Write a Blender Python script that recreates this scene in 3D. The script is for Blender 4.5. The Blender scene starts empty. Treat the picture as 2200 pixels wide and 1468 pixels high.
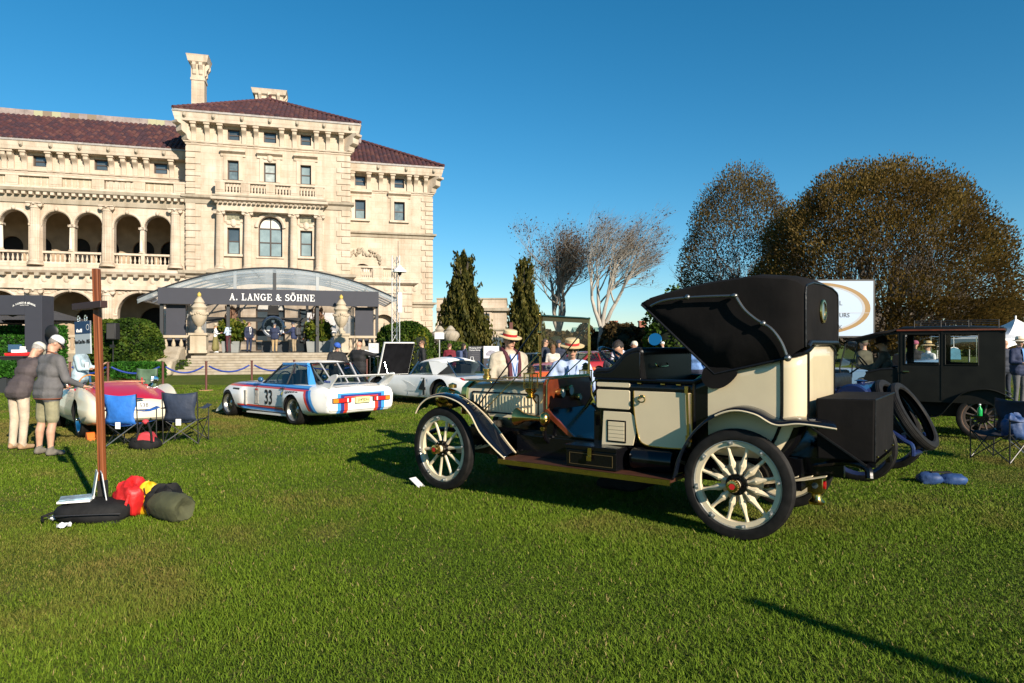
import bpy, bmesh, math, random
import numpy as np
from mathutils import Vector, Matrix, Euler
R = math.radians
random.seed(7)
sc = bpy.context.scene
C = sc.collection
# ---------------------------------------------------------------- camera, sky, sun, exposure
F, CAMH, HZ = 1467.0, 1.62, 740.0          # focal length in photo pixels, eye height, horizon row
cam = bpy.data.cameras.new('camera'); cam.sensor_width = 36; cam.lens = 36 * F / 2200
cam.shift_y = (HZ - 734) / 2200; cam.clip_end = 3000; cam.clip_start = .05
co = bpy.data.objects.new('camera', cam); C.objects.link(co)
co.location = (0, 0, CAMH); co.rotation_euler = (R(90), 0, 0); sc.camera = co
SUN_EL = R(23.5); SD = Vector((.585, -.811, 0)).normalized()
w = bpy.data.worlds.new('World'); sc.world = w; w.use_nodes = True
nt = w.node_tree; bg = nt.nodes['Background']
sky = nt.nodes.new('ShaderNodeTexSky'); sky.sky_type = 'NISHITA'; sky.sun_disc = False
sky.sun_elevation = SUN_EL; sky.sun_rotation = math.atan2(SD.x, SD.y)
sky.air_density = 1.0; sky.dust_density = .0; sky.ozone_density = 5; sky.altitude = 0
hs = nt.nodes.new('ShaderNodeHueSaturation'); hs.inputs['Saturation'].default_value = 1.24; hs.inputs['Hue'].default_value = .486
nt.links.new(sky.outputs[0], hs.inputs['Color']); nt.links.new(hs.outputs[0], bg.inputs[0])
bg.inputs[1].default_value = .08
sl = bpy.data.lights.new('sun', 'SUN'); sl.energy = 5.0; sl.angle = R(.53); sl.color = (1, .88, .735)
so = bpy.data.objects.new('sun', sl); C.objects.link(so)
so.rotation_euler = Vector((SD.x * math.cos(SUN_EL), SD.y * math.cos(SUN_EL), math.sin(SUN_EL))).to_track_quat('Z', 'Y').to_euler()
so.location = (30, -40, 30)
vs = sc.view_settings; vs.view_transform = 'Standard'; vs.look = 'None'; vs.gamma = 1; vs.exposure = 0.7; vs.use_curve_mapping = False

def at(px, py, D): return Vector(((px - 1100) / F * D, D, CAMH + (HZ - py) / F * D))
def gnd(px, py):
    D = CAMH * F / (py - HZ); return Vector(((px - 1100) / F * D, D, 0))
def gx(px, D): return Vector(((px - 1100) / F * D, D, 0))
# ---------------------------------------------------------------- materials
MATS = {}
def M(name, rgb=(.5, .5, .5), rough=.6, metal=0, var=0, scale=4, bump=0, bscale=None, coat=0, rgb2=None, spec=.5, trans=0, alpha=1, detail=4):
    if name in MATS: return MATS[name]
    m = bpy.data.materials.new(name); m.use_nodes = True; MATS[name] = m
    t = m.node_tree; p = t.nodes['Principled BSDF']
    p.inputs['Base Color'].default_value = (*rgb, 1); p.inputs['Roughness'].default_value = rough
    p.inputs['Metallic'].default_value = metal; p.inputs['Specular IOR Level'].default_value = spec
    p.inputs['Coat Weight'].default_value = coat; p.inputs['Coat Roughness'].default_value = .04
    p.inputs['Transmission Weight'].default_value = trans; p.inputs['Alpha'].default_value = alpha
    if var or bump or rgb2:
        tc = t.nodes.new('ShaderNodeTexCoord')
        n = t.nodes.new('ShaderNodeTexNoise'); n.inputs['Scale'].default_value = scale; n.inputs['Detail'].default_value = detail
        t.links.new(tc.outputs['Object'], n.inputs['Vector'])
        if var or rgb2:
            r = t.nodes.new('ShaderNodeValToRGB'); r.color_ramp.elements[0].position = .3; r.color_ramp.elements[1].position = .7
            a = rgb if rgb2 else tuple(c * (1 - var) for c in rgb); b = rgb2 or tuple(min(1, c * (1 + var)) for c in rgb)
            r.color_ramp.elements[0].color = (*a, 1); r.color_ramp.elements[1].color = (*b, 1)
            t.links.new(n.outputs['Fac'], r.inputs['Fac']); t.links.new(r.outputs[0], p.inputs['Base Color'])
        if bump:
            if bscale:
                n2 = t.nodes.new('ShaderNodeTexNoise'); n2.inputs['Scale'].default_value = bscale; n2.inputs['Detail'].default_value = 3
                t.links.new(tc.outputs['Object'], n2.inputs['Vector'])
            else: n2 = n
            bp = t.nodes.new('ShaderNodeBump'); bp.inputs['Strength'].default_value = bump; bp.inputs['Distance'].default_value = .02
            t.links.new(n2.outputs['Fac'], bp.inputs['Height']); t.links.new(bp.outputs[0], p.inputs['Normal'])
    return m
def paint(name, rgb, rough=.28): return M(name, rgb, rough, coat=.6, var=.03, scale=6)
def glassM(name, tint=(.75, .8, .82), a=.25):
    if name in MATS: return MATS[name]
    m = bpy.data.materials.new(name); m.use_nodes = True; MATS[name] = m
    t = m.node_tree; t.nodes.clear()
    o = t.nodes.new('ShaderNodeOutputMaterial'); mx = t.nodes.new('ShaderNodeMixShader')
    tr = t.nodes.new('ShaderNodeBsdfTransparent'); tr.inputs[0].default_value = (*tint, 1)
    g = t.nodes.new('ShaderNodeBsdfGlossy'); g.inputs['Roughness'].default_value = .03
    fr = t.nodes.new('ShaderNodeLayerWeight'); fr.inputs[0].default_value = .5
    pw = t.nodes.new('ShaderNodeMath'); pw.operation = 'POWER'; pw.inputs[1].default_value = 4; t.links.new(fr.outputs['Facing'], pw.inputs[0])
    ad = t.nodes.new('ShaderNodeMath'); ad.operation = 'MULTIPLY_ADD'; ad.inputs[1].default_value = .7; ad.inputs[2].default_value = .015 + a * .15
    t.links.new(pw.outputs[0], ad.inputs[0]); t.links.new(ad.outputs[0], mx.inputs[0])
    t.links.new(tr.outputs[0], mx.inputs[1]); t.links.new(g.outputs[0], mx.inputs[2]); t.links.new(mx.outputs[0], o.inputs[0])
    return m
BRASS = M('brass', (.62, .42, .13), .22, 1, var=.15, scale=9)
CHROME = M('chrome', (.7, .7, .7), .12, 1)
BLACK = M('black_paint', (.004, .004, .005), .16, spec=.4)
RUBBER = M('rubber', (.014, .013, .012), .6, var=.3, scale=14, bump=.15, spec=.15)
DARK = M('dark_metal', (.02, .02, .022), .45)
SKIN = M('skin', (.52, .29, .19), .55, var=.08, scale=20)
# ---------------------------------------------------------------- mesh helpers
class MB:
    def __init__(s, M=None): s.v = []; s.f = []; s.m = []; s.M = M or Matrix()
    def add(s, vs, fs, mi=0):
        n = len(s.v); X = s.M; s.v += [tuple(X @ Vector(p)) for p in vs]
        s.f += [tuple(i + n for i in f) for f in fs]; s.m += [mi] * len(fs); return s
    def box(s, x0, x1, y0, y1, z0, z1, mi=0):
        return s.add([(x0,y0,z0),(x1,y0,z0),(x1,y1,z0),(x0,y1,z0),(x0,y0,z1),(x1,y0,z1),(x1,y1,z1),(x0,y1,z1)],
              [(0,3,2,1),(4,5,6,7),(0,1,5,4),(1,2,6,5),(2,3,7,6),(3,0,4,7)], mi)
    def cbox(s, c, d, mi=0, rot=None):
        q = MB(Matrix.Translation(c) @ (rot.to_4x4() if rot else Matrix())); q.box(-d[0]/2, d[0]/2, -d[1]/2, d[1]/2, -d[2]/2, d[2]/2)
        return s.add(q.v, q.f, mi)
    def bar(s, a, b, w, h=None, mi=0, up=(0, 0, 1)):
        a = Vector(a); b = Vector(b); d = (b - a).normalized(); u = Vector(up)
        if abs(d.dot(u)) > .98: u = Vector((1, 0, 0))
        x = d.cross(u).normalized() * w / 2; z = x.cross(d).normalized() * (h or w) / 2
        vs = [p + i * x + j * z for p in (a, b) for i, j in ((-1, -1), (1, -1), (1, 1), (-1, 1))]
        return s.add(vs, [(3,2,1,0),(4,5,6,7),(0,1,5,4),(1,2,6,5),(2,3,7,6),(3,0,4,7)], mi)
    def tube(s, pts, r, n=8, mi=0, closed=False, cap=True):
        P = [Vector(p) for p in pts]; k = len(P); rs = r if isinstance(r, (list, tuple)) else [r] * k
        vs = []; prev = None
        for i, p in enumerate(P):
            if closed: d = P[(i + 1) % k] - P[i - 1]
            else: d = P[min(i + 1, k - 1)] - P[max(i - 1, 0)]
            d.normalize()
            if prev is None:
                a = Vector((0, 0, 1)) if abs(d.z) < .9 else Vector((1, 0, 0)); x = d.cross(a).normalized()
            else: x = (prev - d * prev.dot(d)).normalized()
            prev = x; y = d.cross(x)
            vs += [p + (x * math.cos(t) + y * math.sin(t)) * rs[i] for t in [2 * math.pi * j / n for j in range(n)]]
        fs = []
        for i in range(k if closed else k - 1):
            a, b = i * n, ((i + 1) % k) * n
            fs += [(a + j, a + (j + 1) % n, b + (j + 1) % n, b + j) for j in range(n)]
        if cap and not closed: fs += [tuple(range(n - 1, -1, -1)), tuple(range((k - 1) * n, k * n))]
        return s.add(vs, fs, mi)
    def lathe(s, prof, n=16, X=None, mi=0, a0=0, a1=2 * math.pi):
        X = X or Matrix(); full = abs(a1 - a0 - 2 * math.pi) < 1e-6; m = n if full else n + 1; vs = []
        for r, z in prof:
            vs += [X @ Vector((r * math.cos(a0 + (a1 - a0) * j / n), r * math.sin(a0 + (a1 - a0) * j / n), z)) for j in range(m)]
        fs = []
        for i in range(len(prof) - 1):
            for j in range(n):
                k = (j + 1) % m; fs.append((i * m + j, i * m + k, (i + 1) * m + k, (i + 1) * m + j))
        return s.add(vs, fs, mi)
    def prism(s, poly, y0, y1, mi=0, axis='y'):           # poly in xz pushed along y (or in yz along x / xy along z)
        n = len(poly)
        g = {'y': lambda a, b, t: (a, t, b), 'x': lambda a, b, t: (t, a, b), 'z': lambda a, b, t: (a, b, t)}[axis]
        vs = [g(a, b, y0) for a, b in poly] + [g(a, b, y1) for a, b in poly]
        fs = [tuple(range(n)), tuple(range(2 * n - 1, n - 1, -1))] + [(i, i + n, (i + 1) % n + n, (i + 1) % n) for i in range(n)]
        return s.add(vs, fs, mi)
    def loft(s, rings, mi=0, closed=True, cap=True, mf=None):
        n = len(rings[0]); vs = [p for r in rings for p in r]; base = len(s.v); X = s.M
        s.v += [tuple(X @ Vector(p)) for p in vs]
        for i in range(len(rings) - 1):
            for j in range(n if closed else n - 1):
                s.f.append((base + i*n + j, base + i*n + (j+1) % n, base + (i+1)*n + (j+1) % n, base + (i+1)*n + j))
                s.m.append(mf(i, j) if mf else mi)
        if cap and closed:
            for i, o in ((0, 1), (len(rings) - 1, 0)):
                q = list(range(base + i*n, base + i*n + n)); s.f.append(tuple(q[::-1] if o else q)); s.m.append(mf(i, 0) if mf else mi)
        return s
    def ball(s, c, r, n=12, k=8, mi=0, rot=None):
        r = r if isinstance(r, (tuple, list)) else (r, r, r); X = Matrix.Translation(c) @ (rot.to_4x4() if rot else Matrix())
        prof = []; vs = []
        for i in range(k + 1):
            t = math.pi * i / k
            vs += [X @ Vector((r[0]*math.sin(t)*math.cos(2*math.pi*j/n), r[1]*math.sin(t)*math.sin(2*math.pi*j/n), -r[2]*math.cos(t))) for j in range(n)]
        fs = [(i*n + j, i*n + (j+1) % n, (i+1)*n + (j+1) % n, (i+1)*n + j) for i in range(k) for j in range(n)]
        return s.add(vs, fs, mi)
    def mesh(s, name, mats, smooth=40, weld=True):
        me = bpy.data.meshes.new(name); me.from_pydata(s.v, [], s.f)
        for m in (mats if isinstance(mats, (list, tuple)) else [mats]): me.materials.append(m)
        me.polygons.foreach_set('material_index', s.m)
        if weld:
            bm = bmesh.new(); bm.from_mesh(me); bmesh.ops.remove_doubles(bm, verts=bm.verts, dist=1e-5)
            bmesh.ops.recalc_face_normals(bm, faces=bm.faces); bm.to_mesh(me); bm.free()
        if smooth:
            me.polygons.foreach_set('use_smooth', [True] * len(me.polygons)); me.set_sharp_from_angle(angle=R(smooth))
        return me
    def build(s, name, mats, parent=None, smooth=40, bevel=0, weld=True, sub=0, loc=None, **kw):
        o = bpy.data.objects.new(name, s.mesh(name, mats, smooth, weld)); C.objects.link(o); o.parent = parent
        if loc is not None: o.location = loc
        if bevel:
            b = o.modifiers.new('bevel', 'BEVEL'); b.width = bevel; b.segments = 2; b.limit_method = 'ANGLE'; b.angle_limit = R(35)
        if sub:
            b = o.modifiers.new('sub', 'SUBSURF'); b.levels = b.render_levels = sub
        tag(o, **kw); return o
def tag(o, label=None, cat=None, group=None, kind=None):
    if label: o['label'] = label
    if cat: o['category'] = cat
    if group: o['group'] = group
    if kind: o['kind'] = kind
    return o
def empty(name, loc=(0, 0, 0), rz=0, parent=None, **kw):
    o = bpy.data.objects.new(name, None); C.objects.link(o); o.location = loc; o.rotation_euler = (0, 0, rz); o.parent = parent
    o.empty_display_size = .2
    return tag(o, **kw)
def inst(me, name, parent=None, loc=(0, 0, 0), rot=(0, 0, 0), scale=(1, 1, 1), **kw):
    o = bpy.data.objects.new(name, me); C.objects.link(o); o.parent = parent
    o.location = loc; o.rotation_euler = rot; o.scale = scale if isinstance(scale, (tuple, list)) else (scale,) * 3
    return tag(o, **kw)
def copy_tree(o, parent=None):
    c = o.copy(); C.objects.link(c); c.parent = parent
    for ch in list(o.children): copy_tree(ch, c)
    return c
def smooth_pts(P, k=6, closed=False):                     # Catmull-Rom
    P = [Vector(p) for p in P]; out = []; n = len(P)
    for i in range(n if closed else n - 1):
        g = (lambda j: P[j % n]) if closed else (lambda j: P[max(0, min(n - 1, j))])
        a, b, c, d = g(i - 1), g(i), g(i + 1), g(i + 2)
        for j in range(k):
            t = j / k; out.append(.5 * ((2*b) + (c - a)*t + (2*a - 5*b + 4*c - d)*t*t + (3*b - a - 3*c + d)*t**3))
    if not closed: out.append(P[-1])
    return out
def sp2(P, k=6, closed=False): return [(p.x, p.y) for p in smooth_pts([(a, b, 0) for a, b in P], k, closed)]
TS = bpy.data.scenes.new('workbench')          # small scratch scene for evaluating modifiers quickly
def evaluate(o):
    L = TS.view_layers[0]; L.update(); return bpy.data.meshes.new_from_object(o.evaluated_get(L.depsgraph))
def text_mesh(s, size, mat, ext=.002, align='CENTER', shear=0, bold=0):
    c = bpy.data.curves.new('t', 'FONT'); c.body = s; c.size = size; c.align_x = align; c.align_y = 'CENTER'; c.extrude = ext; c.shear = shear; c.offset = bold
    c.resolution_u = 3
    o = bpy.data.objects.new('t', c); TS.collection.objects.link(o)
    me = evaluate(o); bpy.data.objects.remove(o); me.materials.clear(); me.materials.append(mat); return me
# slab-serif capitals on a 0..1 grid: polygons
def slab(ch):
    B = lambda x0, z0, x1, z1: [(x0, z0), (x1, z0), (x1, z1), (x0, z1)]
    def arc(cx, cz, rx, rz, a0, a1, t=.13, n=10):
        o = [(cx + rx*math.cos(R(a0+(a1-a0)*i/n)), cz + rz*math.sin(R(a0+(a1-a0)*i/n))) for i in range(n+1)]
        q = [(cx + (rx-t*1.25)*math.cos(R(a0+(a1-a0)*i/n)), cz + (rz-t*.7)*math.sin(R(a0+(a1-a0)*i/n))) for i in range(n+1)]
        return [[o[i], o[i+1], q[i+1], q[i]] for i in range(n)]
    s = .08
    D = {'A': (1.1, [[(.1,0),(.2,0),(.6,1),(.5,1)], [(.95,0),(.75,0),(.42,1),(.6,1)], B(.3,.28,.8,.36), B(0,0,.34,s), B(.64,0,1.1,s)]),
     'L': (.95, [B(.15,0,.35,1), B(0,.92,.52,1), B(0,0,.9,s), B(.82,0,.9,.35)]),
     'N': (1.15, [B(.12,0,.22,1), B(.9,0,1.0,1), [(.1,1),(.34,1),(1.0,0),(.86,0)], B(0,0,.38,s), B(.72,.92,1.15,1), B(0,.92,.3,1)]),
     'G': (1.1, arc(.52,.5,.52,.52,45,335,.16) + [B(.78,.06,.95,.45), B(.62,.4,1.1,.48), B(.84,.68,.9,1)]),
     'E': (1.0, [B(.15,0,.35,1), B(0,.92,.9,1), B(0,0,.95,s), B(.82,.7,.9,1), B(.87,0,.95,.32), B(.35,.47,.65,.55), B(.6,.35,.66,.66)]),
     'S': (.85, arc(.42,.73,.4,.27,40,270,.15) + arc(.42,.27,.42,.27,-140,90,.15) + [B(.68,.7,.75,1), B(.02,0,.09,.32)]),
     'O': (1.1, arc(.53,.5,.53,.52,0,360,.16,20)), 'H': (1.2, [B(.15,0,.35,1), B(.8,0,1.0,1), B(.3,.46,.85,.54), B(0,0,.5,s), B(.65,0,1.15,s), B(0,.92,.5,1), B(.65,.92,1.15,1)]),
     '.': (.3, [B(.05,0,.23,.2)]), ' ': (.45, []),
     '&': (1.1, arc(.42,.74,.26,.26,0,360,.12,14) + arc(.4,.27,.4,.27,60,360,.14,14) + [[(.2,.62),(.36,.7),(1.0,.04),(.8,.0)], B(.75,0,1.1,s), B(.72,.46,1.08,.54)])}
    D['Ö'] = (1.1, D['O'][1] + [B(.3,1.1,.46,1.26), B(.62,1.1,.78,1.26)])
    return D[ch]
def slab_text(s, h, mb, x0=0, centre=True, gap=.1, curve=0):
    W = sum(slab(c)[0] + gap for c in s) * h; x = x0 - (W / 2 if centre else 0)
    for c in s:
        wd, polys = slab(c)
        for k, p in enumerate(polys):
            q = [(x + a*h, b*h) for a, b in p]
            if curve: q = [(a, b - curve*(a - x0)**2) for a, b in q]
            mb.prism(q, -.01 - k*.0011, 0)
        x += (wd + gap) * h
    return mb
# ================================================================ ground
def lawn_material():
    m = bpy.data.materials.new('lawn'); m.use_nodes = True; t = m.node_tree; p = t.nodes['Principled BSDF']
    tc = t.nodes.new('ShaderNodeTexCoord')
    def noise(sx, d=5):
        n = t.nodes.new('ShaderNodeTexNoise'); n.inputs['Scale'].default_value = sx; n.inputs['Detail'].default_value = d
        t.links.new(tc.outputs['Object'], n.inputs['Vector']); return n
    n1 = noise(.55, 6); n2 = noise(38, 6); n3 = noise(2.3, 5)
    r = t.nodes.new('ShaderNodeValToRGB'); e = r.color_ramp.elements
    e[0].position = .32; e[0].color = (.045, .076, .006, 1); e[1].position = .72; e[1].color = (.115, .15, .014, 1)
    x = t.nodes.new('ShaderNodeMix'); x.data_type = 'FLOAT'; x.inputs[0].default_value = .55
    t.links.new(n1.outputs[0], x.inputs[2]); t.links.new(n2.outputs[0], x.inputs[3]); t.links.new(x.outputs[0], r.inputs[0])
    r2 = t.nodes.new('ShaderNodeValToRGB'); r2.color_ramp.elements[0].position = .50; r2.color_ramp.elements[1].position = .78
    t.links.new(n3.outputs[0], r2.inputs[0])
    c = t.nodes.new('ShaderNodeMix'); c.data_type = 'RGBA'; c.inputs[7].default_value = (.15, .125, .04, 1)
    t.links.new(r2.outputs[0], c.inputs[0]); t.links.new(r.outputs[0], c.inputs[6]); t.links.new(c.outputs[2], p.inputs['Base Color'])
    b = t.nodes.new('ShaderNodeBump'); b.inputs['Strength'].default_value = .9; b.inputs['Distance'].default_value = .05
    t.links.new(n2.outputs[0], b.inputs['Height']); t.links.new(b.outputs[0], p.inputs['Normal'])
    p.inputs['Roughness'].default_value = .9; p.inputs['Specular IOR Level'].default_value = .15
    return m
MB().add([(-900, -900, 0), (900, -900, 0), (900, 1600, 0), (-900, 1600, 0)], [(0, 1, 2, 3)]).build('lawn', lawn_material(), kind='structure')
def make_grass():
    rng = np.random.default_rng(5)
    bands = [(2.2, 4.2, 9000, .9), (4.2, 6.5, 7000, 1.0), (6.5, 10, 4200, 1.2), (10, 16, 1900, 1.6), (16, 27, 650, 2.2)]
    X = []; Y = []; S = []
    for d0, d1, dens, k in bands:
        n = int(dens * .8 * 2 * (d1*d1 - d0*d0) / 2)
        d = np.sqrt(rng.uniform(d0*d0, d1*d1, n)); x = d * rng.uniform(-.8, .8, n)
        X.append(x); Y.append(d); S.append(np.full(n, k))
    X = np.concatenate(X); Y = np.concatenate(Y); S = np.concatenate(S); n = len(X)
    # patchiness: lusher and thinner spots
    f = .5 + .25*np.sin(X*1.7 + 1.3*np.sin(Y*1.1)) + .25*np.sin(Y*2.3 + 2*np.sin(X*.9)) + rng.normal(0, .18, n)
    h = (.013 + .016*np.clip(f, 0, 1.2)) * rng.uniform(.6, 1.4, n) * np.where(S > 1.5, 1.15, 1)
    a = rng.uniform(0, 2*np.pi, n); w = rng.uniform(.0016, .0034, n) * S
    l = rng.uniform(.3, 1.5, n) * h; b = a + rng.normal(np.pi/2, .6, n)
    cx, cy = np.cos(a)*w, np.sin(a)*w; lx, ly = np.cos(b)*l, np.sin(b)*l
    V = np.empty((n, 5, 3), np.float32)
    V[:, 0] = np.stack([X - cx, Y - cy, np.zeros(n)], 1); V[:, 1] = np.stack([X + cx, Y + cy, np.zeros(n)], 1)
    V[:, 2] = np.stack([X + cx*.8 + lx*.35, Y + cy*.8 + ly*.35, h*.62], 1); V[:, 3] = np.stack([X - cx*.8 + lx*.35, Y - cy*.8 + ly*.35, h*.62], 1)
    V[:, 4] = np.stack([X + lx, Y + ly, h], 1)
    me = bpy.data.meshes.new('grass'); me.vertices.add(n*5); me.vertices.foreach_set('co', V.ravel())
    idx = np.arange(n)[:, None]*5 + np.array([[0, 1, 2, 3, 3, 2, 4]]); me.loops.add(n*7); me.loops.foreach_set('vertex_index', idx.ravel().astype(np.int32))
    me.polygons.add(n*2); st = (np.arange(n)[:, None]*7 + np.array([[0, 4]])).ravel().astype(np.int32)
    me.polygons.foreach_set('loop_start', st)
    me.update(); me.validate()
    at_ = me.attributes.new('tone', 'FLOAT', 'POINT'); tone = np.repeat(np.clip(.45 + .25*(f - .5) + rng.normal(0, .17, n), 0, .93), 5)
    straw = np.repeat(rng.random(n) < np.where(Y < 7, .022, .04), 5); tone[straw] = 1.0
    dry = np.zeros(n)
    for s_ in range(7):
        k_ = .35*1.7**s_; th = rng.uniform(0, 6.28); p1, p2 = rng.uniform(0, 6.28, 2); dry += np.sin(k_*(X*np.cos(th) + Y*np.sin(th)) + p1 + 1.5*np.sin(k_*.7*(Y*np.cos(th) - X*np.sin(th)) + p2))/1.25**s_
    dry = np.clip((dry - .1)*.5 + rng.normal(0, .12, n), 0, .85)
    me.attributes.new('dry', 'FLOAT', 'POINT').data.foreach_set('value', np.repeat(dry, 5).astype(np.float32))
    at_.data.foreach_set('value', tone.astype(np.float32))
    m = bpy.data.materials.new('grass_blade'); m.use_nodes = True; t = m.node_tree; p = t.nodes['Principled BSDF']
    g = t.nodes.new('ShaderNodeAttribute'); g.attribute_name = 'tone'
    r = t.nodes.new('ShaderNodeValToRGB'); e = r.color_ramp.elements
    e[0].position = 0; e[0].color = (.03, .062, .003, 1); e[1].position = 1; e[1].color = (.30, .235, .09, 1)
    k = e.new(.5); k.color = (.092, .152, .009, 1); k = e.new(.94); k.color = (.15, .205, .018, 1)
    t.links.new(g.outputs['Fac'], r.inputs[0])
    g2 = t.nodes.new('ShaderNodeAttribute'); g2.attribute_name = 'dry'; x = t.nodes.new('ShaderNodeMix'); x.data_type = 'RGBA'; x.inputs[7].default_value = (.165, .125, .035, 1)
    t.links.new(g2.outputs['Fac'], x.inputs[0]); t.links.new(r.outputs[0], x.inputs[6]); t.links.new(x.outputs[2], p.inputs['Base Color'])
    p.inputs['Roughness'].default_value = .75; p.inputs['Specular IOR Level'].default_value = .12
    me.materials.append(m); o = bpy.data.objects.new('grass', me); C.objects.link(o)
    tag(o, 'short green mown lawn grass with a few straw blades', 'grass', kind='stuff')
make_grass()
# ================================================================ the mansion
UX, UY = Vector((.965, .262, 0)).normalized().xy
FO = Vector((-700 / F * 48, 48, 0)); FANG = math.atan2(UY, UX)
def fac(px, py, y):                       # point seen at a photo pixel on the facade-parallel plane y metres behind the tower front
    r = ((px - 1100) / F, 1.0); ax, ay = FO.x - UY * y, FO.y + UX * y
    t = (ax * -UY + ay * UX) / (r[0] * -UY + r[1] * UX)
    return ((t*r[0] - FO.x) * UX + (t*r[1] - FO.y) * UY, CAMH + (HZ - py) / F * t)
def fx(px, y): return fac(px, 740, y)[0]
def stone_material(name, c, joints=True):
    m = bpy.data.materials.new(name); m.use_nodes = True; t = m.node_tree; p = t.nodes['Principled BSDF']
    tc = t.nodes.new('ShaderNodeTexCoord'); mp = t.nodes.new('ShaderNodeMapping'); mp.inputs['Rotation'].default_value = (R(90), 0, 0)
    t.links.new(tc.outputs['Object'], mp.inputs[0])
    n = t.nodes.new('ShaderNodeTexNoise'); n.inputs['Scale'].default_value = .9; n.inputs['Detail'].default_value = 7; n.inputs['Roughness'].default_value = .65
    t.links.new(tc.outputs['Object'], n.inputs['Vector'])
    r = t.nodes.new('ShaderNodeValToRGB'); e = r.color_ramp.elements; e[0].position = .3; e[1].position = .72
    e[0].color = (c[0]*.72, c[1]*.68, c[2]*.62, 1); e[1].color = (*c, 1); t.links.new(n.outputs[0], r.inputs[0]); out = r.outputs[0]
    n2 = t.nodes.new('ShaderNodeTexNoise'); n2.inputs['Scale'].default_value = 9; n2.inputs['Detail'].default_value = 6; t.links.new(tc.outputs['Object'], n2.inputs['Vector'])
    h = n2.outputs[0]
    if joints:
        bk = t.nodes.new('ShaderNodeTexBrick'); bk.inputs['Scale'].default_value = 1; bk.inputs['Brick Width'].default_value = 1.15; bk.inputs['Row Height'].default_value = .46
        bk.inputs['Mortar Size'].default_value = .012; bk.inputs['Color1'].default_value = (1, 1, 1, 1); bk.inputs['Color2'].default_value = (.93, .91, .87, 1); bk.inputs['Mortar'].default_value = (.74, .7, .64, 1)
        t.links.new(mp.outputs[0], bk.inputs['Vector'])
        x = t.nodes.new('ShaderNodeMix'); x.data_type = 'RGBA'; x.blend_type = 'MULTIPLY'; x.inputs[0].default_value = .75
        t.links.new(out, x.inputs[6]); t.links.new(bk.outputs[0], x.inputs[7]); out = x.outputs[2]
    m3 = t.nodes.new('ShaderNodeMapping'); m3.inputs['Scale'].default_value = (2.6, 2.6, .16); t.links.new(tc.outputs['Object'], m3.inputs[0]); n3 = t.nodes.new('ShaderNodeTexNoise'); n3.inputs['Scale'].default_value = 1; n3.inputs['Detail'].default_value = 6; t.links.new(m3.outputs[0], n3.inputs[0])
    r3 = t.nodes.new('ShaderNodeValToRGB'); e3 = r3.color_ramp.elements; e3[0].position = .34; e3[0].color = (.6, .56, .5, 1); e3[1].position = .52; e3[1].color = (1, 1, 1, 1); t.links.new(n3.outputs[0], r3.inputs[0])      # rain streaks
    x3 = t.nodes.new('ShaderNodeMix'); x3.data_type = 'RGBA'; x3.blend_type = 'MULTIPLY'; x3.inputs[0].default_value = .45; t.links.new(out, x3.inputs[6]); t.links.new(r3.outputs[0], x3.inputs[7]); out = x3.outputs[2]
    t.links.new(out, p.inputs['Base Color']); p.inputs['Roughness'].default_value = .85; p.inputs['Specular IOR Level'].default_value = .2
    b = t.nodes.new('ShaderNodeBump'); b.inputs['Strength'].default_value = .35; b.inputs['Distance'].default_value = .03
    t.links.new(h, b.inputs['Height']); t.links.new(b.outputs[0], p.inputs['Normal'])
    return m
LIME = (.60, .515, .42)
STONE = stone_material('limestone_ashlar', LIME); TRIM = stone_material('limestone_trim', (.62, .535, .435), False)
WEATHER = stone_material('weathered_limestone', (.40, .355, .28), False)
PALE = stone_material('pale_stone', (.52, .45, .34), False)
TILES = [M('roof_tile_a', (.082, .03, .03), .7, var=.3, scale=3), M('roof_tile_b', (.055, .026, .032), .7, var=.3, scale=3), M('roof_tile_c', (.115, .046, .038), .75, var=.3, scale=3)]
INTERIOR = M('loggia_plaster', (.36, .27, .18), .9, var=.2, scale=1.5)  # tan plaster of the loggia back wall and floors
WFRAME = M('window_frame', (.045, .03, .022), .5)
PANE = M('window_pane', (.055, .075, .09), .06, var=.35, scale=.8, coat=.3)
CURTAIN = M('curtained_pane', (.20, .26, .265), .12, var=.25, scale=1.3, coat=.5)
BLIND = M('white_blind', (.62, .60, .55), .5)
VOID = M('room_shade_black', (.012, .011, .010), .8)  # near-black colour standing in for unlit rooms
house = empty('mansion', FO, FANG, label='grand limestone mansion with dark red tiled roof and arcaded wing', cat='mansion')
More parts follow.
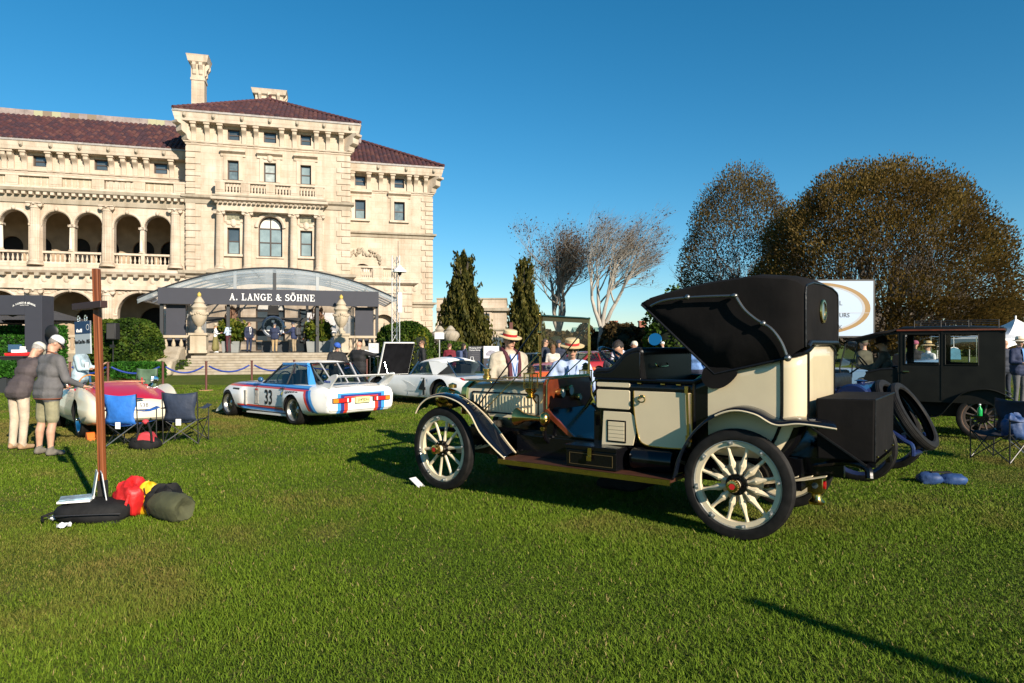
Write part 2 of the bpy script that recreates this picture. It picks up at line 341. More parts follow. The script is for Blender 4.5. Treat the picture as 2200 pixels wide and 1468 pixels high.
def wall(name, s0, s1, z0, z1, y, ops=(), depth=.5, mat=None, parent=house):
    mb = MB(); xs = {s0, s1}; zs = {z0, z1}; boxes = []
    for o in ops:
        x0, x1, a, b = o[:4]; arch = len(o) > 4 and o[4]; r = (x1 - x0) / 2
        zs |= {a, b + r if arch else b}; xs |= {x0, x1}; boxes.append((x0, x1, a, b + r if arch else b))
        N = 14
        if arch:
            cx = (x0 + x1) / 2; arc = [(cx + r*math.cos(math.pi*i/N), b + r*math.sin(math.pi*i/N)) for i in range(N+1)]
            for i in range(N):
                p, q = arc[i], arc[i+1]
                mb.add([(p[0], y, p[1]), (q[0], y, q[1]), (q[0], y, b+r), (p[0], y, b+r)], [(3, 2, 1, 0)])
                mb.add([(p[0], y, p[1]), (q[0], y, q[1]), (q[0], y+depth, q[1]), (p[0], y+depth, p[1])], [(0, 1, 2, 3)])
        else: mb.add([(x0, y, b), (x1, y, b), (x1, y+depth, b), (x0, y+depth, b)], [(3, 2, 1, 0)])
        for x in (x0, x1): mb.add([(x, y, a), (x, y, b), (x, y+depth, b), (x, y+depth, a)], [(0, 1, 2, 3)])
        mb.add([(x0, y, a), (x1, y, a), (x1, y+depth, a), (x0, y+depth, a)], [(0, 1, 2, 3)])
    xs = sorted(xs); zs = sorted(zs)
    for i in range(len(xs)-1):
        for j in range(len(zs)-1):
            cx, cz = (xs[i]+xs[i+1])/2, (zs[j]+zs[j+1])/2
            if any(b[0] < cx < b[1] and b[2] < cz < b[3] for b in boxes): continue
            mb.add([(xs[i], y, zs[j]), (xs[i+1], y, zs[j]), (xs[i+1], y, zs[j+1]), (xs[i], y, zs[j+1])], [(0, 1, 2, 3)])
    return mb.build(name, mat or STONE, parent, smooth=0)
def window(x0, x1, z0, z1, y, arch=False, mat=None, top=None, mid=False, parent=house):
    """sash window standing in its opening: frame, two panes"""
    mb = MB(); t = .09; d = .08; mat = mat or random.choice((CURTAIN, CURTAIN, M('half_curtain', (.12, .16, .17), .1, var=.4, scale=2.2, coat=.5), M('pale_curtain', (.33, .37, .35), .2, var=.3, scale=2.5, coat=.5))); top = top or (random.choice((mat, PANE, mat)) if mat is not PANE else None)
    mb.box(x0, x0+t, y, y+d, z0, z1); mb.box(x1-t, x1, y, y+d, z0, z1); mb.box(x0+t, x1-t, y+.003, y+d, z0, z0+t)
    zm = (z0 + z1)/2
    mb.box(x0+t, x1-t, y+.003, y+d, zm-.04, zm+.04); mb.box(x0+t, x1-t, y+.003, y+d, z1-t, z1)
    if mid: mb.box((x0+x1)/2-.05, (x0+x1)/2+.05, y-.004, y+d, z0+t, z1-t)
    if arch:
        r = (x1-x0)/2; cx = (x0+x1)/2; N = 12
        mb.tube([(cx + (r-.05)*math.cos(math.pi*i/N), y+.04, z1 + (r-.05)*math.sin(math.pi*i/N)) for i in range(N+1)], .055, 6)
        mb.box(cx-.035, cx+.035, y, y+d, z1, z1+r-.05)
    f = mb.build('window', WFRAME, house, smooth=30)
    for a, b, mm in ((z0+t, zm-.04, mat), (zm+.04, z1-t, top or mat)):
        MB().box(x0+t, x1-t, y+.05, y+.06, a, b).build('pane', mm, f, smooth=0)
    if arch:
        MB().prism([(cx + (r-.06)*math.cos(math.pi*i/N), z1 + (r-.06)*math.sin(math.pi*i/N)) for i in range(N+1)], y+.05, y+.06).build('pane', BLIND, f, smooth=0)
    return f
def surround(x0, x1, z0, z1, y, hood=True, sill=True, crest=False):
    mb = MB(); t = .28; p = .07
    mb.box(x0-t, x0-.002, y-p, y, z0, z1+t); mb.box(x1+.002, x1+t, y-p, y, z0, z1+t); mb.box(x0-.002, x1+.002, y-p, y, z1+.002, z1+t)
    if hood: mb.prism([(y-.09, z1+t), (y-.1, z1+t+.16), (y-.36, z1+t+.3), (y-.36, z1+t+.42), (y, z1+t+.46), (y, z1+t)], x0-t-.18, x1+t+.18, axis='x')
    if sill:
        mb.box(x0-t-.06, x1+t+.06, y-.2, y, z0-.16, z0-.002)
    if crest: mb.ball(((x0+x1)/2, y-.1, z1+t+.05), (.22, .12, .3), 8, 6); mb.ball(((x0+x1)/2-.32, y-.08, z1+t+.02), (.2, .08, .12), 8, 6); mb.ball(((x0+x1)/2+.32, y-.08, z1+t+.02), (.2, .08, .12), 8, 6)
    return mb.build('window_surround', TRIM, house, smooth=40)
# shared pieces
baluster = MB().lathe([(.07, 0), (.07, .05), (.045, .09), (.085, .24), (.075, .34), (.035, .56), (.06, .66), (.06, .72)], 8).mesh('baluster', TRIM)
def bracket_mesh(h, d):
    return MB().prism(sp2([(0, 0), (-.1, .03), (-.13, .2*h), (-.22*d/.7, .45*h), (-.5*d/.7, .62*h), (-d, .72*h), (-d, .93*h), (-d-.05, .94*h), (-d-.05, h), (0, h)], 2), -.15, .15, axis='x').box(-.19, .19, -.09, 0, -.16, 0).box(-.2, .2, -d-.09, 0, .9*h, h-.002).mesh('bracket', TRIM, 30)
BRK = bracket_mesh(1.25, .48)
lion = MB().ball((0, 0, 0), (.14, .12, .19), 8, 6).ball((0, -.1, -.05), (.08, .09, .08), 6, 5).ball((-.11, .02, .13), .06, 6, 4).ball((.11, .02, .13), .06, 6, 4).mesh('lion_head', WEATHER)
flute = []
for i in range(48):
    a = 2*math.pi*i/48; flute.append((math.cos(a), math.sin(a), .93 if i % 3 == 0 else 1))
def column(x, y, z0, z1, r, mat=None, parent=house, capital=True):
    mb = MB(); h = z1 - z0; zs = [(z0 + .14*h*0 + r*.9, 1), (z0 + h*.35, 1), (z1 - r*1.1, .84)]
    rings = [[(x + c*r*k*f, y + s*r*k*f, z) for c, s, f in flute] for z, k in zs]
    mb.loft(rings); o = mb.build('column', mat or STONE, parent, smooth=30)
    MB().lathe([(0, z0), (r*1.45, z0), (r*1.45, z0+r*.3), (r*1.3, z0+r*.32), (r*1.38, z0+r*.5), (r*1.12, z0+r*.62), (r*1.2, z0+r*.78), (r, z0+r*.95)], 20, Matrix.Translation((x, y, 0))).build('column_base', TRIM, o)
    if capital:
        c = MB(Matrix.Translation((x, y, 0))).lathe([(r*.84, z1-r*1.15), (r*.95, z1-r*1.05), (r*.95, z1-r*.75), (r*.86, z1-r*.7), (r*1.05, z1-r*.3), (r*.9, z1-r*.22)], 16)
        for q in (-1, 1):
            c.lathe([(.0, -.95*r), (.34*r, -.95*r), (.42*r, -.9*r), (.3*r, 0), (.42*r, .9*r), (.34*r, .95*r), (0, .95*r)], 10, Matrix.Translation((q*r*1.02, 0, z1-r*.48)) @ Matrix.Rotation(R(90), 4, 'X'))
        c.box(-r*1.35, r*1.35, -r*1.2, r*1.2, z1-r*.2, z1); c.ball((0, -r*1.05, z1-r*.3), r*.25, 6, 5)
        c.build('capital', TRIM, o)
    return o
def balustrade(x0, x1, y, z, n_bays, h=1.0, mat=None, fill=None, parent=house, nb=5, ped=.5):
    """rail and plinth with pedestals; each baluster its own piece"""
    mb = MB(); mb.box(x0, x1, y-.19, y+.19, z, z+.16); mb.box(x0-.05, x1+.05, y-.23, y+.23, z+h-.15, z+h)
    rail = mb.build('balustrade', mat or TRIM, parent, smooth=0)
    L = (x1 - x0); bay = (L - ped) / n_bays
    for i in range(n_bays + 1):
        c = x0 + ped/2 + i*bay
        MB().box(c-ped/2+.003, c+ped/2-.003, y-.21, y+.21, z+.162, z+h-.152).box(c-ped/2+.09, c+ped/2-.09, y-.235, y-.21, z+.28, z+h-.26).build('pedestal', mat or STONE, rail, smooth=0)
        if i < n_bays:
            for j in range(nb):
                bx = c + ped/2 + (bay-ped)*(j+.5)/nb
                inst(baluster, 'baluster', rail, (bx, y, z+.161), (0, 0, 0), (1, 1, (h-.315)/.72))
            if fill and fill(i): MB().box(c+ped/2, c+bay-ped/2, y-.03, y+.1, z+.17, z+h-.16).build('infill_panel', PALE, rail, smooth=0)
    return rail
def cornice(x0, x1, y, z, prof, mat=None, ret=True, name='cornice', back=1.0):
    """prof: (projection, dz) from the wall upwards, mitred round the ends"""
    mb = MB(); rings = []
    for p, dz in prof:
        e = p if ret else 0
        rings.append([(x0-e, y+back, z+dz), (x0-e, y-p, z+dz), (x1+e, y-p, z+dz), (x1+e, y+back, z+dz)])
    mb.loft(rings); return mb.build(name, mat or TRIM, house, smooth=0)
def quoins(x, sgn, y, z0, z1, n, long=.95, short=.6, p=.07):
    h = (z1 - z0) / n
    for i in range(n):
        L = long if i % 2 else short; a, b = (x - sgn*.03, x + sgn*L); a, b = min(a, b), max(a, b)
        MB().box(a, b, y-p, y, z0+i*h+.04, z0+(i+1)*h-.04).build('quoin', STONE, house, smooth=0)
def tiled(name, O, U, V, LU, LV, inside, mats=TILES, tw=.33, tl=.42):
    """barrel tiles laid up a slope: one mesh of tile geometry"""
    mb = MB(); O = Vector(O); U = Vector(U).normalized(); V = Vector(V).normalized(); N = U.cross(V).normalized()
    if N.z < 0: N = -N
    for i in range(int(LU / tw)):
        for j in range(int(LV / tl)):
            if not inside((i+.5)*tw, (j+.5)*tl): continue
            a = O + U*(i*tw) + V*(j*tl); lift = N*.035
            prof = [(0, 0), (.22, .085), (.5, .12), (.78, .085), (1, 0)]
            b = [a + U*(u*tw) + N*h + lift for u, h in prof]; t = [a + V*(tl*1.08) + U*(u*tw) + N*h for u, h in prof]
            mb.add(b + t, [(k, k+1, k+6, k+5) for k in range(4)] + [(4, 3, 2, 1, 0)], random.choice((0, 0, 1, 1, 2)))
    return mb
def frieze(x0, x1, y, z0, z1, wins, spots, eave_p):
    """attic frieze: wall with low windows, big brackets, eave"""
    wall('attic_wall', x0, x1, z0, z1, y, [(a, b, z0+.36, z1-.2) for a, b in wins])
    for a, b in wins:
        window(a, b, z0+.36, z1-.2, y+.22, mat=PANE)
    for s in spots: inst(BRK, 'bracket', house, (s, y-.0, z1-1.27))
    cornice(x0, x1, y, z0-.16, [(0, 0), (.06, .02), (.06, .1), (.16, .16), (.18, .24), (0, .26)], name='architrave', back=.3)
    cornice(x0, x1, y, z1-.02, [(0, 0), (eave_p-.12, .02), (eave_p-.08, .2), (eave_p-.05, .28), (eave_p, .52), (eave_p+.06, .62), (0, .66)], back=2)
    n = max(2, int((x1 - x0) / 1.75))
    for i in range(n + 1): inst(lion, 'lion_head', house, (x0 + (x1-x0)*i/n, y-eave_p+.02, z1+.36))
# ---- tower
TW = fx(752, 0); zt = 15.85
def px_rect(cx, w_, t, b, y): return (fac(cx-w_/2, t, y)[0], fac(cx+w_/2, t, y)[0], fac(cx, b, y)[1], fac(cx, t, y)[1])
w3 = [px_rect(501, 24, 346, 387, 0), px_rect(580, 26, 350, 393, 0), px_rect(657, 23, 354, 396, 0)]
w3 = [(a, b, 13.35, 14.75) for a, b, _, _ in w3]
w2 = [px_rect(502, 27, 495, 550, 0), px_rect(658, 26, 502, 555, 0)]; w2 = [(a, b, 8.05, 9.95) for a, b, _, _ in w2]
ac = fx(581, 0); wa = (ac-.82, ac+.82, 7.95, 10.05, True)
g1 = (ac-1.0, ac+1.0, 1.15, 4.1, True)
gw = [(a-.05, b+.05, 1.7, 4.2) for a, b, _, _ in w2]
wall('tower_wall', 0, TW, 1.1, zt, 0, w3 + w2 + [wa, g1] + gw, .45)
MB().box(0, .02, .003, 11, 1.1, 17.7).box(TW-.02, TW, .003, 11, 1.1, 17.7).box(.02, TW-.02, 10.98, 11, 1.1, 17.7).build('side_wall', STONE, house, smooth=0)
for i, o in enumerate(w3): window(*o, .2); surround(*o, 0, crest=(i == 1), sill=False)
for o in w2: window(*o, .2); surround(*o, 0, hood=False, crest=True)
for o in gw: window(*o, .25, mat=PANE)
window(wa[0], wa[1], 7.95, 10.05, .25, arch=True, mid=True)
window(g1[0], g1[1], 1.15, 4.1, .3, arch=True, mat=PANE, mid=True)
N = 16; r_ = .95
MB().tube([(ac + r_*math.cos(math.pi*i/N), -.06, 10.05 + r_*math.sin(math.pi*i/N)) for i in range(N+1)], .13, 6).ball((ac, -.15, 11.1), (.2, .16, .24), 8, 6).build('arch_moulding', TRIM, house)
# carved spandrels and wall panels beside the arch
for q in (-1, 1):
    mb = MB()
    for k in range(26):
        a = R(25 + 60*random.random()); rr = 1.2 + .55*random.random(); zz = min(10.05 + rr*math.sin(a), 11.1)
        mb.ball((ac + q*min(rr*math.cos(a)*1.25, 1.7), -.05, zz), (random.uniform(.06, .14), .07, random.uniform(.06, .13)), 6, 4)
    mb.build('carved_spandrel', TRIM, house, kind='stuff')
    xx = fx(502 if q < 0 else 658, 0)
    MB().box(xx-.62, xx+.62, -.06, 0, 10.35, 11.0).build('carved_panel', TRIM, house, bevel=.02, smooth=0)
    MB().box(xx-.45, xx+.45, -.075, -.061, 10.48, 10.86).build('marble_tablet', M('green_marble', (.2, .19, .12), .4, var=.5, scale=8), house, smooth=0)
    mb = MB()
    for k in range(9): mb.ball((xx + random.uniform(-.4, .4), -.05, 11.05+random.uniform(0, .22)), (.12, .06, .09), 6, 4)
    mb.build('carved_crest', TRIM, house)
tw = [(a, b) for a, b, _, _ in [px_rect(502, 26, 288, 300, 0), px_rect(580, 27, 290, 300, 0), px_rect(657, 23, 295, 300, 0)]]
bs = [fx(p, 0) for p in (417, 446, 474, 525, 551, 606, 633, 680, 705, 733)]
frieze(0, TW, 0, zt+.001, 17.2, tw, bs, .74)
for q, xx in ((-1, -.0), (1, TW)):       # large corner scrolls
    MB(Matrix.Translation((xx, 0, 15.95)) @ Matrix.Rotation(R(45*q), 4, 'Z')).prism(sp2([(.25, 0), (-.1, .05), (-.2, .35), (-.55, .55), (-.58, .95), (-.85, 1.05), (-.8, 1.25), (.25, 1.25)], 3), -.3, .3, axis='x').build('corner_scroll', TRIM, house, smooth=30)
quoins(0, 1, 0, 12.2, 15.6, 8); quoins(TW, -1, 0, 12.2, 15.6, 8); quoins(0, 1, 0, 7.1, 11.6, 9); quoins(TW, -1, 0, 7.1, 11.6, 9)
quoins(0, 1, 0, 1.2, 5.9, 8); quoins(TW, -1, 0, 1.2, 5.9, 8)
cornice(0, TW, 0, 11.55, [(0, 0), (.08, .02), (.1, .3), (.3, .42), (.32, .6), (0, .66)], WEATHER, back=.3, name='string_course')
cornice(0, TW, 0, 6.3, [(0, 0), (.08, .02), (.12, .2), (.42, .3), (.45, .5), (0, .55)], WEATHER, back=.3, name='string_course')
# frontispiece: four columns, entablature, balcony
xa, xb = fx(459, -.6), fx(700, -.6)
for p in (472, 532, 631, 686): column(fx(p, -.38), -.38, 6.95, 11.05, .27)
cornice(xa+.2, xb-.2, -.62, 11.06, [(0, 0), (.0, .4), (.04, .42), (.05, .62), (.34, .72), (.38, .9), (.1, .95)], back=.6, name='entablature')
for i in range(24): MB().box(xa+.1+(xb-xa-.4)*i/23, xa+.1+(xb-xa-.4)*i/23+.17, -.9, -.63, 11.53, 11.66).build('dentil', WEATHER, house, smooth=0)
MB().box(xa-.05, xb+.05, -1.0, -.002, 12.0, 12.12).build('balcony_floor', WEATHER, house, smooth=0)
balustrade(xa+.15, xb-.15, -.75, 12.13, 4, .98, nb=5, ped=.62)
cornice(xa+.05, xb-.05, -.72, 6.3, [(0, 0), (.08, .02), (.12, .2), (.42, .3), (.45, .5), (.3, .6)], WEATHER, back=.7, name='column_plinth')
for k in range(7): inst(baluster, 'baluster', house, (ac-.72+.24*k, .1, 7.05), scale=(1, 1, 1.1))
MB().box(ac-.95, ac+.95, -.1, .3, 7.84, 7.95).build('window_sill', TRIM, house, smooth=0)
# tower roof
ax_, az = fx(580, 5.6), 21.15; e0, e1, ez, ey = -.72, TW+.72, 17.86, -.8
def slope_roof(name, P0, P1, apex0, apex1, parent=house):
    """tiled slope between eave P0-P1 and ridge apex0-apex1"""
    P0, P1, A0, A1 = map(Vector, (P0, P1, apex0, apex1)); U = (P1 - P0).normalized(); d = A0 - P0; V = (d - U*d.dot(U)); LV = V.length; V.normalize()
    LU = (P1 - P0).length; u0, u1 = (A0-P0).dot(U), (A1-P0).dot(U)
    f = MB().add([P0, P1, A1, A0], [(0, 1, 2, 3)]).build(name, TILES[1], parent, smooth=0)
    MB().bar(P0 + V*.06 + Vector((0, 0, -.05)), P1 + V*.06 + Vector((0, 0, -.05)), .14, .15).build('gutter', M('lead_gutter', (.3, .28, .26), .6, var=.3, scale=3), f, smooth=0)
    tiled('t', P0, U, V, LU, LV, lambda u, v: u0*v/LV <= u <= LU + (u1-LU)*v/LV).build('roof_tiles', TILES, f, smooth=60, weld=False, kind='stuff')
    return f
A = (ax_, 5.6, az)
r0 = slope_roof('roof', (e0, ey, ez), (e1, ey, ez), A, A); slope_roof('roof_slope', (e1, ey, ez), (e1, 12, ez), A, A); slope_roof('roof_slope', (e0, 12, ez), (e0, ey, ez), A, A)
mb = MB()
for p in ((e0, ey, ez), (e1, ey, ez)):
    P = Vector(p); Q = Vector(A); n = 22
    for i in range(n): mb.tube([P.lerp(Q, i/n) + Vector((0, 0, .12)), P.lerp(Q, (i+1.05)/n) + Vector((0, 0, .07))], .14, 6)
mb.build('hip_tiles', TILES, r0); MB().lathe([(.3, az), (.2, az+.2), (.1, az+.3), (.16, az+.4), (0, az+.55)], 8, Matrix.Translation((ax_, 5.6, 0))).build('finial', TILES[2], r0)
def chimney(x0, x1, y, zb, ztop, w, cap=1.0):
    o = MB().box(x0, x1, y, y+w, zb, ztop-1.2*cap).build('chimney', STONE, house, smooth=0)
    mb = MB()
    mb.loft([[(x0-p, y-p, z), (x1+p, y-p, z), (x1+p, y+w+p, z), (x0-p, y+w+p, z)] for p, z in ((.001, ztop-1.9*cap), (.06, ztop-1.88*cap), (.06, ztop-1.7*cap), (.02, ztop-1.68*cap), (.02, ztop-.65*cap), (.22, ztop-.5*cap), (.31, ztop-.1), (.35, ztop))])
    mb.build('chimney_cap', TRIM, o, smooth=0)
    n = max(2, int((x1-x0)/.6))
    for i in range(n):
        c = x0 + (x1-x0)*(i+.5)/n
        MB(Matrix.Translation((c, y-.021, ztop-1.5*cap))).prism([(0, 0), (-.1, .1), (-.1, .4), (-.3, .7), (-.3, .92), (0, .92)], -.12, .12, axis='x').build('chimney_bracket', TRIM, o, smooth=0)
    for i in range(2): MB(Matrix.Translation((x1+.021, y+w*(.25+.5*i), ztop-1.5*cap))).prism([(0, 0), (.1, .1), (.1, .4), (.3, .7), (.3, .92), (0, .92)], -.12, .12, axis='y').build('chimney_bracket', TRIM, o, smooth=0)
a, b = fac(411, 125, 4.5), fac(439, 125, 4.5); chimney(a[0], b[0], 4.5, 18, fac(425, 120, 4.5)[1], 1.1)
a, b = fac(549, 200, 10), fac(608, 200, 10); chimney(a[0], b[0], 10, 18, fac(580, 194, 10)[1], 1.3, .8)
# ---- wings (attic storey set back 2.5 m)
WL = -34.0; WY = 2.5; ev = 15.05
def wing_windows(pxs, y, w_=30): return [(fx(p-w_/2, y), fx(p+w_/2, y)) for p in pxs]
lw = wing_windows((85, 217, 345), WY, 29)
sp = sorted([fx(p, WY) for p in (11, 26, 54, 108, 135, 162, 188, 241, 267, 292, 317, 370)])
step = 3.95; x = lw[0][0] - 1.15
while x > WL:
    lw.append((x-3.2-.95+.4, x-3.2+.4)); x -= step
extra = [WL + 1 + i*.98 for i in range(int((sp[0]-1-WL)/.98))]
lw = [o for o in lw if o[0] > WL+.5]; extra = [e for e in extra if all(e < a-.25 or e > b+.25 for a, b in lw)]
frieze(WL, -.02, WY, 13.7, ev, lw, sp + extra, .76)
wall('wing_wall', WL, -.02, 11.3, 13.7, WY)
slope_roof('roof', (WL-1, WY-.82, ev+.66), (-.02, WY-.82, ev+.66), (WL-1, 7, 18.95), (-.02, 7, 18.95))
mb = MB()
for i in range(56): mb.box(WL + i*.6, WL + i*.6 + .592, 6.85, 7.3, 18.8, 19.3 + random.uniform(-.012, .012), random.choice((0, 0, 0, 0, 0, 1, 2)))
mb.build('ridge_flashing', [M('ridge_lead', (.26, .21, .19), .6, var=.3, scale=2), M('ridge_pale', (.34, .33, .2), .6), M('ridge_brown', (.2, .15, .1), .6)], house, smooth=0)
# loggia front, two storeys
LY = .3
ups = []
for px, hw in ((30, 28), (122, 27.5), (190, 26.5), (274, 26), (339, 26)):
    c = fx(px, LY); ups.append((c-.84, c+.84, 7.05, 9.75, True))
pitch = fx(274, LY) - fx(122, LY)
base = ups[1][0]
for k in range(1, 5):
    for d in (0, ups[2][0] - ups[1][0]):
        a = base - k*pitch + d
        if a < ups[0][0] - .5 and a > WL+.5: ups.append((a, a+1.68, 7.05, 9.75, True))
low = []; c = fx(152, LY)
for k in (1, 0, -1, -2, -3, -4, -5):
    cc = c + k*pitch
    if WL + 2 < cc < -1.5: low.append((cc-1.45, cc+1.45, 1.12, 3.75, True))
wall('loggia_wall', WL, -.02, 1.1, 12.0, LY, ups + low, .55)
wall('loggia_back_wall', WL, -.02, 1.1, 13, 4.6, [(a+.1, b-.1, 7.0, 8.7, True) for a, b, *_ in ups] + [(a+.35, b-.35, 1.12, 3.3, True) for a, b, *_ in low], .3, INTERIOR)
MB().box(WL, -.02, 4.95, 5.0, 1.1, 13).build('room_shade_sheet', VOID, house, smooth=0)  # black sheet painted in as the darkness behind the loggia arches
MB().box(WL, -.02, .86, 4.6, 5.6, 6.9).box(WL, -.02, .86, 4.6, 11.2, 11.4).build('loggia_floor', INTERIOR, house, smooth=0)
MB().box(WL-.3, WL, .3, 8, 1.1, 15.7).build('end_wall', STONE, house, smooth=0)
for a, b, z0, z1, _ in ups + low:
    r = (b-a)/2 + .09; cc = (a+b)/2; big = b-a > 2
    o = MB().tube([(cc + r*math.cos(math.pi*i/18), LY-.03, z1 + r*math.sin(math.pi*i/18)) for i in range(19)], .1 if big else .08, 6)
    o.ball((cc, LY-.1, z1+r+.06), (.14, .14, .22 if big else .16), 8, 6)
    o.box(a-.28, a-.002, LY-.08, LY+.5, z1-.16, z1); o.box(b+.002, b+.28, LY-.08, LY+.5, z1-.16, z1)
    o.build('arch_moulding', TRIM, house)
    if not big:
        rail = MB().box(a-.002, b+.002, LY+.02, LY+.4, 7.06, 7.2).box(a-.002, b+.002, LY, LY+.42, 7.78, 7.92).build('balustrade', TRIM, house, smooth=0)
        for k in range(6): inst(baluster, 'baluster', rail, (a+.14+(b-a-.28)*k/5, LY+.2, 7.2), scale=(.95, .95, .8))
for px in (155, 306, 2): column(fx(px, LY+.2), LY+.14, 7.95, 9.72, .15, MATS.setdefault('pale_marble', M('pale_marble', (.7, .64, .53), .5)))
cols = [fx(376, LY-.3)] + [fx(229, LY-.3) - k*pitch for k in range(6)]
for cx in cols:
    if cx > WL: column(cx, LY-.12, 6.95, 11.1, .34)
    if cx > WL and cx < -1.2: column(cx, LY-.12, 1.15, 5.35, .38)
for k in range(len(low)):      # carved spandrels over the ground floor arches
    a, b, _, z1, _ = low[k]; cc = (a+b)/2; mb = MB()
    for q in (-1, 1):
        for j in range(16):
            t = R(28 + 45*random.random()); rr = 1.75 + .5*random.random()
            mb.ball((cc + q*min(rr*math.cos(t)*1.15, 1.9), LY-.02, min(z1 + rr*math.sin(t), 5.25)), (random.uniform(.08, .2), .06, random.uniform(.07, .14)), 6, 4)
    mb.build('carved_spandrel', TRIM, house, kind='stuff')
cornice(WL, -.02, LY, 5.36, [(0, 0), (.3, .01), (.32, .28), (.2, .3), (.2, .95), (.5, 1.05), (.62, 1.2), (.62, 1.38), (0, 1.5)], TRIM, ret=False, name='entablature', back=.2)
mb = MB()
for i in range(int(-WL/.66)):
    s = -.5 - i*.66; mb = MB().box(s-.13, s+.13, LY-.58, LY-.21, 6.2, 6.4).build('corbel', WEATHER, house, smooth=0)
    if i % 2 == 0: MB().ball((s-.33, LY-.2, 5.98), (.2, .07, .2), 8, 6).build('carved_rosette', TRIM, house)
cornice(WL, -.02, LY, 11.1, [(0, 0), (.1, .01), (.12, .25), (.06, .27), (.06, .55), (.45, .75), (.5, .95), (0, 1.0)], WEATHER, ret=False, name='entablature', back=.2)
for i in range(int(-WL/.42)): MB().box(-.35-i*.42, -.14-i*.42, LY-.42, LY-.07, 11.62, 11.8).build('dentil', TRIM, house, smooth=0)
balustrade(WL, -.1, LY+.1, 12.1, 13, .95, fill=lambda i: i % 3 != 2 or i < 9, nb=5, ped=.75)
# right wing
RX = fx(929, WY); RS = TW + .02
rw = wing_windows((774, 857), WY, 23)
wr = [(a, b, 11.45, 12.95) for a, b in wing_windows((774, 858), WY, 23)]
ra = (fx(758, WY), fx(800, WY), 6.4, 7.2, True)
wall('wing_wall', RS, RX, 1.1, 13.7, WY, wr + [ra])
for o in wr: window(*o, WY+.2); surround(*o, WY)
window(ra[0], ra[1], 6.4, 7.2, WY+.25, arch=True, mat=PANE)
frieze(RS, RX, WY, 13.7, ev, rw, [fx(p, WY) for p in (757, 792, 818, 843, 878, 893, 914)], .76)
MB().box(RX-.02, RX, WY+.003, 14, 1.1, 15.3).build('side_wall', STONE, house, smooth=0)
MB(Matrix.Translation((RX, WY, 13.8)) @ Matrix.Rotation(R(45), 4, 'Z')).prism(sp2([(.25, 0), (-.1, .05), (-.2, .35), (-.55, .55), (-.58, .95), (-.85, 1.05), (-.8, 1.25), (.25, 1.25)], 3), -.3, .3, axis='x').build('corner_scroll', TRIM, house, smooth=30)
slope_roof('roof', (RS-.6, WY-.82, ev+.66), (RX+.8, WY-.82, ev+.66), (RS-.6, 7.5, 18.9), (fx(776, 7.5), 7.5, 18.9))
slope_roof('roof_slope', (RX+.8, WY-.82, ev+.66), (RX+.8, 16, ev+.66), (fx(776, 7.5), 7.5, 18.9), (fx(776, 7.5), 9.5, 18.9))
mb = MB(); P = Vector((RX+.8, WY-.82, ev+.7)); Q = Vector((fx(776, 7.5), 7.5, 18.95))
for i in range(20): mb.tube([P.lerp(Q, i/20) + Vector((0, 0, .12)), P.lerp(Q, (i+1.05)/20) + Vector((0, 0, .07))], .14, 6)
mb.build('hip_tiles', TILES, house)
MB().box(RS, fx(776, 7.5), 7.3, 7.9, 18.7, 19.4).build('ridge_flashing', MATS['ridge_lead'], house, smooth=0)
quoins(RX, -1, WY, 10.5, 13.4, 8, .9, .55); quoins(RX, -1, WY, 5.2, 10.0, 11, .9, .55); quoins(RX, -1, WY, 1.2, 4.4, 7, .9, .55)
for z in (10.05, 4.55): cornice(RS, RX, WY, z, [(0, 0), (.08, .02), (.1, .2), (.28, .28), (.3, .42), (0, .46)], WEATHER, back=.3, name='string_course')
# low bay with balcony at the right of the tower
bx0, bx1 = RS, fx(885, .4)
wall('bay_wall', bx0, bx1, 1.1, 5.6, .5, [(bx0+1.6, bx0+3.4, 1.15, 3.0, True)])
MB().box(bx1-.02, bx1, .503, 2.5, 1.1, 5.6).box(bx0+1.5, bx0+3.5, 1.1, 1.12, 1.1, 4.5).build('bay_side_wall', STONE, house, smooth=0)
quoins(bx1, -1, .5, 1.2, 5.0, 8, .9, .55)
cornice(bx0, bx1, .5, 5.5, [(0, 0), (.1, .01), (.1, .6), (.3, .68), (.5, .8), (.5, .98), (0, 1.05)], TRIM, back=1.9, name='entablature')
for i in range(7): MB().ball((bx0+.5+i*.72, .41, 5.85), (.2, .06, .2), 8, 6).build('carved_rosette', TRIM, house)
balustrade(bx0, bx1-.5, .7, 6.52, 2, 1.05, nb=6, ped=.8, fill=lambda i: i == 1)
mb = MB()
for k in range(46):
    a = R(180*random.random()); cxx = (ra[0]+ra[1])/2
    mb.ball((cxx + 1.35*math.cos(a), WY-.08, 8.1 + .75*math.sin(a) + random.uniform(-.2, .25)), (random.uniform(.07, .17), .09, random.uniform(.07, .15)), 6, 4)
mb.build('carved_cartouche', WEATHER, house)
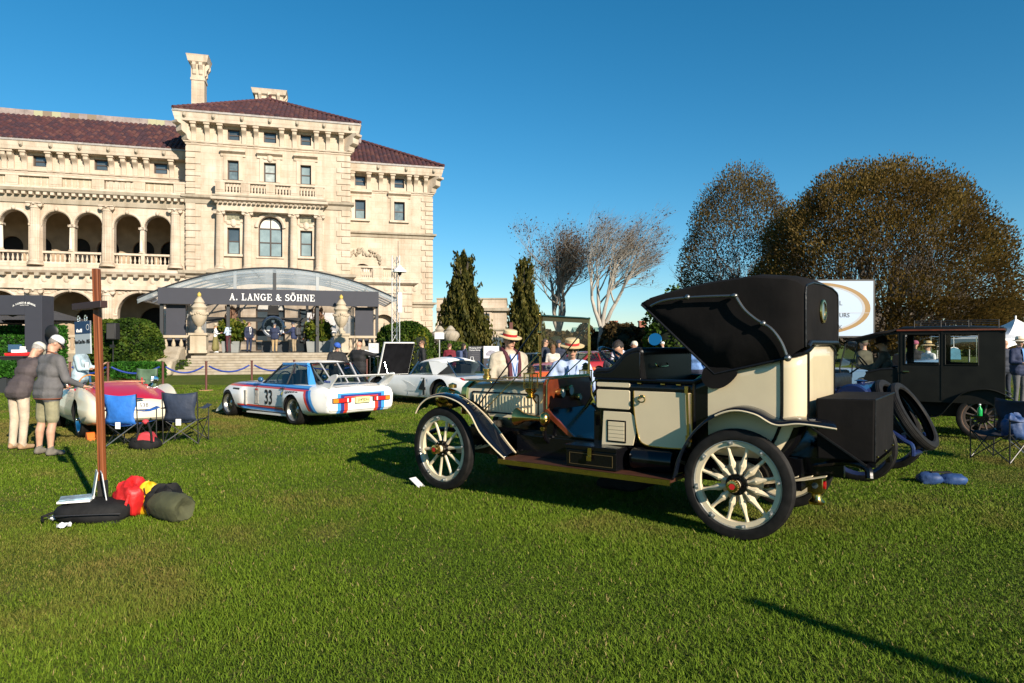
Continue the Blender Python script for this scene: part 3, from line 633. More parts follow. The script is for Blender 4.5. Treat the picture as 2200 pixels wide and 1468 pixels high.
# ================================================================ foliage helpers
def tone_mat(name, cols, rough=.6):
    if name in MATS: return MATS[name]
    m = bpy.data.materials.new(name); m.use_nodes = True; t = m.node_tree; p = t.nodes['Principled BSDF']; MATS[name] = m
    g = t.nodes.new('ShaderNodeAttribute'); g.attribute_name = 'tone'; r = t.nodes.new('ShaderNodeValToRGB'); e = r.color_ramp.elements
    e[0].color = (*cols[0], 1); e[1].color = (*cols[-1], 1)
    for i, c in enumerate(cols[1:-1]): k = e.new((i+1)/(len(cols)-1)); k.color = (*c, 1)
    t.links.new(g.outputs['Fac'], r.inputs[0]); t.links.new(r.outputs[0], p.inputs['Base Color'])
    p.inputs['Roughness'].default_value = rough; p.inputs['Specular IOR Level'].default_value = .15
    tl = t.nodes.new('ShaderNodeBsdfTranslucent'); mx = t.nodes.new('ShaderNodeMixShader'); mx.inputs[0].default_value = .35; t.links.new(r.outputs[0], tl.inputs[0]); t.links.new(p.outputs[0], mx.inputs[1]); t.links.new(tl.outputs[0], mx.inputs[2]); t.links.new(mx.outputs[0], t.nodes['Material Output'].inputs[0])      # thin leaves let light through
    return m
RNG = np.random.default_rng(11)
def leaves(name, P, size, mat, parent=None, tone=None, long=1.5, dirs=None, **kw):
    P = np.asarray(P, float); n = len(P); rng = RNG
    a = rng.normal(size=(n, 3)); a /= np.linalg.norm(a, axis=1)[:, None]
    if dirs is not None: a = a*.6 + np.asarray(dirs); a /= np.linalg.norm(a, axis=1)[:, None]
    b = np.cross(a, rng.normal(size=(n, 3))); b /= np.linalg.norm(b, axis=1)[:, None]
    s = (size * rng.uniform(.6, 1.4, n))[:, None]; A = a*s*long*.5; B = b*s*.5
    V = np.stack([P - A, P + B, P + A, P - B], 1).astype(np.float32)
    me = bpy.data.meshes.new(name); me.vertices.add(n*4); me.vertices.foreach_set('co', V.ravel())
    me.loops.add(n*4); me.loops.foreach_set('vertex_index', np.arange(n*4, dtype=np.int32)); me.polygons.add(n); me.polygons.foreach_set('loop_start', np.arange(n, dtype=np.int32)*4)
    me.update(); me.validate()
    t = tone if tone is not None else rng.uniform(0, 1, n)
    me.attributes.new('tone', 'FLOAT', 'POINT').data.foreach_set('value', np.repeat(np.clip(t, 0, 1), 4).astype(np.float32))
    me.materials.append(mat); o = bpy.data.objects.new(name, me); C.objects.link(o); o.parent = parent; return tag(o, **kw)
BOX_G = tone_mat('hedge_leaf', [(.012, .03, .004), (.035, .075, .008), (.07, .115, .014), (.12, .16, .02)])
YEL_G = tone_mat('yellow_green_leaf', [(.02, .05, .004), (.07, .11, .01), (.16, .17, .015), (.28, .26, .03)])  # yellow-green leaf tones
TURF_G = tone_mat('artificial_hedge_leaf', [(.01, .05, .006), (.03, .12, .012), (.06, .2, .02)])
HEDGE_CORE = M('hedge_inner_shade', (.006, .012, .003), .9)  # near-black stands in for shade deep in the foliage
BARK = M('grey_bark', (.13, .105, .08), .85, var=.35, scale=1.5, bump=.4, bscale=12); PALEBARK = M('pale_bark', (.26, .22, .17), .85, var=.25, scale=1.2, bump=.3, bscale=10)
def superball(n, c, r, e=2.6, squash=0):
    d = RNG.normal(size=(n, 3)); d /= (np.abs(d)**e).sum(1)[:, None]**(1/e); return np.array(c) + d*np.array(r)
def hedge(name, label, cat, c, r, n, size, mat, e=2.8, bumps=.08, group=None):
    root = empty(name, (c[0], c[1], 0), label=label, cat=cat, group=group)
    P = superball(n, (0, 0, c[2]), r, e); k = 1 + bumps*(np.sin(P[:, 0]*2.9 + c[0]) + np.sin(P[:, 2]*3.7 + P[:, 1]*2.1))*.5
    P = (P - [0, 0, c[2]])*(k*RNG.uniform(.9, 1.03, n))[:, None] + [0, 0, c[2]]; P = P[P[:, 2] > .02]
    t = np.clip(.45 + .3*np.sin(P[:, 0]*3.1)*np.sin(P[:, 2]*4 + P[:, 0]) + RNG.normal(0, .25, len(P)), 0, 1)
    leaves('foliage', P, size, mat, root, t)
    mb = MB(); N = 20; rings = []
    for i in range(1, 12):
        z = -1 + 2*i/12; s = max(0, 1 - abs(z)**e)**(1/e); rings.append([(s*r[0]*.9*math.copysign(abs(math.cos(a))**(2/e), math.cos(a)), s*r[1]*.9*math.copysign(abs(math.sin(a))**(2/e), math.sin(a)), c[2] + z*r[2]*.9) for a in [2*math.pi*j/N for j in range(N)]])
    mb.loft(rings).build('shade_core', HEDGE_CORE, root); return root  # solid dark core, painted as the shade behind the leaves
def tree_limbs(mb, pos, d, L, r, lev, maxlev, tips, wind=Vector((0, 0, 0)), up=.15, spread=.6, kids=(5, 5, 4, 4), sides=(8, 6, 4, 3, 3), shrink=.6):
    n = 5; pts = [pos]; rs = [r]; p = pos.copy(); d = d.normalized()
    for i in range(n):
        d = (d + Vector((random.gauss(0, .11), random.gauss(0, .11), random.gauss(0, .07) + up*.35)) + wind*(.12 + .1*lev)).normalized()
        p = p + d*L/n; pts.append(p.copy()); rs.append(r*(1 - .55*(i+1)/n) if lev < maxlev else r*(1 - .85*(i+1)/n))
    mb.tube(pts, rs, sides[min(lev, 4)], cap=False)
    if lev >= maxlev:
        tips.append((pts[-1], d)); tips.append((pts[3], d)); return
    for k in range(kids[min(lev, len(kids)-1)]):
        t = random.uniform(.35, 1.0) if lev else random.uniform(.45, 1.0); i = min(n-1, int(t*n)); q = pts[i].lerp(pts[i+1], t*n - i)
        a = Vector((random.gauss(0, 1), random.gauss(0, 1), random.gauss(0, .5))); nd = (d + a.normalized()*spread*random.uniform(.6, 1.3)).normalized()
        tree_limbs(mb, q, nd, L*shrink*random.uniform(.75, 1.2), rs[i]*.55, lev+1, maxlev, tips, wind, up, spread, kids, sides, shrink)
# ================================================================ terrace and pavilion
def fw(s, y, z=0): return Vector((FO.x + UX*s - UY*y, FO.y + UY*s + UX*y, z))
def fe(name, s, y, z=0, rz=0, **kw): return empty(name, fw(s, y, z), FANG + rz, **kw)
TZ = 1.12; TY = -10.0
PAVING = stone_material('terrace_paving', (.3, .27, .21), False)
t_ = MB(Matrix.Translation(FO) @ Matrix.Rotation(FANG, 4, 'Z')); t_.box(-36, 18.6, TY, .6, 0, TZ); t_.build('terrace', PAVING, smooth=0, kind='structure')
steps = fe('stone_steps', 0, 0, 0, label='wide weathered stone steps leading up to the terrace pavilion', cat='steps')
s0, s1 = fx(420, TY), fx(742, TY)
for i in range(8):
    z1 = TZ*(i+1)/8.0 - .003; y0 = TY - 3.2 + .4*i
    MB().box(s0-.1*(7-i), s1+.1*(7-i), y0, TY-.01, z1-.14+(.004 if i else 0), z1).build('step', WEATHER, steps, bevel=.015, smooth=0)
for q, xx in ((-1, s0-1.1), (1, s1+1.1)):
    cw = [(-10.05, 0), (-13.9, 0), (-13.9, .5), (-13.4, .82), (-12.6, .88), (-12.1, .95), (-11.3, 1.45), (-10.05, 1.5)]
    MB(Matrix.Translation((xx, 0, 0))).prism(cw, -.6, .6, axis='x').build('cheek_wall', PALE, steps, bevel=.12, smooth=40)
    MB(Matrix.Translation((xx+q*1.6, 0, 0))).prism([(-10.05, 0), (-12.9, 0), (-12.9, .55), (-12.5, .75), (-10.05, .8)], -.95, .95, axis='x').build('cheek_wall', PALE, steps, bevel=.12, smooth=40)
def terrace_rail(p0, p1, bays, label, y=TY+.35):
    a, b = fx(p0, y), fx(p1, y); root = fe('terrace_balustrade', (a+b)/2, y, TZ, label=label, cat='balustrade')
    h = 1.02; L = b - a
    MB().box(-L/2, L/2, -.2, .2, 0, .18).build('plinth', PALE, root, smooth=0); MB().box(-L/2, L/2, -.24, .24, h-.16, h).build('rail', PALE, root, bevel=.03, smooth=0)
    n = max(3, int(L/.34)); me = MB().lathe([(.1, 0), (.1, .06), (.06, .11), (.12, .28), (.1, .4), (.05, .55), (.085, .64), (.085, .68)], 10).mesh('baluster', PALE)
    for i in range(n): inst(me, 'baluster', root, (-L/2 + L*(i+.5)/n, 0, .181))
terrace_rail(331, 414, 1, 'stone balustrade between the round hedge and the left urn'); terrace_rail(746, 815, 1, 'stone balustrade between the right urn and the ivy hedge')
terrace_rail(125, 215, 1, 'stone balustrade left of the round hedge'); terrace_rail(-40, 60, 1, 'stone balustrade behind the leafy green screen')
URN = PALE; FINIAL = M('lichen_yellow', (.55, .42, .09), .8, var=.2, scale=9)
def urn(px, y, label, z=TZ, s=1.0, ped=True):
    root = fe('urn', fx(px, y), y, z, label=label, cat='urn', group='stone urns'); b = 0
    if ped:
        MB().box(-.42, .42, -.42, .42, 0, 1.0).box(-.5, .5, -.5, .5, 1.0, 1.14).box(-.48, .48, -.48, .48, -.002, .16).build('pedestal', PALE, root, bevel=.02, smooth=0); b = 1.15
    body = MB(Matrix.Translation((0, 0, b)) @ Matrix.Scale(s, 4))
    N = 32; prof = [(.26, 0), (.26, .1), (.14, .2), (.11, .34), (.16, .4), (.28, .55), (.4, .85), (.42, 1.1), (.36, 1.3), (.4, 1.36), (.44, 1.44), (.4, 1.5)]
    rings = [[(r*(1+(.045 if (j % 2 and .45 < z < 1.0) else 0))*math.cos(2*math.pi*j/N), r*(1+(.045 if (j % 2 and .45 < z < 1.0) else 0))*math.sin(2*math.pi*j/N), z) for j in range(N)] for r, z in prof]
    body.loft(rings); body.build('vase', URN, root, smooth=35)
    g = MB(Matrix.Translation((0, 0, b)) @ Matrix.Scale(s, 4))
    for k in range(20):
        a = 2*math.pi*k/20; g.ball((.43*math.cos(a), .43*math.sin(a), 1.12 - .07*abs(math.sin(2*a))), .075, 6, 4)
    g.build('garland', URN, root)
    if ped:
        l = MB(Matrix.Translation((0, 0, b))).lathe([(.4, 1.5), (.3, 1.62), (.26, 1.66), (.3, 1.72), (.2, 1.9), (.12, 2.0), (.14, 2.05)], 16).build('lid', URN, root)
        MB(Matrix.Translation((0, 0, b))).lathe([(.06, 2.04), (.11, 2.12), (.1, 2.22), (0, 2.34)], 10).build('pineapple_finial', FINIAL, l)
    return root
urn(428, TY-.3, 'stone urn with yellow pineapple finial at the left of the steps'); urn(733, TY-.3, 'stone urn with yellow pineapple finial at the right of the steps')
FILM = bpy.data.materials.new('clear_film'); FILM.use_nodes = True
def _film():
    t = FILM.node_tree; t.nodes.clear(); o = t.nodes.new('ShaderNodeOutputMaterial'); a = t.nodes.new('ShaderNodeMixShader'); b = t.nodes.new('ShaderNodeMixShader')
    tr = t.nodes.new('ShaderNodeBsdfTransparent'); df = t.nodes.new('ShaderNodeBsdfTranslucent'); g = t.nodes.new('ShaderNodeBsdfGlossy')
    d2 = t.nodes.new('ShaderNodeBsdfDiffuse'); b2 = t.nodes.new('ShaderNodeMixShader'); b2.inputs[0].default_value = .5; d2.inputs[0].default_value = (.75, .75, .75, 1); df.inputs[0].default_value = (.75, .75, .75, 1)
    tc = t.nodes.new('ShaderNodeTexCoord'); n = t.nodes.new('ShaderNodeTexNoise'); n.inputs['Scale'].default_value = .8; n.inputs['Detail'].default_value = 4; t.links.new(tc.outputs['Object'], n.inputs[0])
    mr = t.nodes.new('ShaderNodeMapRange'); mr.inputs[1].default_value = .35; mr.inputs[2].default_value = .7; mr.inputs[3].default_value = .12; mr.inputs[4].default_value = .5; t.links.new(n.outputs[0], mr.inputs[0])
    bp = t.nodes.new('ShaderNodeBump'); bp.inputs['Strength'].default_value = .5; t.links.new(n.outputs[0], bp.inputs['Height']); t.links.new(bp.outputs[0], g.inputs['Normal'])
    g.inputs['Roughness'].default_value = .12; a.inputs[0].default_value = .16
    t.links.new(df.outputs[0], b2.inputs[1]); t.links.new(d2.outputs[0], b2.inputs[2])
    t.links.new(mr.outputs[0], b.inputs[0]); t.links.new(tr.outputs[0], b.inputs[1]); t.links.new(b2.outputs[0], b.inputs[2])
    t.links.new(b.outputs[0], a.inputs[1]); t.links.new(g.outputs[0], a.inputs[2]); t.links.new(a.outputs[0], o.inputs[0])
_film()
SLATE = M('slate_banner', (.034, .036, .048), .7, var=.05, scale=2); ALU = M('grey_aluminium', (.33, .34, .34), .4, .6); POST = M('dark_post', (.03, .032, .034), .5)
LETTER = M('white_lettering', (.85, .85, .82), .6)
PY = -9.1
pav = fe('pavilion', 0, 0, 0, label='clear-roofed arched pavilion with slate banner in front of mansion entrance', cat='pavilion')
def arcf(k):   # k 0..1 along the vault
    x0, z0 = fac(296, 641, PY); x1, z1 = fac(850, 641, PY); zt_ = fac(590, 576, PY)[1]
    t = (k - .5)*2; return x0 + (x1-x0)*k, z0 + (z1-z0)*k + (zt_-(z0+z1)/2)*(1 - abs(t)**2.0)
NA = 28; ys = [PY, -7.4, -5.7, -4.0, -2.3, -.95]
for j in range(len(ys)-1):
    mb = MB(); g = [[(arcf(i/NA)[0], y, arcf(i/NA)[1]) for i in range(NA+1)] for y in ys[j:j+2]]
    mb.loft(g, closed=False).build('roof_film', FILM, pav, smooth=60)
for y in ys:
    MB().tube([(arcf(i/NA)[0], y+.001, arcf(i/NA)[1]-.07) for i in range(NA+1)], .06, 6).build('roof_rib', ALU, pav)
for k in (0, .12, .27, .42, .58, .73, .88, 1):
    MB().tube([(arcf(k)[0], PY, arcf(k)[1]-.08), (arcf(k)[0], -.95, arcf(k)[1]-.08)], .055, 6).build('purlin', ALU, pav)
for i in range(2):           # front rim
    MB().loft([[(arcf(k/NA)[0], PY-.06, arcf(k/NA)[1]-.03) for k in range(NA+1)], [(arcf(k/NA)[0], PY-.06, arcf(k/NA)[1]-.3) for k in range(NA+1)]], closed=False).build('arch_valance', FILM, pav) if i else MB().tube([(arcf(k/NA)[0], PY-.07, arcf(k/NA)[1]) for k in range(NA+1)], .05, 6).build('front_rib', POST, pav)
ban = (fac(341, 621, PY), fac(813, 653, PY))
zb0, zb1 = 3.95, 4.88
gb = MB()
for i in range(NA):
    a, b = arcf(i/NA), arcf((i+1)/NA)
    if min(a[1], b[1]) > zb1+.02: gb.add([(a[0], PY+.02, zb1), (b[0], PY+.02, zb1), (b[0], PY+.02, b[1]-.02), (a[0], PY+.02, a[1]-.02)], [(0, 1, 2, 3)])
gb.build('gable_film', FILM, pav)
for px in (505, 590, 682):
    s = fx(px, PY); k = (s - arcf(0)[0])/(arcf(1)[0]-arcf(0)[0]); MB().box(s-.09, s+.09, PY-.05, PY+.04, zb1, arcf(k)[1]-.02).build('gable_mullion', ALU if px != 590 else POST, pav, smooth=0)
bo = MB().box(ban[0][0], ban[1][0], PY-.25, PY-.08, zb0, zb1).build('banner', SLATE, pav, smooth=0)
slab_text('A. LANGE & SÖHNE', .40, MB(Matrix.Translation((fx(587, PY-.25), PY-.255, zb0+.26)) @ Matrix.Diagonal((.72, 1, 1, 1))), gap=.15).build('banner_lettering', LETTER, bo, smooth=0, weld=False)
MB().box(ban[0][0]+.02, ban[0][0]+.22, PY+.1, -1, zb0, zb1-.1).box(ban[1][0]-.22, ban[1][0]-.02, PY+.1, -1, zb0, zb1-.1).build('side_beam', POST, pav, smooth=0)
for px in (347, 810, 490, 682): s = fx(px, PY); MB().box(s-.09, s+.09, PY, PY+.18, TZ, zb0).build('post', POST, pav, smooth=0)
for px in (366, 512, 660, 800): s = fx(px, -1.5); MB().box(s-.09, s+.09, -1.6, -1.42, TZ, zb1).build('post', POST, pav, smooth=0)
MB().box(ban[0][0]+.2, ban[1][0]-.2, -1.75, -1.6, zb0-.75, zb0-.45).build('rear_beam', POST, pav, smooth=0)
for p0, p1 in ((357, 399), (763, 801)):
    MB().box(fx(p0, PY+.3), fx(p1, PY+.3), PY+.25, PY+.4, TZ, zb0-.02).build('slate_panel', SLATE, pav, smooth=0)
for p0, p1 in ((400, 442), (722, 762)):
    a, b = fx(p0, PY+.6), fx(p1, PY+.6); n = 14
    for i in range(n): MB().box(a+(b-a)*i/n, a+(b-a)*i/n+.045, PY+.9, PY+1.05, TZ, zb0-.02).build('slat', ALU, pav, smooth=0)
MB().box(fx(660, -4), fx(722, -4), -4, -3.85, TZ, TZ+2.65).build('white_wall_panel', M('white_board', (.72, .7, .7), .6, var=.06, scale=1.5), pav, smooth=0)
# watch display
wc = fac(587, 702, -6.2); wt = fe('watch_display', wc[0], -6.2, TZ, label='giant wristwatch display with black dial under the pavilion', cat='display')
wz = wc[1]-TZ; X = Matrix.Translation((0, 0, wz)) @ Matrix.Rotation(R(90), 4, 'X')
MB().lathe([(0, -.1), (.68, -.1), (.7, 0), (.69, .1), (.6, .13), (.58, .09)], 40, X).build('watch_case', M('steel_blue', (.3, .36, .46), .3, .7), wt)
MB().lathe([(0, .088), (.585, .088), (.585, .07)], 40, X).build('dial', M('dial_black', (.01, .011, .014), .4), wt)
mb = MB()
for k in range(60):
    a = 2*math.pi*k/60; r0_, r1_ = (.47, .55) if k % 5 == 0 else (.52, .55); mb.bar((r0_*math.sin(a), -.095, wz+r0_*math.cos(a)), (r1_*math.sin(a), -.095, wz+r1_*math.cos(a)), .016, .008, up=(0, 1, 0))
mb.lathe([(.555, .093), (.575, .093)], 40, X); mb.bar((0, -.1, wz), (.02, -.1, wz+.4), .03, .01, up=(0, 1, 0)); mb.bar((0, -.104, wz), (0, -.104, wz-.2), .03, .01, up=(0, 1, 0)); mb.box(-.09, .09, -.1, -.092, wz+.26, wz+.4)
mb.build('dial_markers', LETTER, wt, smooth=0)
for q in (-1, 1): MB().lathe([(0, .094), (.17, .094), (.17, .09)], 20, Matrix.Translation((q*.24, 0, wz-.12)) @ Matrix.Rotation(R(90), 4, 'X')).build('subdial', M('silver_dial', (.62, .62, .6), .4), wt)
for dx, dz in ((.72, 0), (.62, .35), (.62, -.35)): MB().ball((dx, 0, wz+dz), (.09, .07, .07), 8, 6).build('pusher', CHROME, wt)
MB().prism([(-.36, wz+.64), (.36, wz+.64), (.3, wz+1.35), (-.3, wz+1.35)], -.05, .05).prism([(-.36, wz-.64), (.36, wz-.64), (.34, .02), (-.34, .02)], -.05, .05).build('watch_strap', M('strap', (.012, .012, .013), .6), wt, smooth=0)
# planters on the terrace
def planter(px, y, pw, ph, label):
    root = fe('planter', fx(px, y), y, TZ, label=label, cat='planter', group='planters beside the entrance')
    MB().prism([(-pw/2*.9, 0), (pw/2*.9, 0), (pw/2, ph), (-pw/2, ph)], -.45, .45).build('pot', M('grey_planter', (.2, .21, .2), .7, var=.1, scale=3), root, bevel=.02, smooth=0)
    P = superball(1700, (0, 0, ph+.62), (.62, .55, .58), 2); P += RNG.normal(0, .12, P.shape); leaves('foliage', P, .15, tone_mat('planter_leaf', [(.015, .035, .004), (.05, .085, .01), (.11, .14, .015), (.2, .2, .03)]), root, long=2)
    Q = np.stack([RNG.normal(0, .15, 200), RNG.normal(0, .15, 200), RNG.uniform(ph+1.2, ph+2.0, 200)], 1); leaves('flower_spikes', Q, .1, tone_mat('dry_plume', [(.2, .1, .07), (.35, .22, .14)]), root, long=4, dirs=np.tile([0, 0, 2.], (200, 1)))
planter(497, PY+.7, 1.0, .68, 'grey planter with leafy shrub behind the left urn'); planter(684, PY+.7, 1.45, .68, 'wide grey planter with leafy shrub before the white panel')
pd = fe('display_plinth', fx(590, -7.4), -7.4, TZ, label='dark plinth with side shelf under the giant watch', cat='plinth'); MB().box(-.75, .85, -.3, .3, 0, .68).build('block', POST, pd, smooth=0, bevel=.02); MB().box(-1.05, 1.1, -.32, .32, .683, .73).build('shelf', M('wood_shelf', (.35, .24, .13), .6), pd, smooth=0)
# ================================================================ hedges along the terrace
def hedge_px(name, label, cat, px0, px1, D, ztop, n, size=.095, mat=BOX_G, e=2.8, dep=1.5, **k):
    a, b = gx(px0, D).x, gx(px1, D).x; hedge(name, label, cat, ((a+b)/2, D, ztop*.46), ((b-a)/2, dep, ztop*.54), n, size, mat, e, **k)
hedge_px('round_hedge', 'tall rounded green hedge behind the loudspeaker', 'hedge', 207, 336, 35.2, 2.95, 17000)
hedge_px('round_hedge', 'large rounded ivy hedge behind the truss tower', 'hedge', 812, 930, 36.5, 2.75, 17000, mat=BOX_G)
hedge_px('ivy_shrub', 'yellow-green ivy patch on the rounded hedge', 'shrub', 880, 920, 35.1, 2.3, 900, mat=YEL_G, dep=.5)
hedge_px('ivy_hedge', 'lower dark ivy hedge beneath the two stone vases', 'hedge', 925, 1020, 40, 1.75, 5000)
hedge_px('shrub', 'low leafy shrub beside the stone steps', 'shrub', 330, 372, 36.6, 1.0, 1000, mat=YEL_G, e=2); hedge_px('shrub', 'small green shrub against the left balustrade', 'shrub', 372, 412, 37.3, .75, 900, mat=BOX_G, e=2)
hedge_px('shrub', 'green shrub behind the bald man and notice board', 'shrub', 755, 800, 37.3, 1.3, 1200, mat=BOX_G, e=2)
for px, D, lab in ((945, 41.5, 'round gadrooned stone vase left of the pair on the ivy hedge'), (968, 41, 'round gadrooned stone vase nearest the pointed yew tree')):
    v = empty('stone_vase', gx(px, D), label=lab, cat='vase', group='vases on the ivy hedge'); N = 36
    MB().box(-.35, .35, -.35, .35, 0, 1.5).build('pedestal', PALE, v, smooth=0)
    prof = [(.25, 1.5), (.25, 1.6), (.2, 1.68), (.36, 1.85), (.5, 2.1), (.5, 2.25), (.4, 2.38), (.26, 2.45), (.3, 2.5), (.2, 2.6), (.1, 2.72), (0, 2.75)]
    MB().loft([[(r*(1+(.06 if j % 3 == 0 and 1.8 < z < 2.4 else 0))*math.cos(2*math.pi*j/N+z), r*(1+(.06 if j % 3 == 0 and 1.8 < z < 2.4 else 0))*math.sin(2*math.pi*j/N+z), z) for j in range(N)] for r, z in prof], cap=False).build('bowl', WEATHER, v, smooth=35)
bxp = empty('electrical_box', gx(944, 36.8), label='small white box on a pole in front of the ivy hedge', cat='box'); MB().box(-.25, .25, -.12, .12, 1.9, 2.25).build('box', LETTER, bxp, bevel=.02, smooth=0); MB().tube([(0, 0, 0), (0, 0, 1.9)], .04).build('pole', ALU, bxp)
# ================================================================ annex at the right of the house
an = empty('stone_annex', (0, 0, 0), label='low flat-roofed stone annex behind the pointed yew tree', cat='building')
a0, a1, aD = gx(938, 56).x, gx(1088, 56).x, 56; az1 = 5.3
_h = house; 
mbw = MB().box(a0, a1, aD, aD+9, 0, az1)
mbw.build('wall', STONE, an, smooth=0)
MB().box(a0, a1+.25, aD-.3, aD+9.2, az1-.95, az1-.7).box(a0, a1+.1, aD-.12, aD+9.1, 2.75, 2.9).build('cornice', WEATHER, an, smooth=0); MB().box(a0-.01, a1+.06, aD-.06, aD+9.05, az1, az1+.12).build('parapet', WEATHER, an, smooth=0)
for px, z0, z1 in ((1040, 3.35, 4.15), (1040, .9, 2.2), (952, .8, 3.2), (1070, .9, 2.2)):
    x = gx(px, 56).x; f = MB().box(x-.62, x+.62, aD-.07, aD-.002, z0-.12, z1+.12).build('window', TRIM, an, smooth=0); MB().box(x-.45, x+.45, aD-.08, aD-.071, z0, z1).build('pane', PANE, f, smooth=0)
# ================================================================ trees
def conifer(px, D, zt, hw, label, seed):
    random.seed(seed); root = empty('yew_tree', gx(px, D), label=label, cat='tree', group='pointed yew trees')
    mb = MB(); mb.tube([(0, 0, 0), (.05, 0, zt*.5), (0, .05, zt*.95)], [.22, .14, .03], 7); n = 15000
    for k in range(70):
        a = random.uniform(0, 6.28); z = random.uniform(.12, .8)*zt; w_ = hw*(1 - z/zt)**.6*.8; mb.tube([(0, 0, z*.8), (w_*.6*math.cos(a), w_*.6*math.sin(a), z + .3), (w_*math.cos(a), w_*math.sin(a), z+1.1)], [.05, .03, .01], 4)
    mb.build('trunk', BARK, root)
    u = RNG.uniform(0, 1, n)**.85; z = .25 + u*(zt - .25); prof = hw*np.where(u < .2, .8 + u, 1.0*(1 - (u-.2)/.8)**.9 + .03)
    th = RNG.uniform(0, 2*np.pi, n); lob = 1 + .3*np.sin(th*5 + seed) * np.sin(z*1.3 + th*2) + .15*np.sin(th*9 + z*2.2)
    rr = prof*lob*RNG.uniform(.55, 1.05, n); P = np.stack([rr*np.cos(th), rr*np.sin(th), z + RNG.normal(0, .18, n)], 1)
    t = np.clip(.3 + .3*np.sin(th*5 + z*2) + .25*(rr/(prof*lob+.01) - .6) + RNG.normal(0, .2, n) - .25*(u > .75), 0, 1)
    keep = (u < .7) | (RNG.random(n) < .38); S_ = []
    for k in range(110):
        a = random.uniform(0, 6.28); z_ = random.uniform(.1, .97)*zt; u_ = z_/zt; r1 = hw*(max(.05, (1-u_))**.8)*.95; L = random.uniform(.4, 1.0); q = np.linspace(0, 1, 40)[:, None]; S_.append(np.array([r1*math.cos(a), r1*math.sin(a), z_]) + q*L*np.array([.45*math.cos(a), .45*math.sin(a), .9]) + RNG.normal(0, .05, (40, 3)))
    S_ = np.concatenate(S_); leaves('stray_shoots', S_, .11, tone_mat('yew_leaf', [(.02, .024, .004), (.06, .062, .011), (.11, .10, .02), (.17, .14, .035)]), root, long=2.2, dirs=np.tile([0, 0, 1.2], (len(S_), 1)))
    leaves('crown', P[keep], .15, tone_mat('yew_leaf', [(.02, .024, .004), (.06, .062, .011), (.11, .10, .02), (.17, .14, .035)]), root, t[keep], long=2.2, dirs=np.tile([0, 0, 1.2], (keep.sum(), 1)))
conifer(995, 44, 7.3, 1.65, 'pointed yew tree standing against the stone annex', 3); conifer(1127, 50, 7.6, 1.3, 'slender yew tree right of the annex, left of bare trees', 4)
RUST = tone_mat('rust_leaf', [(.035, .02, .012), (.075, .042, .022), (.11, .065, .03)])
def bare_tree(px, D, h, label, seed, wind, bark, fork=3, nl=2500, lean=0, sp=.55, r0_=.42):
    random.seed(seed); root = empty('bare_tree', gx(px, D), label=label, cat='tree', group='bare trees beyond the lawn'); mb = MB(); tips = []
    th = h*.24; mb.tube([(0, 0, -.1), (.03, 0, th*.5), (lean*.5, 0, th)], [r0_*1.3, r0_, r0_*.9], 9, cap=False)
    for k in range(fork):
        a = 6.28*k/fork + random.uniform(-.4, .4)
        tree_limbs(mb, Vector((lean*.5, 0, th*.92)), Vector((math.cos(a)*.34 + lean*.25, math.sin(a)*.3, 1)), h*.46, r0_*.62, 0, 4, tips, wind, .2, sp, (6, 6, 5, 4), (7, 5, 4, 3, 3), .62)
    mb.build('trunk', bark, root, smooth=60, weld=False)
    T = np.array([[*p] for p, d in tips]); Dv = np.array([[*d] for p, d in tips]); i = RNG.integers(0, len(T), nl)
    tw = MB()
    for p, d_ in tips:
        for k in range(1):
            e_ = p + (d_ + Vector((random.gauss(0, .4), random.gauss(0, .4), random.gauss(.2, .3))) + wind*.4).normalized()*random.uniform(.5, 1.1); x = Vector((random.gauss(0, 1), random.gauss(0, 1), random.gauss(0, 1))).normalized()*.014; tw.add([p - x, p + x, e_], [(0, 1, 2)])
    tw.build('twigs', M('bare_twig', (.13, .105, .08), .9), root, smooth=0, weld=False, kind='stuff'); leaves('crown', T[i] + RNG.normal(0, .28, (nl, 3)), .13, RUST, root, dirs=Dv[i])
bare_tree(1200, 76, 13.2, 'bare grey tree with rusty leaf tips, left of the pair', 5, Vector((.12, 0, .08)), PALEBARK, 4, 3800, 0, .75)
bare_tree(1290, 70, 12.9, 'pale windswept bare tree with twin trunks, right of the pair', 9, Vector((.34, 0, .06)), M('white_bark', (.36, .33, .28), .85, var=.2, scale=1, bump=.3, bscale=9), 4, 1300, .4, .7, .4)
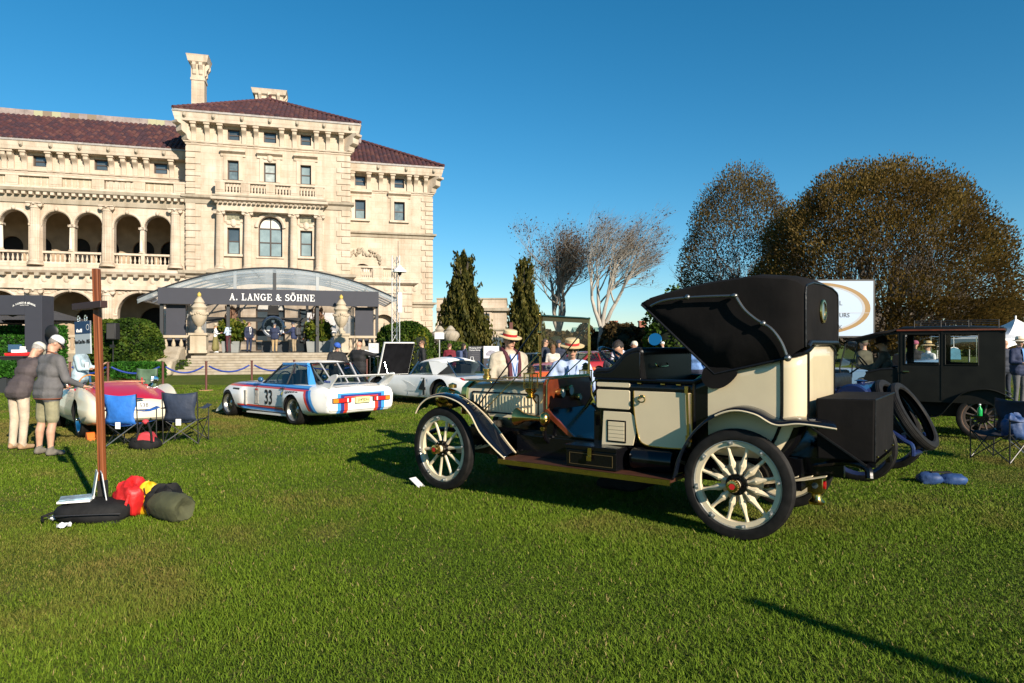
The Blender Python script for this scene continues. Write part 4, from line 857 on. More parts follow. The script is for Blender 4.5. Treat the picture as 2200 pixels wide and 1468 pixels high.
def beech(px, D, top, rx, z0, label, seed, cols, nleaf, nmain, dens=1.0, dx=0):
    random.seed(seed); root = empty('beech_tree', gx(px, D), label=label, cat='tree', group='copper beeches'); mb = MB(); tips = []
    for k in range(nmain):
        a = 6.28*k/nmain + random.uniform(-.2, .2); el = random.uniform(.25, 1.35); d = Vector((math.cos(a)*math.cos(el), math.sin(a)*math.cos(el), math.sin(el)))
        b = Vector((math.cos(a)*1.3, math.sin(a)*1.3, .5 + random.uniform(0, 1.6)))
        reach = 1/math.sqrt((d.x/rx)**2 + (d.y/rx)**2 + (d.z/(top-z0))**2)
        tree_limbs(mb, b, d, reach*.62, .26, 1, 4, tips, Vector((0, 0, 0)), .22, .5, (6, 6, 5, 4), (7, 5, 4, 3, 3), .52)
    mb.tube([(0, 0, 0), (0, 0, 2), (0, 0, 5)], [1.0, .8, .5], 10)
    mb.build('trunk', BARK, root, smooth=60, weld=False)
    n = nleaf; d = RNG.normal(size=(n, 3)); d[:, 2] = np.where(d[:, 2] < -.0, d[:, 2]*.35, d[:, 2]); d /= np.linalg.norm(d, axis=1)[:, None]
    th = np.arctan2(d[:, 1], d[:, 0]); ph = d[:, 2]
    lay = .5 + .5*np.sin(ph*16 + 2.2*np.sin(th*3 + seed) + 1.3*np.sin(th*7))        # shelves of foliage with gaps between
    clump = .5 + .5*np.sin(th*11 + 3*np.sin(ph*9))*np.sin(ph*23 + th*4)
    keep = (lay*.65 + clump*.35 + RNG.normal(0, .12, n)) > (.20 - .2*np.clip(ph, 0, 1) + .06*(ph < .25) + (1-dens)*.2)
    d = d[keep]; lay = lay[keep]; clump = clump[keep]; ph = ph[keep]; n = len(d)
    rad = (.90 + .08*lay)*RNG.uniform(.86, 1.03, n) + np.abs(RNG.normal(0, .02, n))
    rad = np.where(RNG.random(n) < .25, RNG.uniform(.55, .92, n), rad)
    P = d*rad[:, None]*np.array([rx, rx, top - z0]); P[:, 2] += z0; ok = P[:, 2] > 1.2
    t = np.clip(.12 + .34*lay + .3*clump + .18*np.clip(ph, 0, 1) + RNG.normal(0, .10, n), 0, 1)  # shade painted into tone: hollows and lower crown darker, top lighter
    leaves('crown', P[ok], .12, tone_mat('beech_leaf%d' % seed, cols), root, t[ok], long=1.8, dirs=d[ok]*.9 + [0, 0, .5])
    tw = MB()      # fine twigs bristling through the crown
    for k in range(2600):
        i = random.randrange(n); p = Vector(P[i]); q = Vector(d[i]); q = (q + Vector((random.gauss(0, .3), random.gauss(0, .3), random.gauss(.25, .2)))).normalized(); L = random.uniform(.6, 1.7)
        if p.z < 1.5: continue
        e_ = p + q*L*.45; s_ = p - q*L*.55; x = q.cross(Vector((random.gauss(0, 1), random.gauss(0, 1), 0))).normalized()*.02; tw.add([s_-x, s_+x, e_], [(0, 1, 2)])
    tw.build('twigs', M('twig', (.09, .06, .04), .9), root, smooth=0, weld=False, kind='stuff')
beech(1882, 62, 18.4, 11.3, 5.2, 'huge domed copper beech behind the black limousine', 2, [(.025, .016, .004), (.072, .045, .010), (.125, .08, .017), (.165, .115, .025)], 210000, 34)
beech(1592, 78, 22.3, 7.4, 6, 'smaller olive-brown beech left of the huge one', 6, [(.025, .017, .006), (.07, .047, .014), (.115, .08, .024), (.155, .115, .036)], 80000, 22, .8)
BUSH = tone_mat('brown_bush_leaf', [(.02, .015, .006), (.06, .04, .015), (.10, .065, .025), (.14, .11, .05)])
for i, (p0, p1, D, z, m, lab) in enumerate([(1150, 1225, 66, 2.9, BUSH, 'brown-leaved bush below the left bare tree'), (1215, 1300, 72, 3.4, BUSH, 'brown bush between the bare trees'), (1290, 1375, 68, 3.6, BUSH, 'tangled brown bush below the pale bare tree'), (1355, 1420, 74, 3.2, BUSH, 'low brown bush in front of the brick chimneys'),
      (1395, 1500, 62, 6.2, BOX_G, 'dark evergreen bush behind the folded top'), (1480, 1640, 66, 5.0, BOX_G, 'dark green bush below the smaller beech'), (1090, 1150, 60, 2.6, BOX_G, 'green bush at the foot of the slender yew'), (1640, 1790, 75, 4.5, BUSH, 'wide brown bush behind the folded car top'), (2040, 2200, 90, 4.0, BOX_G, 'distant green bush behind the white tents')]):
    hedge_px('bush', lab, 'bush', p0, p1, D, z, 3500, .26, m, 2.1, 2.2, bumps=.3)
# distant house with brick chimneys
fh = empty('distant_house', gx(1350, 120), label='distant house with green roof and brick chimneys beyond bushes', cat='house'); BRICK = M('chimney_brick', (.3, .11, .07), .9, var=.25, scale=3)
MB().box(-9, 12, 0, 8, 0, 3.7).build('wall', M('distant_wall', (.4, .34, .27), .9, var=.15, scale=.5), fh, smooth=0)
MB().prism([(-.6, 3.7), (4, 4.7), (8.6, 3.7)], -9.5, 12.5, axis='x').build('roof', M('copper_green', (.22, .36, .27), .7, var=.15, scale=.6), fh, smooth=0)
for px in (1322, 1385): x = gx(px, 118).x - gx(1350, 120).x; MB().box(x-.6, x+.6, -.5, .9, 3.2, 5.5).box(x-.7, x+.7, -.6, 1.0, 5.5, 5.75).build('chimney', BRICK, fh, smooth=0)
lw_ = empty('garden_wall', gx(1330, 56), label='low stone garden wall behind the parked red car', cat='wall'); MB().box(-4, 5, 0, .5, 0, .8).box(-4.1, 5.1, -.08, .58, .801, .95).build('wall', WEATHER, lw_, smooth=0)
# ================================================================ cars: shared
CREAM = paint('cream_paint', (.66, .55, .36), .25); CREAM2 = M('cream_wood', (.64, .54, .36), .45, var=.06, scale=8)
LEATHER = M('black_leather', (.008, .008, .009), .4, bump=.3, scale=18, spec=.3); CANVAS = M('black_canvas', (.0085, .0075, .007), .9, var=.3, scale=3, bump=.35, bscale=5, spec=.12)
GALV = M('galvanised_rim', (.42, .42, .39), .4, .7, var=.1, scale=12); WOODRED = M('polished_wood', (.15, .03, .01), .3, var=.35, scale=6, coat=.5)
REDM = M('red_enamel', (.55, .02, .02), .35); AXR = Matrix.Rotation(R(90), 4, 'X')
TREAD = M('tyre_tread', (.02, .018, .016), .8, bump=.5, scale=40)
def tyre_mesh(R0, rim, w, name='tyre', n=48):
    h = R0 - rim; prof = [(rim, -w*.32), (rim+h*.15, -w*.46), (rim+h*.5, -w*.5), (rim+h*.85, -w*.42), (R0-.012, -w*.3), (R0-.004, -w*.22), (R0-.008, -w*.17), (R0, -w*.12), (R0-.006, -w*.05), (R0, 0)]
    prof = prof + [(r, -y) for r, y in prof[-2::-1]]
    return MB().lathe(prof, n, AXR).mesh(name, RUBBER)
def spoke_wheel(parent, loc, R0=.46, rim=.365, w=.115, side=1, ns=12, fancy=False, rz=0, hub=True, spoke=CREAM2, steel=GALV, nb=8, felloe=CREAM2, a0=0.0):
    W = empty('wheel', loc, rz, parent); W.scale = (1, side, 1)
    inst(tyre_mesh(R0, rim, w), 'tyre', W)
    MB().lathe([(rim+.006, -w*.33), (rim+.006, w*.33), (rim-.004, w*.34), (rim-.012, w*.2), (rim-.012, -w*.2), (rim-.004, -w*.34), (rim+.006, -w*.33)], 48, AXR).build('rim', steel, W)
    MB().lathe([(rim-.011, -.028), (rim-.011, .03), (rim-.05, .026), (rim-.054, 0), (rim-.05, -.026), (rim-.011, -.028)], 48, AXR).build('felloe', felloe, W)
    r1 = rim - .045
    for k in range(ns):
        a = 2*math.pi*(k+.5)/ns + a0
        X = Matrix.Rotation(a, 4, 'Y')
        st = [(.06, .024, .02), (.11, .02, .018), (.16, .016, .016), (.24, .017, .015), (r1, .019, .017)]
        if fancy: st = [(.06, .022, .022), (.11, .016, .02), (.15, .03, .03), (.17, .031, .032), (.2, .022, .024), (.26, .014, .015), (r1, .017, .016)]
        rings = [[(u*hw, v*hd, z) for u, v in ((1, 0), (.7, .7), (0, 1), (-.7, .7), (-1, 0), (-.7, -.7), (0, -1), (.7, -.7))] for z, hw, hd in st]
        s = MB(X).loft(rings).build('spoke', spoke, W)
        if fancy: MB(X).ball((0, .032, .16), .01, 6, 4).build('bolt', CREAM2, s)
    for k in range(nb):
        a = 2*math.pi*(k+.2)/nb; X = Matrix.Rotation(a, 4, 'Y')
        MB(X).box(-.024, .024, .026, .04, rim-.035, rim-.002).ball((0, .045, rim-.02), (.012, .018, .012), 6, 4).build('rim_clamp', steel, W)
    h = MB().lathe([(0, .045), (.088, .045), (.09, .03), (.09, -.03), (0, -.035)], 24, AXR @ Matrix.Rotation(R(180), 4, 'X')).build('hub', BLACK, W)
    for k in range(6): a = 2*math.pi*k/6; MB().ball((.068*math.cos(a), .047, .068*math.sin(a)), .008, 6, 4).build('hub_bolt', BLACK, h)
    if hub:
        Y = Matrix.Rotation(R(-90), 4, 'X')
        MB().lathe([(.04, .04), (.034, .06), (.036, .085)], 16, Y).build('hub_collar', CREAM2, h)
        MB().lathe([(.036, .085), (.05, .09), (.052, .13), (.047, .145), (.03, .148), (.03, .14), (0, .14)], 20, Y).build('hub_cap', BRASS, h)
        MB().lathe([(0, .147), (.026, .147), (.026, .14)], 6, Y).build('hub_emblem', REDM, h)
    return W
def car_root(name, O, ang, **kw): return empty(name, (O[0], O[1], 0), R(ang), **kw)
# ================================================================ cream touring car
car = car_root('touring_car', (2.2973, 6.2413), 143.4765, label='cream and black antique touring car with folded black canvas top', cat='car')
WB = 3.284
def hb(mb, name, mat, **k): return mb.build(name, mat, car, **k)
TRK = .71
for s in (1, -1):
    spoke_wheel(car, (0, s*TRK, .46), side=s, fancy=True, ns=12, nb=8)
    spoke_wheel(car, (WB, s*TRK, .46), side=s, ns=10, nb=8, rz=R(-5), a0=.12)
MB().tube([(0, -.66, .46), (0, .66, .46)], .05, 10).ball((0, 0, .46), (.14, .16, .16)).build('rear_axle', BLACK, car)
MB().tube([(WB, -.66, .44), (WB, -.4, .38), (WB, .4, .38), (WB, .66, .44)], .03, 8).build('front_axle', BLACK, car)
for s in (1, -1):
    MB().lathe([(0, -.03), (.17, -.03), (.18, 0), (.17, .04), (0, .04)], 24, Matrix.Translation((0, s*.6, .46)) @ AXR).build('brake_drum', CREAM2, car)
    MB().box(-.75, 3.35, s*.38-.03, s*.38+.03, .55, .68).build('frame_rail', BLACK, car, smooth=0)
    for x0, x1, zc in ((2.75, 3.75, .52), (-.64, .6, .56)):
        mb = MB()
        for k in range(4):
            L = (x1-x0)*(1 - .17*k); c = (x0+x1)/2
            mb.loft([[(c - L/2 + L*t, s*.5+.025, zc - .012*k - .1*(1-(2*t-1)**2)), (c - L/2 + L*t, s*.5-.025, zc - .012*k - .1*(1-(2*t-1)**2)), (c - L/2 + L*t, s*.5-.025, zc - .012*k + .01 - .1*(1-(2*t-1)**2)), (c - L/2 + L*t, s*.5+.025, zc - .012*k + .01 - .1*(1-(2*t-1)**2))] for t in [i/8 for i in range(9)]])
        mb.build('leaf_spring', CREAM2, car, smooth=20)
    MB().tube(smooth_pts([(-.5, s*.38, .62), (-.75, s*.42, .68), (-.92, s*.47, .66), (-.95, s*.5, .58)], 4), .03, 8).build('spring_horn', BLACK, car)
    MB().tube(smooth_pts([(3.3, s*.38, .62), (3.6, s*.42, .62), (3.8, s*.48, .54)], 4), .03, 8).build('spring_horn', BLACK, car)
MB().box(-.45, 2.2, -.5, .5, .42, .68).box(2.2, 3.2, -.34, .34, .38, .7).build('undertray', BLACK, car, smooth=0)
MB().lathe([(0, -.2), (.1, -.2), (.11, -.17), (.11, .17), (.1, .2), (0, .2)], 20, Matrix.Translation((.8, .6, .565)) @ Matrix.Rotation(R(90), 4, 'Y')).build('gas_cylinder', BLACK, car)
# fenders: swept strip with rolled cream edges
def fender(outer, inner, name):
    for s in (1, -1):
        A = smooth_pts([(x, s*.83, z) for x, z in outer], 6); B = smooth_pts([(x, s*.55, z) for x, z in inner], 6)
        mb = MB(); n = len(A); rings = []
        for i in range(n):
            a, b = A[i], B[i]; m = (a+b)/2 + Vector((0, 0, .025))
            rings.append([a, a.lerp(m, .5) + Vector((0, 0, .012)), m, m.lerp(b, .5) + Vector((0, 0, .012)), b])
        mb.loft(rings, closed=False); o = mb.build(name, M('blue_black_paint', (.004, .006, .011), .1, spec=.45), car, smooth=60)
        sm = o.modifiers.new('t', 'SOLIDIFY'); sm.thickness = .012
        for P in (A, B): MB().tube(P[len(P)//2 - 4:] if name == 'rear_fender' else P, .008, 6).build('fender_edge', CREAM, o)
fender([(3.60, .84), (3.53, .94), (3.40, 1.02), (3.2, 1.05), (2.96, .995), (2.80, .88), (2.67, .70), (2.5, .56), (2.34, .455)],
       [(3.70, .88), (3.62, .97), (3.46, 1.045), (3.25, 1.055), (3.05, .99), (2.86, .88), (2.68, .74), (2.52, .58), (2.40, .47)], 'front_fender')
fender([(.53, .45), (.48, .64), (.375, .83), (.213, .99), (.018, 1.076), (-.17, 1.06), (-.333, .985), (-.52, 1.005), (-.78, .985)],
       [(.53, .45), (.49, .66), (.40, .86), (.2, 1.02), (-.007, 1.085), (-.161, 1.06), (-.29, 1.0), (-.46, 1.025), (-.70, 1.0)], 'rear_fender')
for s in (1, -1):
    pts = smooth_pts([(3.42, 0, 1.0), (3.2, 0, 1.03), (2.96, 0, .97), (2.8, 0, .86), (2.67, 0, .69), (2.5, 0, .55), (2.34, 0, .45)], 4)
    mb = MB(); mb.loft([[(p.x, s*.52, p.z) for p in pts], [(p.x, s*.40, max(.5, p.z-.12)) for p in pts]], closed=False); mb.build('splash_apron', BLACK, car)
    MB().box(.54, 2.38, s*.69-.17, s*.69+.17, .42, .45).build('running_board', M('board_brown', (.06, .022, .012), .45, var=.3, scale=9), car, smooth=0)
    MB().box(.53, 2.39, s*.868-.008, s*.868+.008, .405, .453).box(2.381, 2.392, min(s*.52, s*.86), max(s*.52, s*.86), .41, .453).build('brass_edge', BRASS, car, smooth=0)
    MB().box(.5, 2.4, min(s*.4, s*.53), max(s*.4, s*.53), .452, .66).build('valance', BLACK, car, smooth=0)
# tool chest
tc_ = MB().box(1.08, 1.62, .56, .8, .455, .62).build('tool_chest', BLACK, car, bevel=.006, smooth=0); MB().box(1.07, 1.63, .55, .81, .622, .665).build('lid', BLACK, tc_, bevel=.006, smooth=0)
MB().box(1.33, 1.37, .812, .822, .56, .65).box(1.325, 1.375, .823, .835, .53, .575).build('padlock', BRASS, tc_, smooth=0)
g = MB(); z0, z1, x0, x1 = .485, .59, 1.12, 1.58
for a, b in (((x0, z0), (x1, z0)), ((x1, z0), (x1, z1)), ((x1, z1), (x0, z1)), ((x0, z1), (x0, z0))): g.bar((a[0], .8015, a[1]), (b[0], .8015, b[1]), .005, .005)
g.build('gold_line', M('gold_line', (.07, .048, .018), .4), tc_, smooth=0)
# body shell: flat sides, rounded back
def outline(n=8):
    P = [(1.40 - (1.73)*i/14, .62) for i in range(15)]
    for k in range(1, n+1): a = R(90*k/n); P.append((-.33 - .17*math.sin(a), .45 + .17*math.cos(a)))
    P += [(-.5, y) for y in (.3, .15)]
    return P + [(-.5, 0)] + [(x, -y) for x, y in P[::-1]]
def ztop(x, y):
    if x > .42: return 1.285
    if x > .2: return 1.285 + (1.38-1.285)*((.42-x)/.22)
    if x > -.33: return 1.38 + (.14)*((.2-x)/.53)
    return 1.52 + .1*min(1, (.62-abs(y))/.3)
OL = outline(); rows = 9; cols = []
for x, y in OL:
    c = []
    for j in range(rows+1):
        zb = .655; zt_ = ztop(x, y); z = zb + (zt_-zb)*j/rows; f = max(0, 1 - (z-.655)/.42)**2
        k = max(0, min(1, (.25 - x)/.6)); c.append((x + .2*f*k, y*(1 - .05*f), z))
    cols.append(c)
mb = MB(); mb.loft(cols, closed=False, mf=lambda i, j: 1 if OL[i][0] < .36 and (OL[i+1][0] < .36) else 0)
bs_ = mb.build('body_shell', [BLACK, CREAM], car, smooth=35); sm = bs_.modifiers.new('t', 'SOLIDIFY'); sm.thickness = .03; sm.offset = -1
def strip(ci, name='black_moulding', w=.014, mat=BLACK):
    MB().tube([Vector(p) for p in cols[ci]], w, 6).build(name, mat, bs_)
k14 = 14
strip(8); strip(len(OL)-9); strip(14); strip(14+7); strip(len(OL)-15); strip(len(OL)-22)
MB().tube([c[-1] for c in cols], .02, 8).build('top_moulding', BLACK, bs_)
MB().tube([c[0] for c in cols], .016, 6).build('bottom_moulding', BLACK, bs_)
rear = [c for c in cols if c[5][0] < -.42]
MB().loft([[Vector(c[j]) + Vector((-.006, 0, 0)) for c in rear] for j in (0, 1, 2, 3)], closed=False).build('rear_black_panel', BLACK, bs_)
MB().box(1.30, 1.42, -.61, .61, .66, .98).box(.45, 1.36, -.585, .585, .66, .70).build('seat_riser', BLACK, car, smooth=0)
def side_panel(poly, name, mat, d=.626, t=.012, both=True, bevel=.004, parent=None):
    out = []
    for s in ((1, -1) if both else (1,)): out.append(MB().prism(poly, s*(d-t), s*d).build(name, mat, parent or car, bevel=bevel, smooth=40))
    return out
def rr(x0, x1, z0, z1, r=.02, n=3):
    P = []
    for cx, cz, a in ((x1-r, z1-r, 0), (x0+r, z1-r, 90), (x0+r, z0+r, 180), (x1-r, z0+r, 270)):
        P += [(cx + r*math.cos(R(a+90*i/n)), cz + r*math.sin(R(a+90*i/n))) for i in range(n+1)]
    return P
side_panel(rr(1.03, 1.385, 1.215, 1.262, .02), 'seat_panel', CREAM); side_panel(rr(1.03, 1.385, 1.01, 1.19, .02), 'seat_panel', CREAM)
side_panel([(1.31, .985), (1.03, .985), (.985, .95), (.97, .8), (1.0, .68), (1.33, .66)], 'lower_panel', CREAM)
lf = side_panel(rr(1.07, 1.27, .695, .905, .004), 'louvre_frame', BLACK, .632); lf2 = side_panel(rr(1.085, 1.255, .71, .89, .002), 'louvre_panel', CREAM, .6345, parent=None)
for s in (1, -1):
    for k in range(4): MB().box(1.085, 1.255, s*.6346-.001, s*.6346+.001, .74+.036*k, .743+.036*k).build('louvre_line', M('line_dark', (.12, .1, .07), .5), car, smooth=0)
dp = sp2([(.99, 1.19), (.985, 1.0), (.95, .8), (.90, .71), (.75, .69), (.47, .705), (.43, .8), (.43, 1.0), (.43, 1.19)], 4)
for o, s in zip(side_panel(dp, 'door', CREAM, .629), (1, -1)):
    MB().tube([(x, s*.63, z) for x, z in dp], .006, 5).build('brass_beading', BRASS, o)
    MB().tube([(.9 + .034*math.cos(t), s*.655, 1.115 + .026*math.sin(t)) for t in [6.283*i/16 for i in range(16)]], .007, 6, closed=True).ball((.9, s*.645, 1.145), (.03, .015, .012), 8, 6).build('handle', BRASS, o)
    MB().bar((.47, s*.645, 1.23), (.455, s*.645, .80), .012, .02).box(.435, .475, s*.645-.014, s*.645+.014, .76, .82).box(.455, .485, s*.645-.014, s*.645+.014, 1.19, 1.25).build('check_strap', BRASS, o, smooth=0)
    for x in (.55, .7, .93): MB().box(x-.02, x+.02, s*.632-.006, s*.632+.006, 1.255, 1.265).build('brass_stud', BRASS, o, smooth=0)
for s in (1, -1):
    MB().tube(smooth_pts([(1.36, s*.63, 1.285), (1.42, s*.64, 1.25), (1.43, s*.64, 1.15), (1.41, s*.63, 1.09)], 4), .008, 6).build('grab_rail', BRASS, car)
# front seat: arms and tufted back
for s in (1, -1):
    prof = sp2([(1.405, 1.285), (1.41, 1.335), (1.36, 1.35), (1.25, 1.36), (1.16, 1.43), (1.08, 1.515), (.98, 1.55), (.93, 1.55)], 4) + [(.93, 1.285)]
    MB().prism(prof, s*.62, s*.56).build('seat_arm', BLACK, car, bevel=.01, smooth=40)
    MB().tube([(x, s*.585, z+.012) for x, z in prof[1:-2]], .032, 8).build('arm_roll', LEATHER, car)
MB().prism([(.90, .72), (.96, .72), (.99, 1.54), (.93, 1.54)], -.6, .6).build('front_seat_back', M('seat_shell', (.006, .005, .005), .35, spec=.25, var=.4, scale=3), car, bevel=.01, smooth=0)
mb = MB(); n = 26
for i in range(n):
    y0, y1 = -.6 + 1.2*i/n, -.6 + 1.2*(i+1)/n; mb.ball((.97, (y0+y1)/2, 1.545), (.055, .03, .045), 8, 6)
mb.build('seat_roll', LEATHER, car)
MB().box(.985, 1.36, -.55, .55, .98, 1.14).box(.98, 1.06, -.56, .56, 1.14, 1.5).build('front_seat_cushion', LEATHER, car, bevel=.03)
MB().box(-.42, .12, -.56, .56, .9, 1.12).box(-.46, -.28, -.56, .56, 1.12, 1.55).build('rear_seat', LEATHER, car, bevel=.04)
MB().tube(smooth_pts([(.9, .35, 1.44), (.88, .33, 1.41), (.88, .12, 1.41), (.9, .1, 1.44)], 4), .008, 6).build('robe_rail', BRASS, car)
MB().tube(smooth_pts([(.43, .585, 1.29), (.36, .6, 1.34), (.3, .6, 1.36), (.22, .6, 1.36)], 4), .009, 6).build('brass_rail', BRASS, car)
# floor and sloped toe board
MB().box(1.3, 1.75, -.5, .5, .655, .69).build('floor', BLACK, car, smooth=0)
MB().prism([(1.72, .66), (2.05, .93), (2.07, .91), (1.74, .64)], -.46, .46).build('toe_board', M('dark_linoleum', (.012, .012, .016), .18), car, smooth=0)
for s in (1, -1): MB().prism([(1.68, .66), (2.05, .95), (2.07, .94), (2.07, .90), (1.74, .655)], s*.46, s*.49).build('toe_board_edge', WOODRED, car, smooth=0); MB().prism([(1.74, .65), (2.06, .90), (2.06, .65)], s*.455, s*.475).build('dash_gusset', BLACK, car, smooth=0)
# dash, gauges, bonnet, radiator
dash = MB().prism([(-.46, .70), (.46, .70), (.46, 1.2), (.42, 1.255), (-.42, 1.255), (-.46, 1.2)], 2.07, 2.115, axis='x').build('dashboard', WOODRED, car, bevel=.006, smooth=0)
MB().tube([(2.066, .462, .70), (2.066, .462, 1.2), (2.066, .42, 1.258), (2.066, -.42, 1.258), (2.066, -.462, 1.2)], .008, 6).build('brass_beading', BRASS, dash)
Xn = Matrix.Rotation(R(-90), 4, 'Y')
for y, z, r in ((.24, 1.1, .055), (.07, 1.12, .06), (-.12, 1.04, .04)):
    G = Matrix.Translation((2.07, y, z)) @ Xn
    MB().lathe([(r*.9, 0), (r, .02), (r, .06), (r*.8, .07), (r*.8, .065)], 20, G).build('gauge', BRASS, dash); MB().lathe([(0, .064), (r*.8, .064), (r*.8, .06)], 20, G).build('gauge_face', M('gauge_face', (.6, .57, .48), .3), dash)
MB().box(2.06, 2.069, .2, .34, .86, .95).build('maker_plate', DARK, dash, smooth=0)
def hood_ring(x, k=1.0, zt=1.255):
    P = [(.425*k, .82), (.425*k, 1.06), (.41*k, 1.12), (.34*k, zt-.045), (.26*k, zt-.012), (0, zt)]
    return [(x, y, z) for y, z in P] + [(x, -y, z) for y, z in P[-2::-1]]
hood = MB().loft([hood_ring(2.115), hood_ring(2.6, .985, 1.235), hood_ring(3.18, .95, 1.19)]).build('bonnet', CREAM, car, smooth=25)
MB().box(2.13, 3.2, .27, .45, 1.205, 1.222).box(2.13, 3.2, -.45, -.27, 1.205, 1.222).build('bonnet_shelf', M('dark_brass', (.25, .19, .09), .35, .8), car, smooth=0)
for s in (1, -1):
    pr = rr(2.2, 3.12, .865, 1.085, .02); MB().tube([(x, s*(.428 - .02*(x-2.115)), z) for x, z in pr], .009, 6, closed=True).build('bonnet_line', BLACK, hood)
    for k in range(19):
        x = 2.26 + .045*k; y = s*(.427 - .02*(x-2.115))
        MB(Matrix.Translation((x, y, 0))).prism([(-.014, 0), (.008, s*.014), (.014, s*.0)], .89, 1.06, axis='z').build('louvre', CREAM, hood, smooth=30)
rad = MB().loft([[(x, y*(1.02 if 0 < i < 3 else .98), z + (.008 if 0 < i < 3 and z > 1 else 0)) for _, y, z in hood_ring(x, .97, 1.21)] for i, x in enumerate((3.18, 3.2, 3.27, 3.29))]).build('radiator_shell', BRASS, car, smooth=30)
MB().box(3.285, 3.295, -.33, .33, .84, 1.12).build('radiator_core', DARK, rad, smooth=0)
MB().lathe([(.05, 1.2), (.05, 1.25), (.035, 1.26), (.035, 1.3), (.05, 1.305), (.05, 1.33), (0, 1.335)], 12, Matrix.Translation((3.23, 0, 0))).build('filler_cap', BRASS, rad)
def headlamp(s):
    G = Matrix.Translation((3.5, s*.36, .98)) @ Matrix.Rotation(R(90), 4, 'Y')
    h = MB().lathe([(0, -.17), (.06, -.16), (.1, -.1), (.125, 0), (.13, .06), (.14, .07), (.14, .1), (.125, .1)], 20, G).build('headlamp', BRASS, car)
    MB().lathe([(0, .085), (.127, .085)], 20, G).build('lens', glassM('lamp_glass', (.9, .9, .9), .5), h); MB().tube([(3.5, s*.36, .84), (3.5, s*.38, .62)], .015).build('lamp_bracket', BRASS, h)
    MB().lathe([(.05, .13), (.05, .17), (.03, .18), (0, .19)], 10, Matrix.Translation((3.46, s*.36, .98))).build('chimney', BRASS, h)
headlamp(1); headlamp(-1)
# cowl lamps
for s in (1, -1):
    L = MB(Matrix.Translation((2.2, s*.56, 0)))
    l = L.lathe([(.05, 1.06), (.055, 1.08), (.03, 1.1), (.06, 1.13), (.062, 1.15), (.04, 1.16)], 14).build('cowl_lamp', BRASS, car)
    MB(Matrix.Translation((2.2, s*.56, 0))).box(-.05, .05, -.05, .05, 1.16, 1.165).box(-.055, -.045, -.055, -.045, 1.16, 1.31).box(.045, .055, -.055, -.045, 1.16, 1.31).box(-.055, -.045, .045, .055, 1.16, 1.31).box(.045, .055, .045, .055, 1.16, 1.31).box(-.058, .058, -.058, .058, 1.31, 1.322).build('lantern_frame', BRASS, l, smooth=0)
    MB(Matrix.Translation((2.2, s*.56, 0))).box(-.044, .044, -.044, .044, 1.166, 1.309).build('lantern_glass', glassM('lantern_glass', (.8, .82, .8), .8), l, smooth=0)
    MB(Matrix.Translation((2.2, s*.56, 0))).lathe([(.05, 1.322), (.035, 1.345), (.05, 1.35), (.03, 1.375), (.045, 1.38), (.02, 1.4), (0, 1.41)], 14).build('lantern_top', M('aged_brass', (.2, .15, .07), .4, .9), l)
    MB().tube([(2.2, s*.56, 1.1), (2.2, s*.46, 1.0)], .01).build('bracket', BRASS, l)
hn = MB().lathe([(.095, .3), (.08, .27), (.045, .2), (.03, .1), (.028, 0)], 20, Matrix.Translation((2.05, .6, .86)) @ Matrix.Rotation(R(90), 4, 'Y')).build('horn', BRASS, car); MB().ball((2.0, .6, .86), (.055, .06, .075), 12, 8).lathe([(.03, -.04), (.035, .0)], 12, Matrix.Translation((2.02, .6, .78))).build('horn_bulb', BRASS, hn)
MB().tube([(2.02, .59, .79), (2.02, .56, .66), (2.0, .5, .6)], .022).build('horn_stand', BLACK, hn)
# windscreen
ws = empty('windscreen', (0, 0, 0), 0, car); zs0, zs1, xw = 1.26, 1.915, 2.12
MB().tube(smooth_pts([(xw, .5, zs0), (xw, .5, 1.5), (xw, .5, zs1-.03), (xw, .47, zs1), (xw, 0, zs1), (xw, -.47, zs1), (xw, -.5, zs1-.03), (xw, -.5, 1.5), (xw, -.5, zs0)], 3), .013, 8).tube([(xw, -.5, zs0+.01), (xw, .5, zs0+.01)], .012, 8).build('frame', BRASS, ws)
MB().add([(xw, -.49, zs0+.02), (xw, .49, zs0+.02), (xw, .49, zs1-.012), (xw, -.49, zs1-.012)], [(0, 1, 2, 3)]).build('pane', glassM('clear_glass', (.96, .97, .96), .05), ws, smooth=0)
MB().box(xw-.015, xw+.015, -.48, .48, zs1-.05, zs1-.012).build('top_rail', M('aged_brass', (.2, .15, .07), .4, .9), ws, smooth=0)
for s in (1, -1):
    for z in (1.52, 1.74): MB().ball((xw, s*.52, z), (.022, .03, .022), 8, 6).build('hinge', BRASS, ws)
    MB().tube([(xw, s*.525, 1.52), (xw, s*.525, 1.74)], .007).build('hinge_rod', BRASS, ws)
    MB().tube([(xw, s*.5, 1.86), (3.05, s*.47, .86)], .008, 6).build('stay_rod', BLACK, ws); MB().tube([(xw, s*.51, 1.53), (2.95, s*.47, .84)], .007, 6).build('brass_stay', BRASS, ws)
